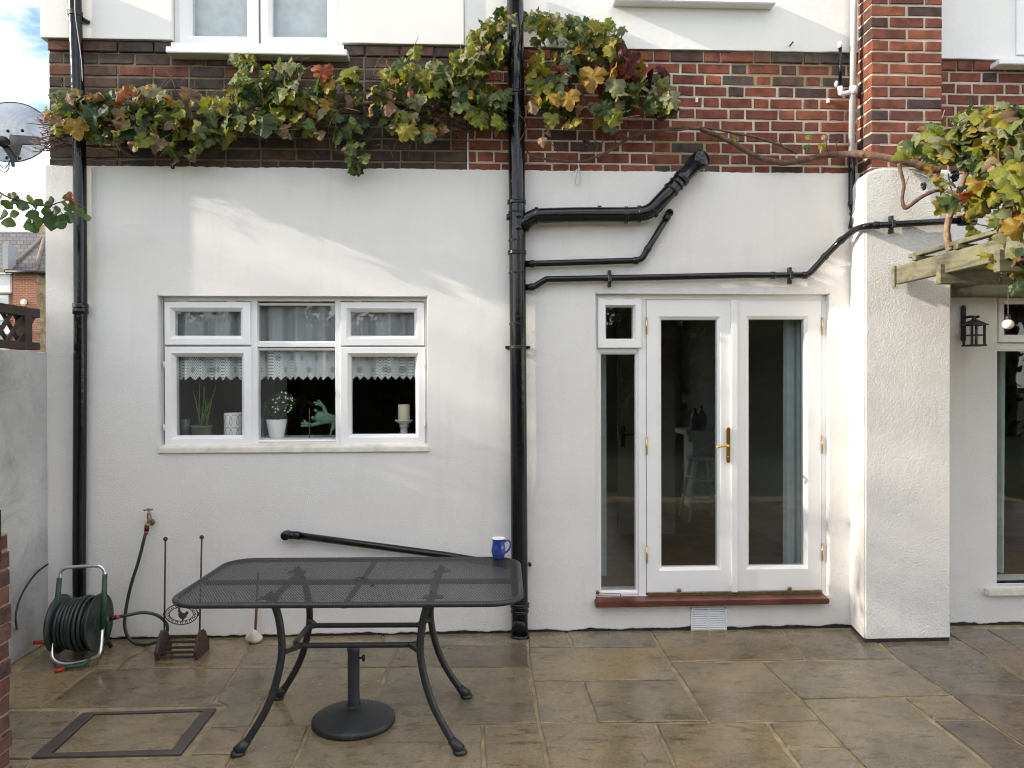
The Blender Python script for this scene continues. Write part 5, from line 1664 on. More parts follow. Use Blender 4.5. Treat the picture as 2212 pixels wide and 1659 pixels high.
b = MB(); b.bar(P('e5', 70, 800, dyy - 0.10), P('e5', 210, 1010, dyy - 0.10), 0.028, 0.03); b.bar(P('e5', 160, 960, dyy - 0.09), P('e5', 185, 1085, dyy - 0.09), 0.016, 0.016); b.build('feed_arm', M['black_matt'], t)
for u, v in ((110, 595), (310, 590), (270, 975), (95, 965)):
    MB().ball(P('e5', u, v, dyy - 0.08), 0.011, 8, 6).build('bolt', M['black_matt'], t)
b = MB()
b.tube(spline([P('e5', 130, 1000, dyy - 0.09), P('e5', 120, 1110, dyy - 0.09), P('e5', 70, 1165, dyy - 0.09), P('e5', 10, 1140, dyy - 0.09), P('e5', -60, 1050, dyy - 0.09)], 5), 0.003, 6)
b.tube(spline([P('e5', 140, 1000, dyy - 0.09), P('e5', 100, 1080, dyy - 0.09), P('e5', 60, 1110, dyy - 0.09), P('e5', 0, 1070, dyy - 0.09), P('e5', -60, 1000, dyy - 0.09)], 5), 0.003, 6)
b.build('cable', M['black_matt'], t)
# mast out of frame that carries the dish
pl_ = P('e5', -420, 760, dyy - 0.13)
MB().tube([Vector((pl_.x, pl_.y, -0.05)), Vector((pl_.x, pl_.y, pl_.z + 0.25))], 0.024, 12).build('mast', M['dishmetal'], t)

# ================================================================== neighbour's house, far behind
NY = 28.0
nz_ = lambda u, v, y=NY: P('d8', u, v, y)
nh = thing('neighbour_house', (nz_(150, 900).x, NY, 0), 'distant red brick house with slate roofs beyond the trellis', 'house')
M['far_brick'] = None
mfb, nt, bs = nodes_of('far_red_brickwork')
bt = nd(nt, 'ShaderNodeTexBrick', Scale=1.0)
bt.inputs['Color1'].default_value = (0.34, 0.115, 0.07, 1); bt.inputs['Color2'].default_value = (0.27, 0.08, 0.05, 1); bt.inputs['Mortar'].default_value = (0.33, 0.24, 0.17, 1)
bt.inputs['Brick Width'].default_value = 0.225; bt.inputs['Row Height'].default_value = 0.075; bt.inputs['Mortar Size'].default_value = 0.012
cx_ = nt.nodes.new('ShaderNodeCombineXYZ'); sp_ = nt.nodes.new('ShaderNodeSeparateXYZ')
nt.links.new(coords(nt), sp_.inputs[0]); nt.links.new(mathn(nt, 'ADD', sp_.outputs[0], sp_.outputs[1]), cx_.inputs[0]); nt.links.new(sp_.outputs[2], cx_.inputs[1])
nt.links.new(cx_.outputs[0], bt.inputs['Vector']); nt.links.new(bt.outputs[0], bs.inputs['Base Color']); bs.inputs['Roughness'].default_value = 0.85
M['far_brick'] = mfb
M['far_stock'] = pmat('far_yellow_stock_brick', (0.30, 0.22, 0.13), 0.9, var=0.5, scale=4)
msl, nt, bs = nodes_of('far_slate')
bt = nd(nt, 'ShaderNodeTexBrick', Scale=1.0)
bt.inputs['Color1'].default_value = (0.075, 0.072, 0.078, 1); bt.inputs['Color2'].default_value = (0.13, 0.125, 0.125, 1); bt.inputs['Mortar'].default_value = (0.035, 0.034, 0.036, 1)
bt.inputs['Brick Width'].default_value = 0.3; bt.inputs['Row Height'].default_value = 0.22; bt.inputs['Mortar Size'].default_value = 0.018
cx_ = nt.nodes.new('ShaderNodeCombineXYZ'); sp_ = nt.nodes.new('ShaderNodeSeparateXYZ')
nt.links.new(coords(nt), sp_.inputs[0]); nt.links.new(mathn(nt, 'ADD', sp_.outputs[0], mathn(nt, 'MULTIPLY', sp_.outputs[1], 0.6)), cx_.inputs[0]); nt.links.new(sp_.outputs[2], cx_.inputs[1])
nt.links.new(cx_.outputs[0], bt.inputs['Vector']); nt.links.new(bt.outputs[0], bs.inputs['Base Color']); bs.inputs['Roughness'].default_value = 0.6
M['far_slate'] = msl
M['lead'] = pmat('lead_flashing', (0.30, 0.32, 0.35), 0.5, var=0.1)
ze = nz_(150, 770).z
xb = nz_(108, 900).x; xc = nz_(305, 900).x; xd = nz_(420, 900).x + 0.6
# bay: front face, canted face, and the set-back wall on the left
b = MB(); b.box(xb, xc, NY, NY + 5, 0, ze); b.build('bay_front', M['far_brick'], nh)
b = MB(); b.add([(xc, NY, 0), (xd, NY + 1.4, 0), (xd, NY + 5, 0), (xc, NY + 5, 0), (xc, NY, ze), (xd, NY + 1.4, ze), (xd, NY + 5, ze), (xc, NY + 5, ze)],
                [(0, 1, 5, 4), (1, 2, 6, 5), (2, 3, 7, 6), (3, 0, 4, 7), (4, 5, 6, 7)]); b.build('bay_side', M['far_stock'], nh)
MB().box(xb - 4.0, xb - 0.002, NY + 0.25, NY + 5, 0, ze).build('front_wall', M['far_brick'], nh)
MB().box(xb - 0.75, xb - 0.1, NY + 0.05, NY + 0.24, ze - 0.85, ze - 0.05).build('cornice', M['intwhite'], nh, 0.04, 2)
ww = MB().box(xb - 1.6, nz_(48, 1000).x, NY + 0.18, NY + 0.3, 2.6, ze - 0.9).build('window', M['intwhite'], nh)
MB().box(xb - 1.5, nz_(40, 1000).x, NY + 0.165, NY + 0.17, 2.75, ze - 1.0).build('pane', M['glass_up'], ww)
MB().box(xb - 1.8, nz_(75, 1160).x, NY + 0.05, NY + 0.25, nz_(50, 1160).z, nz_(50, 1140).z).build('window_sill', M['intwhite'], nh)
MB().box(xb - 1.8, nz_(250, 1250).x, NY - 0.08, NY + 0.24, nz_(50, 1280).z, nz_(50, 1240).z).build('string_course', M['intwhite'], nh)
ap = nz_(105, 425); ap.y = NY + 2.4; ap.z += 0.25
eo = 0.3
eaves = [(xb - 0.1, NY - eo), (xc + 0.12, NY - eo), (xd + 0.35, NY + 1.25), (xd + 0.35, NY + 5)]
b = MB()
b.add([(x, y, ze - 0.02) for x, y in eaves] + [(ap.x, ap.y, ap.z), (ap.x, NY + 5, ap.z), (xb - 0.1, NY + 5, ze - 0.02)],
      [(0, 1, 4), (1, 2, 4), (2, 3, 5, 4), (0, 4, 5, 6)])
b.build('bay_roof', M['far_slate'], nh)
M['hiptile'] = pmat('weathered_hip_tile', (0.16, 0.13, 0.11), 0.8, var=0.3, scale=3)
for e_ in eaves[:3]: MB().tube([(e_[0], e_[1], ze), tuple(ap)], 0.09, 6).build('hip_ridge', M['hiptile'], nh)
b = MB(); b.tube([(eaves[0][0], eaves[0][1], ze), (eaves[1][0], eaves[1][1], ze), (eaves[2][0], eaves[2][1], ze)], 0.07, 8); b.build('gutter', M['black_matt'], nh)
MB().add([(xb - 4.2, NY - 0.1, ze - 0.02), (xb - 0.06, NY - 0.1, ze - 0.02), (xb - 0.06, NY + 3.2, ze + 2.3), (xb - 4.2, NY + 3.2, ze + 2.3)], [(0, 1, 2, 3)]).build('left_roof', M['far_slate'], nh)
MB().box(nz_(65, 700).x, nz_(108, 700).x, NY - 0.35, NY + 0.2, nz_(85, 750).z, nz_(85, 540).z).build('lead_valley', M['lead'], nh)
# higher roof behind with pale ridge, and stock-brick stack
zr0, zr1 = nz_(150, 610, NY + 6).z, nz_(150, 355, NY + 6).z
MB().add([(xb - 6, NY + 5.0, zr0 - 1.0), (xd + 5, NY + 5.0, zr0 - 1.0), (xd + 5, NY + 8.0, zr1), (xb - 6, NY + 8.0, zr1)], [(0, 1, 2, 3)]).build('main_roof', M['far_slate'], nh)
MB().box(xb - 6, xd + 5, NY + 7.9, NY + 8.3, zr1 - 0.1, zr1 + 0.16).build('ridge_flashing', M['intwhite'], nh)
sx0, sx1 = nz_(300, 500, NY + 4.9).x, nz_(480, 500, NY + 4.9).x
MB().box(sx0, sx1, NY + 4.6, NY + 6, ze - 0.1, nz_(300, 380, NY + 4.9).z).build('chimney_stack', M['far_stock'], nh)
MB().box(sx0 - 0.35, sx0, NY + 4.55, NY + 4.7, ze, nz_(300, 450, NY + 4.9).z).build('lead_flashing', M['lead'], nh)
# alarm box
a0, a1 = nz_(163, 1040, NY - 0.15), nz_(212, 988, NY - 0.15)
MB().box(a0.x, a1.x, NY - 0.14, NY - 0.002, a0.z, a1.z).build('alarm_box', M['bulb'], nh, 0.05, 2)

# ================================================================== things inside the kitchen window
SY = 0.20
zs0 = kz
# net curtain with lace edge across the whole window
cz1 = KZ1 + 0.02
czm = P('c6', 1000, 498, 0.17).z
czh = P('c6', 1000, 690, 0.17).z
t = thing('net_curtain', ((KX0 + KX1) / 2, 0.17, czh), 'white net curtain with zigzag lace edge hanging in the kitchen window', 'curtain')


def fold(x):
    return 0.026 * math.sin(x * 34 + 1.5 * math.sin(x * 5)) + 0.012 * math.sin(x * 71 + 1.3) + 0.004 * math.sin(x * 133)


def curtain(x0, x1, z0, z1, y, nx=260, zig=0.0, zper=0.047, amp=1.0):
    vs, fs, uv = [], [], []
    rows = 6
    for i in range(nx + 1):
        x = x0 + (x1 - x0) * i / nx
        for j in range(rows + 1):
            s_ = j / rows
            zl = z0 - (zig * (1 - abs(((x / zper) % 1.0) * 2 - 1)) if zig else 0)
            z = z1 + (zl - z1) * s_
            vs.append((x, y + fold(x) * amp * (0.7 + 0.5 * s_), z)); uv.append((x + fold(x) * 1.5, z))
    for i in range(nx):
        for j in range(rows):
            a = i * (rows + 1) + j
            fs.append((a, a + 1, a + rows + 2, a + rows + 1))
    return vs, fs, uv


def curtain_obj(name, mat, parent, *a, **k_):
    vs, fs, uv = curtain(*a, **k_)
    b = MB().add(vs, fs, True)
    ob = b.build(name, mat, parent)
    ul = ob.data.uv_layers.new(name='UVMap')
    for lp_ in ob.data.loops: ul.data[lp_.index].uv = uv[lp_.vertex_index]
    return ob


curtain_obj('voile', M['net'], t, KX0 + 0.02, KX1 - 0.02, czm, cz1, 0.150)
curtain_obj('lace_border', M['lace'], t, KX0 + 0.02, KX1 - 0.02, czh, czm, 0.150, nx=520, zig=0.028)

def K(u, v, y=SY): return P('c6', u, v, y)
def kxr(u0, u1, y=SY): return (K(u0, 800, y).x + K(u1, 800, y).x) / 2, abs(K(u1, 800, y).x - K(u0, 800, y).x) / 2


# olive tray with spring onions
cx_, r_ = kxr(360, 518); zt_ = K(440, 1043).z
t = thing('planter_tray', (cx_, SY, zs0), 'olive plastic tray of spring onions behind the left kitchen pane', 'planter')
M['olive'] = pmat('olive_plastic', (0.13, 0.135, 0.085), 0.5)
M['stem'] = leafmat('onion_leaf', [(0, (0.10, 0.20, 0.03)), (1, (0.18, 0.28, 0.05))])
MB().lathe((cx_, SY, zs0), [(r_ * 0.8, 0.0), (r_ * 0.92, zt_ - zs0 - 0.012), (r_ * 1.0, zt_ - zs0 - 0.012), (r_ * 1.0, zt_ - zs0), (r_ * 0.9, zt_ - zs0), (r_ * 0.8, 0.02), (0, 0.02)], 28).build('tray', M['olive'], t)
for a_, e_ in (((425, 1045), (428, 745)), ((440, 1045), (460, 760)), ((435, 1040), (380, 790)), ((470, 1045), (550, 730)), ((478, 1045), (462, 770)), ((430, 1040), (500, 850)), ((445, 1045), (545, 780))):
    p0, p1 = K(*a_), K(*e_); p0.y += random.uniform(-0.02, 0.02); mid = p0.lerp(p1, 0.5) + Vector((random.uniform(-0.008, 0.008), 0.0, 0))
    MB().tube(spline([p0, mid, p1], 5), [0.0075 - 0.0006 * i for i in range(11)], 7).build('leaf', M['stem'], t)
# glass tumbler at the far left
cx_, r_ = kxr(280, 348); z1_ = K(300, 1000).z
M['dimglass'] = pmat('dim_drinking_glass', (0.10, 0.12, 0.13), 0.12)
t = MB().lathe((cx_, SY + 0.03, zs0), [(0, 0), (r_ * 0.7, 0), (r_, z1_ - zs0), (r_ * 0.93, z1_ - zs0), (r_ * 0.65, 0.01), (0, 0.01)], 24).build('tumbler', M['dimglass'], None, loc=(cx_, SY + 0.03, zs0))
prop(t, 'dim glass tumbler at the left end of the kitchen sill', 'glass')
# white jug with black loops
cx_, r_ = kxr(608, 745); z1_ = K(660, 955).z; hj = z1_ - zs0
t = thing('patterned_jug', (cx_, SY - 0.01, zs0), 'white jug with black looped pattern behind the kitchen window', 'jug')
MB().lathe((cx_, SY - 0.01, zs0), [(0, 0), (r_ * 0.96, 0), (r_, 0.006), (r_, hj), (r_ * 0.95, hj + 0.001), (r_ * 0.93, hj - 0.004), (r_ * 0.92, 0.01), (0, 0.01)], 36).build('body', M['mugwhite'], t)
for zc_ in (hj * 0.73, hj * 0.24):
    pts = []
    nl_ = 9
    for i in range(nl_ * 14 + 1):
        s_ = i / 14
        a = -math.pi + (s_ + 0.42 * math.sin(2 * math.pi * s_)) * 2 * math.pi / nl_
        pts.append(Vector((cx_ + (r_ + 0.0008) * math.sin(a), SY - 0.01 - (r_ + 0.0008) * math.cos(a), zs0 + zc_ + hj * 0.21 * math.cos(2 * math.pi * s_))))
    MB().tube(pts, 0.0011, 5).build('painted_loops', M['black_matt'], t)
# white pot with a flowering plant
cx_, r_ = kxr(905, 1055); z1_ = K(980, 1000).z; z0_ = zs0; hp_ = z1_ - z0_
t = thing('flower_pot', (cx_, SY, zs0), 'white pot with bushy white-flowered plant on the kitchen sill', 'pot plant')
MB().lathe((cx_, SY, zs0), [(0, 0), (r_ * 0.66, 0), (r_ * 0.7, 0.004), (r_, hp_), (r_ * 0.95, hp_), (r_ * 0.9, hp_ - 0.02), (0, hp_ - 0.02)], 32).build('pot', M['mugwhite'], t)
rng = random.Random(8)
M['herb'] = leafmat('pot_plant_leaf', [(0, (0.02, 0.055, 0.012)), (0.6, (0.05, 0.12, 0.025)), (1, (0.09, 0.17, 0.04))], island=True)
M['petal'] = pmat('white_petal', (0.8, 0.8, 0.76), 0.6)
b = MB(); fl_ = MB()
cp = K(1000, 905)
for i in range(620):
    while True:
        q = Vector((rng.uniform(-1, 1), rng.uniform(-1, 1), rng.uniform(-1, 1)))
        if q.length < 1: break
    p = cp + Vector((q.x * 0.108, q.y * 0.075, q.z * 0.085 + (0.02 if q.x > 0 else -0.01)))
    if p.z < z1_ - 0.03: continue
    n_ = Vector((rng.uniform(-1, 1), rng.uniform(-1.4, 0.3), rng.uniform(-0.3, 1))).normalized(); e1 = n_.orthogonal().normalized(); e2 = n_.cross(e1); s_ = rng.uniform(0.008, 0.015)
    b.add([p - e1 * s_, p - e2 * s_ * 0.6, p + e1 * s_, p + e2 * s_ * 0.6], [(0, 1, 2, 3)])
prop(b.build('foliage', M['herb'], t), kind='stuff')
for i in range(34):
    a = rng.uniform(0, 6.28); u_ = rng.uniform(0, 1)
    q = Vector((rng.uniform(-0.25, 1.0) * 0.108, -abs(rng.gauss(0.06, 0.02)), rng.uniform(-0.5, 1.15) * 0.085))
    if (q.x / 0.11) ** 2 + (q.z / 0.1) ** 2 > 1.1: continue
    p = cp + q
    for k_ in range(4):
        a = k_ * math.pi / 2 + i
        fl_.ball(p + Vector((0.0035 * math.cos(a), 0, 0.0035 * math.sin(a))), 0.0030, 6, 4, (1, 0.5, 1))
prop(fl_.build('blossom', M['petal'], t), kind='stuff')
# carton glimpsed behind the pot
M['carton'] = pmat('printed_blue_carton', (0.10, 0.16, 0.28), 0.4, var=0.7, scale=30)
a_ = K(852, 1150, 0.3); e_ = K(895, 985, 0.3)
prop(MB().box(a_.x, e_.x, 0.28, 0.34, zs0, e_.z).build('carton', M['carton'], None, 0.002, loc=(a_.x, 0.3, zs0)), 'blue carton half hidden behind the white flower pot', 'carton')
# green frog ornament on a copper stem
M['verdigris'] = pmat('verdigris_green_paint', (0.125, 0.235, 0.165), 0.55, var=0.4, scale=40, bdist=0.001)
FY = 0.20
sk = {'body': K(1330, 1010, FY), 'hip': K(1425, 1005, FY + 0.02), 'neck': K(1285, 980, FY), 'head': K(1258, 965, FY),
      'sh1': K(1305, 1015, FY - 0.02), 'el1': K(1250, 1040, FY - 0.03), 'wr1': K(1200, 1040, FY - 0.035),
      'sh2': K(1330, 965, FY - 0.01), 'el2': K(1325, 920, FY - 0.015), 'wr2': K(1300, 890, FY - 0.02),
      'kn': K(1375, 1075, FY), 'ft': K(1362, 1140, FY)}
rad = {'body': 0.056, 'hip': 0.048, 'neck': 0.046, 'head': 0.036, 'sh1': 0.020, 'el1': 0.013, 'wr1': 0.012, 'sh2': 0.019, 'el2': 0.013, 'wr2': 0.012, 'kn': 0.0085, 'ft': 0.006}
edges = [('body', 'hip'), ('body', 'neck'), ('neck', 'head'), ('body', 'sh1'), ('sh1', 'el1'), ('el1', 'wr1'), ('body', 'sh2'), ('sh2', 'el2'), ('el2', 'wr2'), ('hip', 'kn'), ('kn', 'ft')]
for h_, dirs in (('wr1', ((1175, 1005), (1155, 1025), (1152, 1050))), ('wr2', ((1275, 860), (1245, 880), (1258, 895)))):
    for i, d_ in enumerate(dirs):
        kx_ = h_ + 'f%d' % i; sk[kx_] = K(*d_, FY - 0.04); rad[kx_] = 0.0075; edges.append((h_, kx_))
names = list(sk)
t = thing('frog_ornament', (sk['body'].x, FY, zs0), 'green frog ornament with arms spread behind the kitchen window', 'ornament')
me = bpy.data.meshes.new('frog_body')
me.from_pydata([tuple(sk[n_] - org(t)) for n_ in names], [(names.index(a_), names.index(b_)) for a_, b_ in edges], [])
ob = bpy.data.objects.new('frog_body', me); COL.objects.link(ob); ob.parent = t; me.materials.append(M['verdigris'])
ob.modifiers.new('skin', 'SKIN')
for i, n_ in enumerate(names):
    sv = me.skin_vertices[0].data[i]; sv.radius = (rad[n_], rad[n_]); sv.use_root = (n_ == 'body')
sd_ = ob.modifiers.new('smooth', 'SUBSURF'); sd_.levels = 2; sd_.render_levels = 2
for u, v in ((1242, 990), (1262, 938)):
    MB().ball(K(u, v, FY - 0.034), 0.0125, 10, 7).build('eye', M['verdigris'], t)
prop(MB().tube([K(1218, 1152, FY - 0.06), K(1216, 920, FY - 0.06)], 0.0026, 6).build('copper_rod', M['stick'], None, loc=K(1218, 1152, FY - 0.06)), 'thin copper rod upright beside the frog ornament', 'rod')
# candle on a fluted holder
cx_, crr = kxr(1832, 1958); zh = K(1895, 1005).z; hh = zh - zs0
M['ceramic'] = pmat('pale_stone_ceramic', (0.55, 0.54, 0.50), 0.6, var=0.15)
M['wax'] = pmat('cream_candle_wax', (0.68, 0.62, 0.45), 0.5, var=0.03)
t = thing('candlestick', (cx_, SY, zs0), 'cream pillar candle on a pale holder behind the right kitchen pane', 'candle')
MB().lathe((cx_, SY, zs0), [(0, 0), (0.032, 0.0), (0.033, 0.006), (0.026, 0.02), (0.022, hh * 0.45), (0.023, hh * 0.55), (0.030, hh * 0.62), (0.030, hh * 0.7), (0.026, hh * 0.74), (crr, hh * 0.95), (crr, hh + 0.002), (crr * 0.9, hh), (0, hh - 0.002)], 30).build('holder', M['ceramic'], t)
c2, r2 = kxr(1847, 1930); zc1 = K(1888, 893).z
MB().lathe((cx_, SY, zs0), [(r2, hh), (r2, zc1 - zs0 - 0.003), (r2 * 0.93, zc1 - zs0), (0, zc1 - zs0 - 0.004)], 28).build('candle', M['wax'], t)

# ================================================================== things behind the doors
# curtains
t = thing('long_curtain', (X('d6', 1600, 0.3), 0.3, 0.2), 'pale teal full-length curtain inside the right-hand door', 'curtain')
x0_, x1_ = P('d6', 1512, 800, 0.26).x, P('d6', 1720, 800, 0.26).x
curtain_obj('drape', M['curtain'], t, x0_, x1_, 0.20, 2.35, 0.26, nx=90, amp=1.3)
t = thing('side_curtain', (DX0, 0.28, 0.2), 'narrow pale curtain edge inside the left side light', 'curtain')
x0_, x1_ = P('d7', 60, 500, 0.26).x, P('d7', 190, 500, 0.26).x
curtain_obj('drape', M['curtain'], t, x0_, x1_, 0.30, 2.35, 0.26, nx=50)
# breakfast bar and stool
FZ = 0.16
yy = 3.55
bx0, bx1 = P('d6', 765, 1140, yy).x, P('d6', 1460, 1200, yy).x
zbar = P('d6', 900, 1135, yy).z
t = thing('breakfast_bar', ((bx0 + bx1) / 2, yy, FZ), 'white breakfast bar seen dimly through the garden doors', 'counter')
MB().box(bx0, bx1, yy - 0.05, yy + 0.55, zbar - 0.05, zbar).build('worktop', M['intwhite'], t, 0.006, 2)
MB().box(bx0 + 0.12, bx1 - 0.12, yy + 0.12, yy + 0.5, FZ, zbar - 0.052).build('cabinet', M['intwhite'], t)
MB().box(bx0 + 0.03, bx1 - 0.02, yy - 0.02, yy + 0.02, zbar - 0.13, zbar - 0.052).build('apron', M['intwhite'], t)
yy = 3.15
sxm = (P('d6', 775, 1320, yy).x + P('d6', 1000, 1320, yy).x) / 2
zs_t = P('d6', 880, 1330, yy).z
t = thing('bar_stool', (sxm, yy, FZ), 'white wooden bar stool inside the left-hand door', 'stool')
MB().lathe((sxm, yy, zs_t), [(0, -0.035), (0.15, -0.033), (0.165, -0.02), (0.165, -0.004), (0.155, 0.0), (0, -0.004)], 30).build('seat', M['intwhite'], t)
for sx_ in (-1, 1):
    for sy_ in (-1, 1):
        MB().tube([(sxm + sx_ * 0.09, yy + sy_ * 0.09, zs_t - 0.03), (sxm + sx_ * 0.19, yy + sy_ * 0.19, FZ)], [0.022, 0.018], 10).build('leg', M['intwhite'], t)
for h_, o_ in ((0.20, 0.17), (0.42, 0.138)):
    for s_ in (-1, 1):
        MB().tube([(sxm - o_, yy + s_ * o_, FZ + h_), (sxm + o_, yy + s_ * o_, FZ + h_)], 0.011, 8).build('rung', M['intwhite'], t)
        MB().tube([(sxm + s_ * o_, yy - o_, FZ + h_ + 0.03), (sxm + s_ * o_, yy + o_, FZ + h_ + 0.03)], 0.011, 8).build('rung', M['intwhite'], t)
M['bottle'] = pmat('clear_plastic_bottle', (0.20, 0.22, 0.24), 0.1)
for u, lab, s_, capm in ((838, 'dim bottle with dark cap, left of the pair on the bar', 0.9, 'black_matt'), (885, 'dim bottle with red cap, right of the pair on the bar', 1.0, 'red_pl')):
    p = P('d6', u, 1125, 3.62); p.z = zbar
    t = thing('bottle', p, lab, 'bottle', 'bottles on the breakfast bar')
    MB().lathe(p, [(0, 0), (0.055 * s_, 0.0), (0.058 * s_, 0.01), (0.058 * s_, 0.15 * s_), (0.045 * s_, 0.19 * s_), (0.018, 0.23 * s_), (0.016, 0.25 * s_)], 20).build('body', M['bottle'], t)
    MB().lathe(p, [(0.018, 0.248 * s_), (0.018, 0.28 * s_), (0, 0.282 * s_)], 14).build('cap', M[capm], t)
# inner door standing ajar at the left, seen through the side light
x0_ = P('d6', 255, 1150, 2.3).x
t = thing('inner_door', (x0_ + 0.4, 2.3, FZ), 'plain inner door with dark lever handle behind the side light', 'door')
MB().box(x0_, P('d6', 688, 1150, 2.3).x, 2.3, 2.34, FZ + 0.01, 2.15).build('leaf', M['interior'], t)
hp_ = P('d6', 295, 1180, 2.29)
b = MB(); b.box(hp_.x - 0.02, hp_.x + 0.02, 2.285, 2.299, hp_.z - 0.1, hp_.z + 0.1); b.tube([hp_ + Vector((0, -0.02, 0.02)), hp_ + Vector((0, -0.05, 0.02)), hp_ + Vector((0.1, -0.05, 0.02))], 0.009, 8); b.build('handle', M['black_matt'], t)
# curtain edge in the tall window
t = thing('window_drape', (lp[0] + 0.05, 0.24, 0.3), 'dim pale drape inside the tall right-hand window', 'curtain')
curtain_obj('drape', M['curtain'], t, lp[0] - 0.06, P('e2', 385, 1300, 0.26).x, 0.3, 2.0, 0.24, nx=40)

# ================================================================== foliage
def grape_leaf(seed, dry=0.0):
    rng = random.Random(seed)
    half = [(0.07, 0.10), (0.16, 0.17), (0.25, 0.13), (0.33, 0.15), (0.40, 0.08), (0.46, 0.06), (0.53, -0.04), (0.48, -0.12), (0.38, -0.18), (0.44, -0.24), (0.42, -0.33), (0.45, -0.40), (0.36, -0.46), (0.26, -0.47), (0.25, -0.58), (0.16, -0.64), (0.11, -0.75)]
    pts = [(0.0, 0.02)] + half + [(0.0, -0.84)] + [(-x, z) for x, z in reversed(half)]
    sx = rng.uniform(0.85, 1.1)
    pts = [(x * sx + rng.uniform(-0.025, 0.025), z + rng.uniform(-0.025, 0.025)) for x, z in pts]
    cup = rng.uniform(-0.7, 1.0) * (1 + dry); fold_ = rng.uniform(-0.3, 0.6); tip = rng.uniform(-0.3, 1.0) * (1 + dry); wav = rng.uniform(0.006, 0.02)
    ph = rng.uniform(0, 6)

    def yy(x, z):
        r = math.hypot(x, z + 0.25)
        return cup * x * x + fold_ * abs(x) * 0.6 + tip * max(0, -z - 0.3) ** 2 + wav * math.sin(5 * math.atan2(z + 0.25, x) + ph) * r * 1.6 + (0.2 + 0.25 * dry) * noise.noise(Vector((x * 3.3, z * 3.3, seed * 3.7))) + 0.07 * noise.noise(Vector((x * 9, z * 9, seed * 1.7)))
    mid = []
    for x, z in pts:
        mid.append((x * 0.5, -0.25 + (z + 0.25) * 0.5))
    vs = [(x, yy(x, z), z) for x, z in pts] + [(x, yy(x, z) - 0.006, z) for x, z in mid] + [(0, yy(0, -0.25), -0.25)]
    n = len(pts)
    fs = []
    for i in range(n):
        j = (i + 1) % n
        fs += [(i, j, n + j, n + i), (n + i, n + j, 2 * n)]
    # petiole
    pe_ = Vector((rng.uniform(-0.25, 0.25), rng.uniform(0.25, 0.6), rng.uniform(0.1, 0.5)))
    k_ = len(vs); w = 0.016
    vs += [(-w, 0, 0.02), (w, 0, 0.02), (0, w, 0.05), (pe_.x - w, pe_.y, pe_.z), (pe_.x + w, pe_.y, pe_.z), (pe_.x, pe_.y + w, pe_.z + w)]
    fs += [(k_, k_ + 1, k_ + 4, k_ + 3), (k_ + 1, k_ + 2, k_ + 5, k_ + 4), (k_ + 2, k_, k_ + 3, k_ + 5)]
    me = bpy.data.meshes.new('leaf'); me.from_pydata(vs, [], fs)
    me.polygons.foreach_set('use_smooth', [True] * len(fs)); me.update()
    return me


GL = [grape_leaf(i) for i in range(9)]
GD = [grape_leaf(40 + i, 0.5) for i in range(5)]
LC = {
    'green': [(0.0, (0.032, 0.062, 0.024)), (0.4, (0.070, 0.110, 0.034)), (0.75, (0.125, 0.170, 0.048)), (1.0, (0.18, 0.205, 0.070))],
    'pale': [(0.0, (0.15, 0.175, 0.085)), (0.5, (0.22, 0.24, 0.125)), (1.0, (0.30, 0.30, 0.17))],
    'lime': [(0.0, (0.13, 0.17, 0.02)), (0.5, (0.20, 0.21, 0.025)), (1.0, (0.30, 0.26, 0.035))],
    'yellow': [(0.0, (0.27, 0.18, 0.025)), (0.6, (0.36, 0.225, 0.03)), (1.0, (0.30, 0.155, 0.045))],
    'dry': [(0.0, (0.16, 0.10, 0.055)), (0.5, (0.28, 0.185, 0.11)), (1.0, (0.38, 0.28, 0.18))],
    'red': [(0.0, (0.27, 0.065, 0.03)), (0.6, (0.34, 0.10, 0.04)), (1.0, (0.33, 0.17, 0.085))],
    'wine': [(0.0, (0.07, 0.014, 0.020)), (1.0, (0.13, 0.025, 0.028))]}
LM = {k_: leafmat('vine_leaf_' + k_, v_) for k_, v_ in LC.items()}
LMI = {k_: leafmat('small_vine_leaf_' + k_, v_, island=True) for k_, v_ in LC.items()}
CATS = list(LC)


class Leaves:
    def __init__(s, seed):
        s.rng = random.Random(seed); s.items = []

    def add(s, p, size, cat=None, tilt=None, mix=None, yaw=None, roll=None):
        rng = s.rng
        if cat is None:
            ks, ws = zip(*(mix or {'green': 46, 'pale': 16, 'lime': 17, 'yellow': 5, 'dry': 12, 'red': 2.5, 'wine': 1.5}).items())
            cat = rng.choices(ks, ws)[0]
        me = rng.choice(GD if (cat in ('dry', 'wine') or rng.random() < 0.12) else GL)
        rot = (R(tilt if tilt is not None else rng.gauss(-18, 26)), R(roll if roll is not None else rng.gauss(0, 42)), R(yaw if yaw is not None else rng.gauss(-30, 40)))
        s.items.append((size, Vector(p), rot, me, cat))

    def flush(s, parent, most=300):
        s.items.sort(key=lambda a: -a[0])
        for size, p, rot, me, cat in s.items[:most]:
            inst('leaf', me, LM[cat], parent, p, rot, (size,) * 3)
        rest = s.items[most:]
        if rest:
            vs, fs, mi = [], [], []
            from mathutils import Euler
            o = org(parent)
            for size, p, rot, me, cat in rest:
                m = Euler(rot).to_matrix() * size
                n0 = len(vs)
                vs += [tuple(m @ v.co + p - o) for v in me.vertices]
                for f in me.polygons:
                    fs.append(tuple(n0 + i for i in f.vertices)); mi.append(CATS.index(cat))
            me = bpy.data.meshes.new('small_leaves'); me.from_pydata(vs, [], fs)
            for c_ in CATS: me.materials.append(LMI[c_])
            me.polygons.foreach_set('material_index', mi); me.polygons.foreach_set('use_smooth', [True] * len(fs)); me.update()
            ob = bpy.data.objects.new('small_leaves', me); COL.objects.link(ob); ob.parent = parent
            prop(ob, kind='stuff')


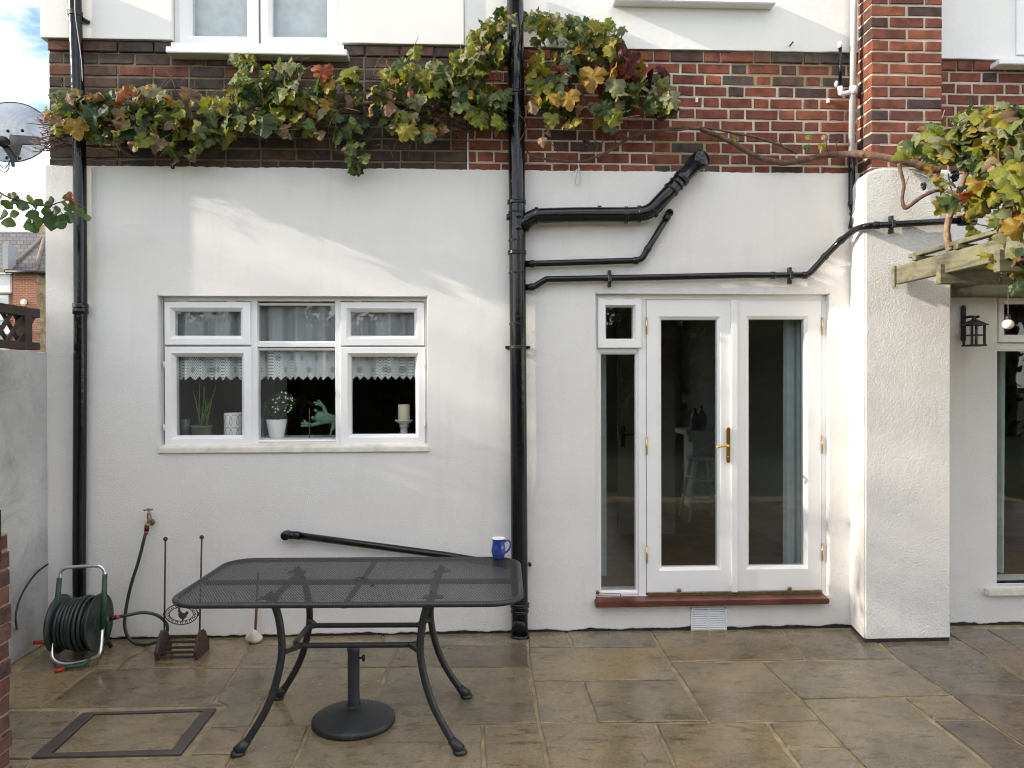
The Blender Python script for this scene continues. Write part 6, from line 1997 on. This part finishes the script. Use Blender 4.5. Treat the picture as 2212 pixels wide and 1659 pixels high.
def bunch(parent, p, w, h, n, seed, r=0.0085):
    rng = random.Random(seed); b = MB()
    for i in range(n):
        t_ = rng.random() ** 0.8
        k_ = w * (1 - 0.65 * t_)
        b.ball(Vector(p) + Vector((rng.uniform(-k_, k_), rng.uniform(-k_, k_) * 0.8, -h * t_)), r * rng.uniform(0.8, 1.1), 8, 6)
    b.build('grape_bunch', M['grape'], parent)


def gnarly(b, pts, r0, r1, seed, n=7, wob=0.006, seg=9):
    sp_ = spline(pts, n)
    m = len(sp_)
    out = []; rr = []
    for i, p in enumerate(sp_):
        q = Vector((noise.noise(p * 9 + Vector((seed, 0, 0))), noise.noise(p * 9 + Vector((0, seed, 5))), noise.noise(p * 9 + Vector((3, 0, seed)))))
        out.append(p + q * wob)
        rr.append((r0 + (r1 - r0) * i / (m - 1)) * (1 + 0.22 * noise.noise(p * 25 + Vector((0, 0, seed)))))
    b.tube(out, rr, seg)


# ---- vine along the brick band
vine = thing('grape_vine', P('D', 1150, 330, -0.05), 'autumn grape vine trained along the brick band above the white wall', 'vine')
W_ = lambda c, u, v, y: P(c, u, v, y)
b = MB()
gnarly(b, [W_('e1', 520, 640, -0.36), W_('c4', 1400, 1310, -0.335), W_('c4', 1250, 1268, -0.31), W_('c4', 1010, 1228, -0.24), W_('c4', 850, 1215, -0.13), W_('c4', 620, 1228, -0.06), W_('c4', 450, 1270, -0.045), W_('c4', 300, 1290, -0.045), W_('c4', 150, 1255, -0.045), W_('c3', 2150, 1215, -0.045), W_('c3', 1960, 1110, -0.045), W_('c3', 1740, 1020, -0.05)], 0.026, 0.015, 1)
b.build('stem', M['bark'], vine)
b = MB()
gnarly(b, [W_('c3', 1740, 1020, -0.05), W_('c3', 1560, 1012, -0.05), W_('c3', 1350, 1045, -0.055), W_('c3', 1190, 1085, -0.05), W_('c3', 1060, 1170, -0.04), W_('c3', 930, 1238, -0.04), W_('c3', 790, 1275, -0.04), W_('c3', 560, 1262, -0.04), W_('c3', 410, 1235, -0.045), W_('c3', 355, 1160, -0.05)], 0.012, 0.006, 2)
gnarly(b, [W_('c4', 420, 1210, -0.05), W_('c4', 250, 1130, -0.05), W_('c4', 60, 1080, -0.05), W_('c3', 2050, 1060, -0.05), W_('c3', 1740, 1005, -0.05), W_('c3', 1500, 1035, -0.06), W_('c3', 1000, 1030, -0.06), W_('c3', 450, 1000, -0.06)], 0.009, 0.006, 3)
b.build('stem', M['bark'], vine)
b = MB()
gnarly(b, [W_('c3', 360, 1010, 0.0), W_('c2', 1800, 1005, 0.0), W_('c2', 1640, 925, -0.05), W_('c2', 1480, 880, -0.07), W_('c2', 1300, 822, -0.08), W_('c2', 1100, 808, -0.08), W_('c2', 900, 830, -0.08), W_('c2', 740, 842, -0.07), W_('c2', 630, 892, -0.06), W_('c2', 300, 930, -0.05), W_('c1', 2000, 960, -0.05), W_('c1', 1500, 1020, -0.06), W_('c1', 1000, 1010, -0.07), W_('c1', 640, 1050, -0.10), W_('c1', 400, 1060, -0.10)], 0.015, 0.012, 5)
b.build('stem', M['bark'], vine)
b = MB()
rng = random.Random(77)
# side shoots, tendrils and cut stalks
for c_, a_, m1, e_ in (('c2', (1380, 780), (1300, 560), (1410, 290)), ('c2', (1080, 790), (1050, 730), (1010, 690)), ('c2', (990, 820), (975, 750), (985, 700)), ('c3', (560, 290), (520, 250), (470, 230)),
                       ('c3', (1290, 900), (1270, 1030), (1190, 1140)), ('c3', (830, 920), (800, 1030), (770, 1160)), ('c2', (1370, 920), (1250, 1100), (1190, 1215)), ('c2', (1150, 1150), (1190, 1200), (1215, 1255)),
                       ('c3', (970, 1070), (965, 1150), (960, 1240)), ('c3', (900, 1100), (930, 1160), (880, 1230)), ('c3', (560, 1130), (600, 1180), (620, 1215)), ('c1', (860, 870), (840, 790), (790, 740)),
                       ('c1', (1880, 480), (1920, 600), (1950, 760)), ('c1', (985, 890), (990, 960), (970, 1010)), ('c4', (520, 1200), (440, 1160), (390, 1180)), ('c4', (660, 1190), (650, 1120), (690, 1090)), ('c4', (740, 1190), (730, 1130), (760, 1110)),
                       ('c4', (330, 1180), (260, 1110), (200, 1180)), ('c3', (780, 620), (790, 780), (800, 900)), ('c4', (1080, 1190), (1105, 1160), (1110, 1130)), ('c4', (1570, 1010), (1580, 930), (1600, 870)), ('c3', (1060, 1150), (1100, 1060), (1180, 1090))):
    b.tube(spline([W_(c_, *a_, -0.07), W_(c_, *m1, -0.10), W_(c_, *e_, -0.09)], 5), [0.0036 - 0.00018 * i for i in range(11)], 6)
prop(b.build('side_shoots', M['twig'], vine), kind='stuff')
b = MB()
for i in range(46):
    p0 = W_('c1', rng.uniform(370, 560), rng.uniform(960, 1200), -0.08 + rng.uniform(-0.06, 0.06))
    L = rng.uniform(0.06, 0.17)
    d = Vector((-1, rng.uniform(-0.35, 0.35), rng.uniform(-0.35, 0.45))).normalized()
    p1 = p0 + d * L * 0.6 + Vector((0, 0, rng.uniform(-0.01, 0.015))); p2 = p0 + d * L + Vector((0, 0, rng.uniform(-0.015, 0.02)))
    b.tube([p0, p1, p2], [0.0032, 0.0027, 0.002], 5)
    for k_ in range(rng.randrange(0, 4)):
        q = p0.lerp(p2, rng.uniform(0.4, 1.0)); b.tube([q, q + Vector((rng.uniform(-0.02, 0), rng.uniform(-0.02, 0.02), rng.uniform(-0.015, 0.02)))], [0.0022, 0.003], 5)
for i in range(70):
    p0 = W_('D', rng.uniform(130, 1420), rng.uniform(150, 280), -0.12 + rng.uniform(-0.10, 0.05))
    d = Vector((rng.uniform(-1, 1), rng.uniform(-0.6, 0.1), rng.uniform(-0.6, 1.0))).normalized() * rng.uniform(0.10, 0.26)
    b.tube(spline([p0, p0 + d * 0.4 + Vector((rng.uniform(-0.02, 0.02), 0, 0.02)), p0 + d * 0.8, p0 + d + Vector((rng.uniform(-0.03, 0.03), 0, -0.02))], 3), 0.0019, 4)
for i in range(90):
    p0 = W_('D', rng.uniform(130, 1080), rng.uniform(225, 320), -0.03 + rng.uniform(-0.06, 0.03))
    d = Vector((rng.uniform(-1, 1), rng.uniform(-0.5, 0.2), rng.uniform(-0.8, 0.8))).normalized() * rng.uniform(0.05, 0.18)
    b.tube([p0, p0 + d * 0.5 + Vector((0, 0, 0.01)), p0 + d], 0.0022, 4)
prop(b.build('dry_stalks', M['twig'], vine), kind='stuff')

lv = Leaves(21)


def blob(cx, cy, rx_, ry_, n, y0=-0.25, y1=-0.02, s0=0.06, s1=0.128, mix=None, skip_pipe=True):
    for i in range(int(n * 1.6)):
        while True:
            a, q = lv.rng.uniform(-1, 1), lv.rng.uniform(-1, 1)
            if a * a + q * q < 1: break
        u, v = cx + a * rx_, cy + q * ry_
        y = lv.rng.uniform(y0, y1)
        if skip_pipe and abs(u - 1116) < 26:
            y = 0.015 if lv.rng.random() < 0.85 else -0.15
        if skip_pipe and abs(u - 168) < 20 and v > 150: y = -0.15
        p = P('D', u, v, y)
        size = lv.rng.uniform(s0, s1)
        lv.add(p + Vector((0, 0, size * 0.3)), size, mix=mix)


warm = {'green': 34, 'pale': 16, 'lime': 28, 'yellow': 8, 'dry': 12, 'red': 3}
grn = {'green': 38, 'pale': 34, 'lime': 26, 'yellow': 2, 'dry': 2}
grnd = {'green': 46, 'pale': 20, 'lime': 24, 'yellow': 4, 'dry': 7}
blob(160, 245, 62, 48, 30, mix=warm); blob(250, 262, 80, 48, 36, mix=grnd); blob(340, 268, 70, 48, 32, mix=grnd)
blob(300, 222, 110, 22, 20, s0=0.06, s1=0.10, mix=warm); blob(440, 265, 75, 48, 32, mix=grnd); blob(540, 235, 70, 52, 32, mix=grnd)
blob(640, 250, 70, 44, 24, mix=grnd); blob(520, 150, 32, 34, 13, s0=0.05, s1=0.09, mix=grn); blob(625, 165, 30, 32, 12, s0=0.06, s1=0.10, mix=grn); blob(585, 190, 40, 30, 10, mix=grn)
blob(720, 205, 55, 35, 16, s0=0.06, s1=0.10, mix=warm); blob(765, 180, 30, 22, 9, mix={'lime': 3, 'green': 2}); blob(755, 295, 45, 42, 16, s0=0.06, s1=0.10, mix={'green': 8, 'dry': 2, 'lime': 1})
blob(805, 215, 45, 30, 14, s0=0.055, s1=0.10, mix=warm); blob(830, 250, 50, 30, 10, s0=0.055, s1=0.10, mix=grnd); blob(690, 215, 40, 30, 10, s0=0.06, s1=0.11, mix=grnd); blob(390, 330, 40, 26, 9, s0=0.06, s1=0.10, mix=grnd); blob(770, 345, 18, 30, 9, s0=0.05, s1=0.09, mix={'green': 2, 'dry': 1})
blob(870, 180, 50, 32, 20, s0=0.06, s1=0.11, mix={'lime': 5, 'green': 5, 'pale': 2, 'yellow': 1, 'dry': 1}); blob(935, 205, 55, 50, 26, mix=grn); blob(900, 280, 60, 32, 14, s0=0.06, s1=0.10, mix=warm)
blob(1010, 180, 50, 65, 40, mix=grn); blob(1055, 100, 42, 52, 30, mix=grn); blob(1080, 55, 28, 35, 14, s0=0.06, s1=0.10, mix=grn); blob(1060, 240, 50, 48, 30, mix=grnd)
blob(1165, 65, 30, 38, 14, s0=0.06, s1=0.10, mix=grn); blob(1240, 70, 50, 34, 20, s0=0.06, s1=0.11, mix=grn); blob(1305, 85, 42, 34, 20, mix=grn); blob(1255, 125, 45, 35, 16, mix=grn)
blob(1175, 175, 42, 55, 22, mix=warm); blob(1215, 245, 50, 45, 16, mix={'lime': 2, 'green': 4, 'yellow': 2, 'dry': 2}); blob(1330, 160, 40, 38, 14, mix={'wine': 5, 'green': 4, 'yellow': 1, 'pale': 1})
blob(1400, 210, 58, 42, 24, mix={'pale': 5, 'green': 5, 'lime': 2, 'wine': 2}); blob(1330, 245, 50, 38, 12, mix=grnd); blob(1430, 245, 30, 26, 9, s0=0.06, s1=0.09, mix={'green': 3, 'wine': 1, 'lime': 1})
blob(1380, 170, 45, 22, 8, mix={'wine': 4, 'red': 1, 'pale': 1})
# single leaves that stand out
for c_, u, v, s_, cat in (('c1', 590, 1010, 0.155, 'yellow'), ('c1', 440, 1030, 0.085, 'lime'), ('c1', 975, 740, 0.12, 'red'), ('c1', 540, 770, 0.10, 'dry'), ('c1', 780, 930, 0.18, 'green'), ('c1', 1520, 780, 0.13, 'dry'), ('c1', 1170, 690, 0.045, 'yellow'),
                          ('c1', 370, 925, 0.06, 'red'), ('c1', 1060, 1150, 0.09, 'dry'), ('c1', 1890, 620, 0.09, 'lime'), ('c2', 650, 580, 0.13, 'red'), ('c2', 690, 690, 0.10, 'yellow'), ('c2', 1340, 745, 0.05, 'red'), ('c2', 180, 1000, 0.16, 'green'),
                          ('c2', 1330, 1050, 0.14, 'lime'), ('c2', 380, 540, 0.10, 'pale'), ('c2', 1160, 880, 0.11, 'dry'), ('c2', 1370, 430, 0.10, 'lime'), ('c3', 890, 620, 0.17, 'yellow'), ('c3', 690, 790, 0.15, 'yellow'), ('c3', 600, 790, 0.10, 'yellow'),
                          ('c3', 410, 850, 0.11, 'dry'), ('c3', 1080, 690, 0.16, 'pale'), ('c3', 1190, 490, 0.14, 'wine'), ('c3', 1110, 400, 0.10, 'wine'), ('c3', 1070, 960, 0.11, 'lime'), ('c3', 570, 950, 0.11, 'lime'), ('c3', 1500, 800, 0.13, 'pale'),
                          ('c3', 485, 1120, 0.07, 'dry'), ('c3', 1040, 420, 0.12, 'lime'), ('c3', 2025, 1100, 0.045, 'lime'), ('c4', 510, 1090, 0.05, 'lime'), ('c4', 620, 1160, 0.06, 'lime'), ('c4', 500, 1170, 0.05, 'green'), ('c4', 640, 1090, 0.05, 'dry'), ('c2', 630, 1070, 0.07, 'dry')):
    lv.add(W_(c_, u, v, -0.26) + Vector((0, 0, s_ * 0.3)), s_, cat, tilt=lv.rng.uniform(-25, 0), yaw=lv.rng.uniform(-25, 10), roll=lv.rng.uniform(-25, 25))
lv.flush(vine)
for c_, u, v, w, h_, n in (('c1', 1365, 1260, 0.018, 0.055, 20), ('c2', 800, 1090, 0.028, 0.06, 30), ('c2', 510, 930, 0.03, 0.06, 26), ('c2', 1000, 960, 0.03, 0.08, 30), ('c3', 715, 620, 0.02, 0.08, 26), ('c3', 840, 1100, 0.02, 0.05, 18), ('c2', 1815, 980, 0.02, 0.05, 18)):
    bunch(vine, W_(c_, u, v, -0.11), w, h_, n, u)

# fallen leaves
lf = bpy.data.objects.new('fallen_leaf', GD[1]); COL.objects.link(lf)
lf.location = G('d1', 1555, 1480, 0.012); lf.rotation_euler = (R(-80), 0.1, 0.5); lf.scale = (0.085,) * 3
if len(GD[1].materials) == 0: GD[1].materials.append(LM['dry'])
lf.material_slots[0].link = 'OBJECT'; lf.material_slots[0].material = LM['yellow']
prop(lf, 'yellow brown fallen leaf lying on the boot scraper', 'leaf', 'fallen leaves')
lf2 = lf.copy(); COL.objects.link(lf2); lf2.location = G('d2', 1222, 397, TH + 0.002); lf2.scale = (0.022,) * 3; lf2.material_slots[0].material = LM['wine']
prop(lf2, 'tiny dark dead leaf lying on the mesh tabletop', 'leaf', 'fallen leaves')

# ---- vine on the pergola
vp_ = thing('pergola_vine', PX('e1', 600, 1320, 2.63), 'leafy grape vine with pale trunk on top of the pergola', 'vine')
b = MB()
tb = PX('e1', 605, 1325, 2.63)
gnarly(b, [tb + Vector((0, 0, -0.01)), P('e1', 575, 1180, tb.y), P('e1', 600, 1040, tb.y), P('e1', 660, 900, tb.y - 0.02), P('e1', 735, 690, tb.y - 0.04), P('e1', 790, 560, tb.y - 0.08)], 0.021, 0.016, 9, 7, 0.003)
b.build('trunk', M['bark_pale'], vp_)
b = MB()
gnarly(b, [W_('e1', 160, 585, -0.33), W_('e1', 190, 690, -0.34), W_('e1', 205, 780, -0.34), W_('e1', 192, 900, -0.35), W_('e1', 212, 962, -0.36), W_('e1', 260, 945, -0.37), W_('e1', 350, 880, -0.40), W_('e1', 490, 815, -0.45), W_('e1', 600, 825, -0.5), W_('e1', 700, 860, -0.55)], 0.011, 0.012, 11, 6, 0.004)
b.build('stem', M['bark'], vp_)
b = MB()
for pts, r_ in (([(640, 1040), (760, 1020), (900, 1040), (1100, 1045)], 0.006), ([(720, 785), (880, 735), (960, 700)], 0.006), ([(780, 1090), (950, 1130), (1100, 1140)], 0.004), ([(860, 610), (1000, 580), (1080, 520)], 0.006), ([(625, 230), (660, 270), (690, 310)], 0.005), ([(1120, 140), (1150, 220), (1130, 250)], 0.004), ([(1080, 1550), (1150, 1560), (1244, 1659)], 0.004), ([(975, 1545), (1040, 1545), (1060, 1500)], 0.006), ([(1040, 1545), (1020, 1630)], 0.006), ([(1040, 1545), (1085, 1620)], 0.005), ([(590, 670), (620, 840)], 0.005), ([(220, 770), (250, 690)], 0.003), ([(535, 200), (560, 120)], 0.003)):
    q = [W_('e1', u, v, -0.62 - 0.3 * (u - 600) / 600) for u, v in pts]
    b.tube(spline(q, 4), r_, 7)
prop(b.build('canes', M['bark_pale'], vp_), kind='stuff')
lv = Leaves(55)
pm = {'green': 28, 'pale': 34, 'lime': 34, 'yellow': 4, 'dry': 2, 'red': 1}


def pblob(cx, cy, rx_, ry_, n, s0=0.08, s1=0.14, mix=None):
    for i in range(n):
        while True:
            a, q = lv.rng.uniform(-1, 1), lv.rng.uniform(-1, 1)
            if a * a + q * q < 1: break
        u, v = cx + a * rx_, cy + q * ry_
        y = -0.42 - 0.75 * (u - 190) / 1050 - lv.rng.uniform(0, 0.28)
        p = P('e1', u, v, y)
        s_ = lv.rng.uniform(s0, s1)
        lv.add(p + Vector((0, 0, s_ * 0.3)), s_, mix=mix or pm, tilt=lv.rng.gauss(-35, 25))


pblob(300, 460, 95, 95, 9); pblob(430, 440, 110, 100, 14); pblob(530, 520, 130, 90, 16); pblob(650, 480, 120, 110, 16, mix={'green': 6, 'pale': 3, 'lime': 3})
pblob(780, 340, 120, 130, 28); pblob(900, 330, 130, 130, 28); pblob(950, 500, 160, 130, 20); pblob(1050, 300, 130, 140, 20); pblob(1180, 330, 110, 200, 22)
pblob(850, 560, 150, 110, 16, mix={'green': 6, 'pale': 2, 'lime': 2, 'dry': 1}); pblob(1100, 620, 150, 150, 26); pblob(1000, 780, 160, 110, 22); pblob(1180, 820, 110, 130, 20)
pblob(880, 930, 130, 90, 16, mix={'lime': 4, 'red': 2, 'yellow': 1, 'green': 3}); pblob(600, 960, 60, 60, 4, mix={'green': 2, 'lime': 2}); pblob(520, 760, 70, 60, 7, s0=0.06, s1=0.09)
pblob(1180, 1030, 100, 80, 16); pblob(1120, 1120, 90, 60, 9); pblob(1210, 1330, 60, 90, 10); pblob(1200, 1500, 60, 80, 7); pblob(1160, 1180, 100, 80, 12, mix={'yellow': 4, 'red': 2, 'lime': 3}); pblob(1180, 1420, 80, 60, 7, mix={'green': 1, 'dry': 3, 'lime': 2}); pblob(980, 1430, 40, 50, 3, mix={'lime': 3}); pblob(1190, 1700, 60, 60, 4, s0=0.05, s1=0.08, mix={'lime': 1, 'green': 1})
pblob(800, 1190, 40, 40, 3, s0=0.06, s1=0.08, mix={'lime': 1})
for u, v, s_, cat in ((1080, 700, 0.20, 'lime'), (860, 190, 0.11, 'lime'), (1060, 210, 0.12, 'lime'), (425, 650, 0.06, 'yellow'), (480, 690, 0.035, 'red'), (550, 460, 0.16, 'pale'), (280, 460, 0.12, 'green'), (1130, 1150, 0.10, 'red'), (1200, 1180, 0.14, 'yellow'), (1190, 870, 0.14, 'lime'), (740, 910, 0.08, 'red'), (990, 600, 0.12, 'dry'), (590, 950, 0.10, 'green')):
    y = -0.72 - 0.75 * (u - 190) / 1050
    lv.add(P('e1', u, v, y) + Vector((0, 0, s_ * 0.3)), s_, cat, tilt=-25, yaw=lv.rng.uniform(-30, 20), roll=lv.rng.uniform(-30, 30))
# the vine goes on over the rest of the pergola
for i in range(330):
    p = Vector((lv.rng.uniform(2.9, 5.1), lv.rng.uniform(-2.3, -0.25), 2.38 + abs(lv.rng.gauss(0, 0.17))))
    # keep clear of the picture's line of sight to the upper wall
    d = p - CAM; u_ = IW / 2 + FPX * d.dot(_r) / d.dot(_f)
    if u_ < 2150: continue
    s_ = lv.rng.uniform(0.07, 0.11)
    lv.add(p, s_, mix=pm, tilt=lv.rng.gauss(-55, 25))
lv.flush(vp_)
bunch(vp_, W_('e1', 380, 735, -0.48), 0.014, 0.05, 14, 3, 0.0095); bunch(vp_, W_('e1', 785, 730, -0.72), 0.035, 0.10, 44, 4, 0.0105); bunch(vp_, W_('e1', 715, 880, -0.66), 0.022, 0.05, 16, 5, 0.0105); bunch(vp_, W_('e1', 650, 640, -0.6), 0.03, 0.06, 22, 6, 0.0105)

# ---- small tree next door whose branch hangs over the wall
def ovate(seed):
    rng = random.Random(seed)
    half = [(0.16, -0.08), (0.33, -0.25), (0.40, -0.45), (0.34, -0.66), (0.18, -0.85)]
    pts = [(0, 0)] + half + [(0.0, -1.02)] + [(-x, z) for x, z in reversed(half)]
    cup = rng.uniform(0.1, 0.8); tip = rng.uniform(-0.3, 0.5)
    f = lambda x, z: cup * x * x + tip * z * z * 0.5 + 0.25 * abs(x)
    vs = [(x, f(x, z), z) for x, z in pts] + [(0, f(0, z), z) for z in (-0.3, -0.65)]
    n = len(pts)
    a, c_ = n, n + 1
    fs = [(0, 1, a), (1, 2, a), (2, 3, a), (3, c_, a), (3, 4, c_), (4, 5, c_), (5, 6, c_), (6, 7, c_), (7, 8, c_), (8, 9, c_), (9, a, c_), (9, 10, a), (10, 11, a), (11, 0, a)]
    me = bpy.data.meshes.new('leaf'); me.from_pydata(vs, [], fs)
    me.polygons.foreach_set('use_smooth', [True] * len(fs)); me.update()
    return me


OV = [ovate(i) for i in range(5)]
LM['pear'] = leafmat('pear_leaf', [(0, (0.035, 0.075, 0.025)), (0.6, (0.065, 0.12, 0.035)), (1, (0.14, 0.19, 0.06))])
TY = -0.55
tr_ = thing('pear_tree', (-4.3, -1.0, -0.06), 'leafy green tree branch reaching in from the left in front of the house corner', 'tree')
b = MB()
tip0 = P('d8', -10, 100, TY)
gnarly(b, [(-4.3, -1.0, -0.06), (-4.25, -0.95, 1.0), (-4.15, -0.9, 2.0), (-4.0, -0.8, 2.45), (-3.6, -0.65, 2.62), tuple(tip0)], 0.05, 0.010, 3, 6, 0.01)
gnarly(b, [(-4.15, -0.9, 2.0), (-4.4, -1.1, 2.6), (-4.5, -1.3, 3.2)], 0.03, 0.008, 4)
b.build('trunk', M['bark'], tr_)
b = MB()
gnarly(b, [tip0] + [P('d8', u, v, TY) for u, v in ((60, 140), (180, 170), (290, 205), (400, 212), (480, 190), (560, 165), (620, 175), (715, 240))], 0.0065, 0.002, 6, 5, 0.002, 6)
for q in (((130, 95), (190, 130), (180, 170)), ((0, 145), (40, 190), (70, 215)), ((400, 212), (470, 240), (540, 300)), ((250, 190), (270, 240), (290, 300)), ((540, 160), (580, 140), (590, 100)), ((600, 170), (660, 200), (720, 240))):
    b.tube(spline([P('d8', u, v, TY - 0.01) for u, v in q], 4), 0.0022, 5)
b.build('branch', M['bark'], tr_)
rng = random.Random(9)
for u, v, s_ in ((150, 150, 75), (75, 190, 65), (230, 140, 75), (205, 205, 80), (35, 265, 85), (85, 340, 105), (262, 230, 85), (300, 265, 95), (290, 320, 90), (325, 400, 90), (435, 300, 130), (535, 300, 95), (350, 180, 70), (420, 150, 55), (460, 235, 75), (505, 215, 85), (575, 225, 80), (625, 215, 75), (690, 260, 75), (712, 300, 55), (560, 380, 80), (600, 150, 60), (100, 115, 55), (15, 135, 60), (105, 270, 75), (245, 330, 80), (380, 240, 75), (330, 300, 85), (180, 190, 70), (130, 210, 70), (60, 130, 55), (400, 190, 60), (480, 320, 70), (20, 200, 70), (270, 380, 70)):
    size = 1.3 * s_ / 3.32 / 1923 * 4.47
    inst('leaf', rng.choice(OV), LM['pear'], tr_, P('d8', u, v, TY + rng.uniform(-0.05, 0.05)) + Vector((0, 0, size * 0.25)), (R(rng.gauss(-20, 18)), R(rng.gauss(0, 40)), R(rng.gauss(0, 35))), (size,) * 3)
inst('leaf', OV[0], LM['red'], tr_, P('d8', 590, 95, TY), (0, 0.5, 0.3), (0.045,) * 3); inst('leaf', OV[2], LM['red'], tr_, P('d8', 575, 150, TY), (0.2, -0.5, 0), (0.045,) * 3)
for i in range(120):
    k_ = rng.random()
    base = Vector((-4.0, -0.8, 2.4)).lerp(Vector((-3.45, -0.62, 2.6)), k_) if i < 60 else Vector((-4.25, -1.0, 2.2)).lerp(Vector((-4.5, -1.3, 3.2)), k_)
    p = base + Vector((rng.gauss(0, 0.12), rng.gauss(0, 0.12), rng.gauss(0, 0.12)))
    inst('leaf', rng.choice(OV), LM['pear'], tr_, p, (R(rng.gauss(-20, 25)), R(rng.gauss(0, 40)), R(rng.gauss(0, 60))), (rng.uniform(0.05, 0.085),) * 3)

# ---- garden behind the camera, mirrored in the glass
M['conifer'] = leafmat('dark_evergreen_leaf', [(0, (0.014, 0.026, 0.010)), (0.6, (0.030, 0.045, 0.014)), (0.9, (0.06, 0.07, 0.018)), (1, (0.13, 0.11, 0.03))], island=True, trans=0.15)
M['trunkbark'] = pmat('tree_bark', (0.10, 0.075, 0.055), 0.9, var=0.4, scale=8, bdist=0.02, bscale=14)


def big_tree(x, y, h, w, seed, label, n=11000):
    rng = random.Random(seed)
    t = thing('garden_tree', (x, y, -0.06), label, 'tree', 'trees in the garden behind the viewpoint')
    b = MB()
    gnarly(b, [(x, y, -0.1), (x + 0.1, y, h * 0.3), (x - 0.1, y + 0.1, h * 0.6), (x, y, h * 0.92)], 0.16, 0.03, seed, 6, 0.04, 10)
    for i in range(9):
        z = h * (0.2 + 0.07 * i); a = rng.uniform(0, 6.28); L = w * (0.9 - 0.06 * i)
        gnarly(b, [(x, y, z), (x + L * 0.5 * math.cos(a), y + L * 0.5 * math.sin(a), z + 0.25), (x + L * math.cos(a), y + L * math.sin(a), z + 0.2)], 0.045, 0.012, seed + i, 4, 0.03, 6)
    b.build('trunk', M['trunkbark'], t)
    cl = []
    for i in range(110):
        z = rng.uniform(0.04, 0.98); a = rng.uniform(0, 6.28)
        rr = w * (1.05 - z * 0.75) * rng.uniform(0.35, 1.0)
        cl.append((Vector((x + rr * math.cos(a), y + rr * math.sin(a), h * z)), rng.uniform(0.25, 0.6)))
    vs, fs = [], []
    for i in range(n):
        c_, s_ = rng.choice(cl)
        d = Vector((rng.gauss(0, 1), rng.gauss(0, 1), rng.gauss(0, 0.8)))
        p = c_ + d.normalized() * s_ * rng.random() ** 0.5
        n_ = Vector((rng.gauss(0, 1), rng.gauss(0, 1), rng.gauss(0.4, 1))).normalized(); e1 = n_.orthogonal().normalized(); e2 = n_.cross(e1); q = rng.uniform(0.05, 0.12)
        k_ = len(vs)
        vs += [p - e1 * q, p - e2 * q * 0.5, p + e1 * q, p + e2 * q * 0.5]; fs.append((k_, k_ + 1, k_ + 2, k_ + 3))
    prop(MB().add(vs, fs).build('crown', M['conifer'], t), kind='stuff')


for i, (x, y, h, w, lab) in enumerate(((-5.6, -15.5, 4.6, 1.7, 'dark evergreen in the garden opposite the kitchen window'), (-1.8, -16.0, 4.2, 1.6, 'short dark evergreen left of centre in the garden opposite'),
                                       (1.5, -14.0, 6.6, 2.0, 'dark evergreen in the garden opposite the garden doors'), (4.6, -13.0, 6.8, 2.1, 'tall dark evergreen in the garden opposite the right-hand door'),
                                       (9.0, -14.2, 5.6, 2.0, 'broad dark evergreen in the garden opposite the pillar'))):
    big_tree(x, y, h, w, 60 + i, lab)
vs, fs = [], []
rng = random.Random(5)
for i in range(15000):
    p = Vector((rng.uniform(-14, 16), -17 + rng.uniform(-0.5, 0.6), rng.uniform(-0.05, 3.7 + 0.35 * math.sin(i))))
    n_ = Vector((rng.gauss(0, 1), rng.gauss(0.6, 1), rng.gauss(0.3, 1))).normalized(); e1 = n_.orthogonal().normalized(); e2 = n_.cross(e1); q = rng.uniform(0.08, 0.17)
    k_ = len(vs)
    vs += [p - e1 * q, p - e2 * q * 0.6, p + e1 * q, p + e2 * q * 0.6]; fs.append((k_, k_ + 1, k_ + 2, k_ + 3))
hd = thing('hedge', (0, -17, -0.06), 'long dark hedge at the end of the garden behind the viewpoint', 'hedge')
prop(MB().add(vs, fs).build('foliage', M['conifer'], hd), kind='stuff')
MB().box(-14, 16, -17.25, -16.9, -0.1, 3.2).build('branches', M['trunkbark'], hd)

# tall tree two gardens away, left of the picture, that breaks up the low sun
rng = random.Random(91)
AX, AY = -17.0, -2.2
sh = thing('ash_tree', (AX, AY, -0.06), 'tall loose ash tree beyond the gardens to the left', 'tree')
b = MB()
gnarly(b, [(AX, AY, -0.1), (AX + 0.1, AY, 2.5), (AX, AY + 0.1, 5.0), (AX, AY, 7.6)], 0.2, 0.04, 2, 6, 0.05, 8)
for i in range(14):
    a = rng.uniform(0, 6.28); z = rng.uniform(2.4, 7.0)
    gnarly(b, [(AX, AY, z), (AX + 0.8 * math.cos(a), AY + 1.0 * math.sin(a), z + 0.5), (AX + 1.6 * math.cos(a), AY + 2.0 * math.sin(a), z + 1.2)], 0.05, 0.012, i, 5, 0.03, 6)
b.build('trunk', M['trunkbark'], sh)
vs, fs = [], []
for i in range(15000):
    x = rng.gauss(AX, 0.9); y = AY + rng.uniform(-3.4, 3.4)
    top = 7.75 + 0.35 * noise.noise(Vector((y * 1.1, 4, 0)))
    z = 2.0 + (top - 2.0) * (1 - rng.random() ** 1.5)
    if i < 1700: z = rng.uniform(7.2, 9.1)
    p = Vector((x, y, z))
    n_ = Vector((rng.gauss(-0.8, 1), rng.gauss(0, 1), rng.gauss(0.5, 1))).normalized(); e1 = n_.orthogonal().normalized(); e2 = n_.cross(e1); q = rng.uniform(0.05, 0.095)
    k_ = len(vs)
    vs += [p - e1 * q, p - e2 * q * 0.5, p + e1 * q, p + e2 * q * 0.5]; fs.append((k_, k_ + 1, k_ + 2, k_ + 3))
prop(MB().add(vs, fs).build('crown', M['conifer'], sh), kind='stuff')
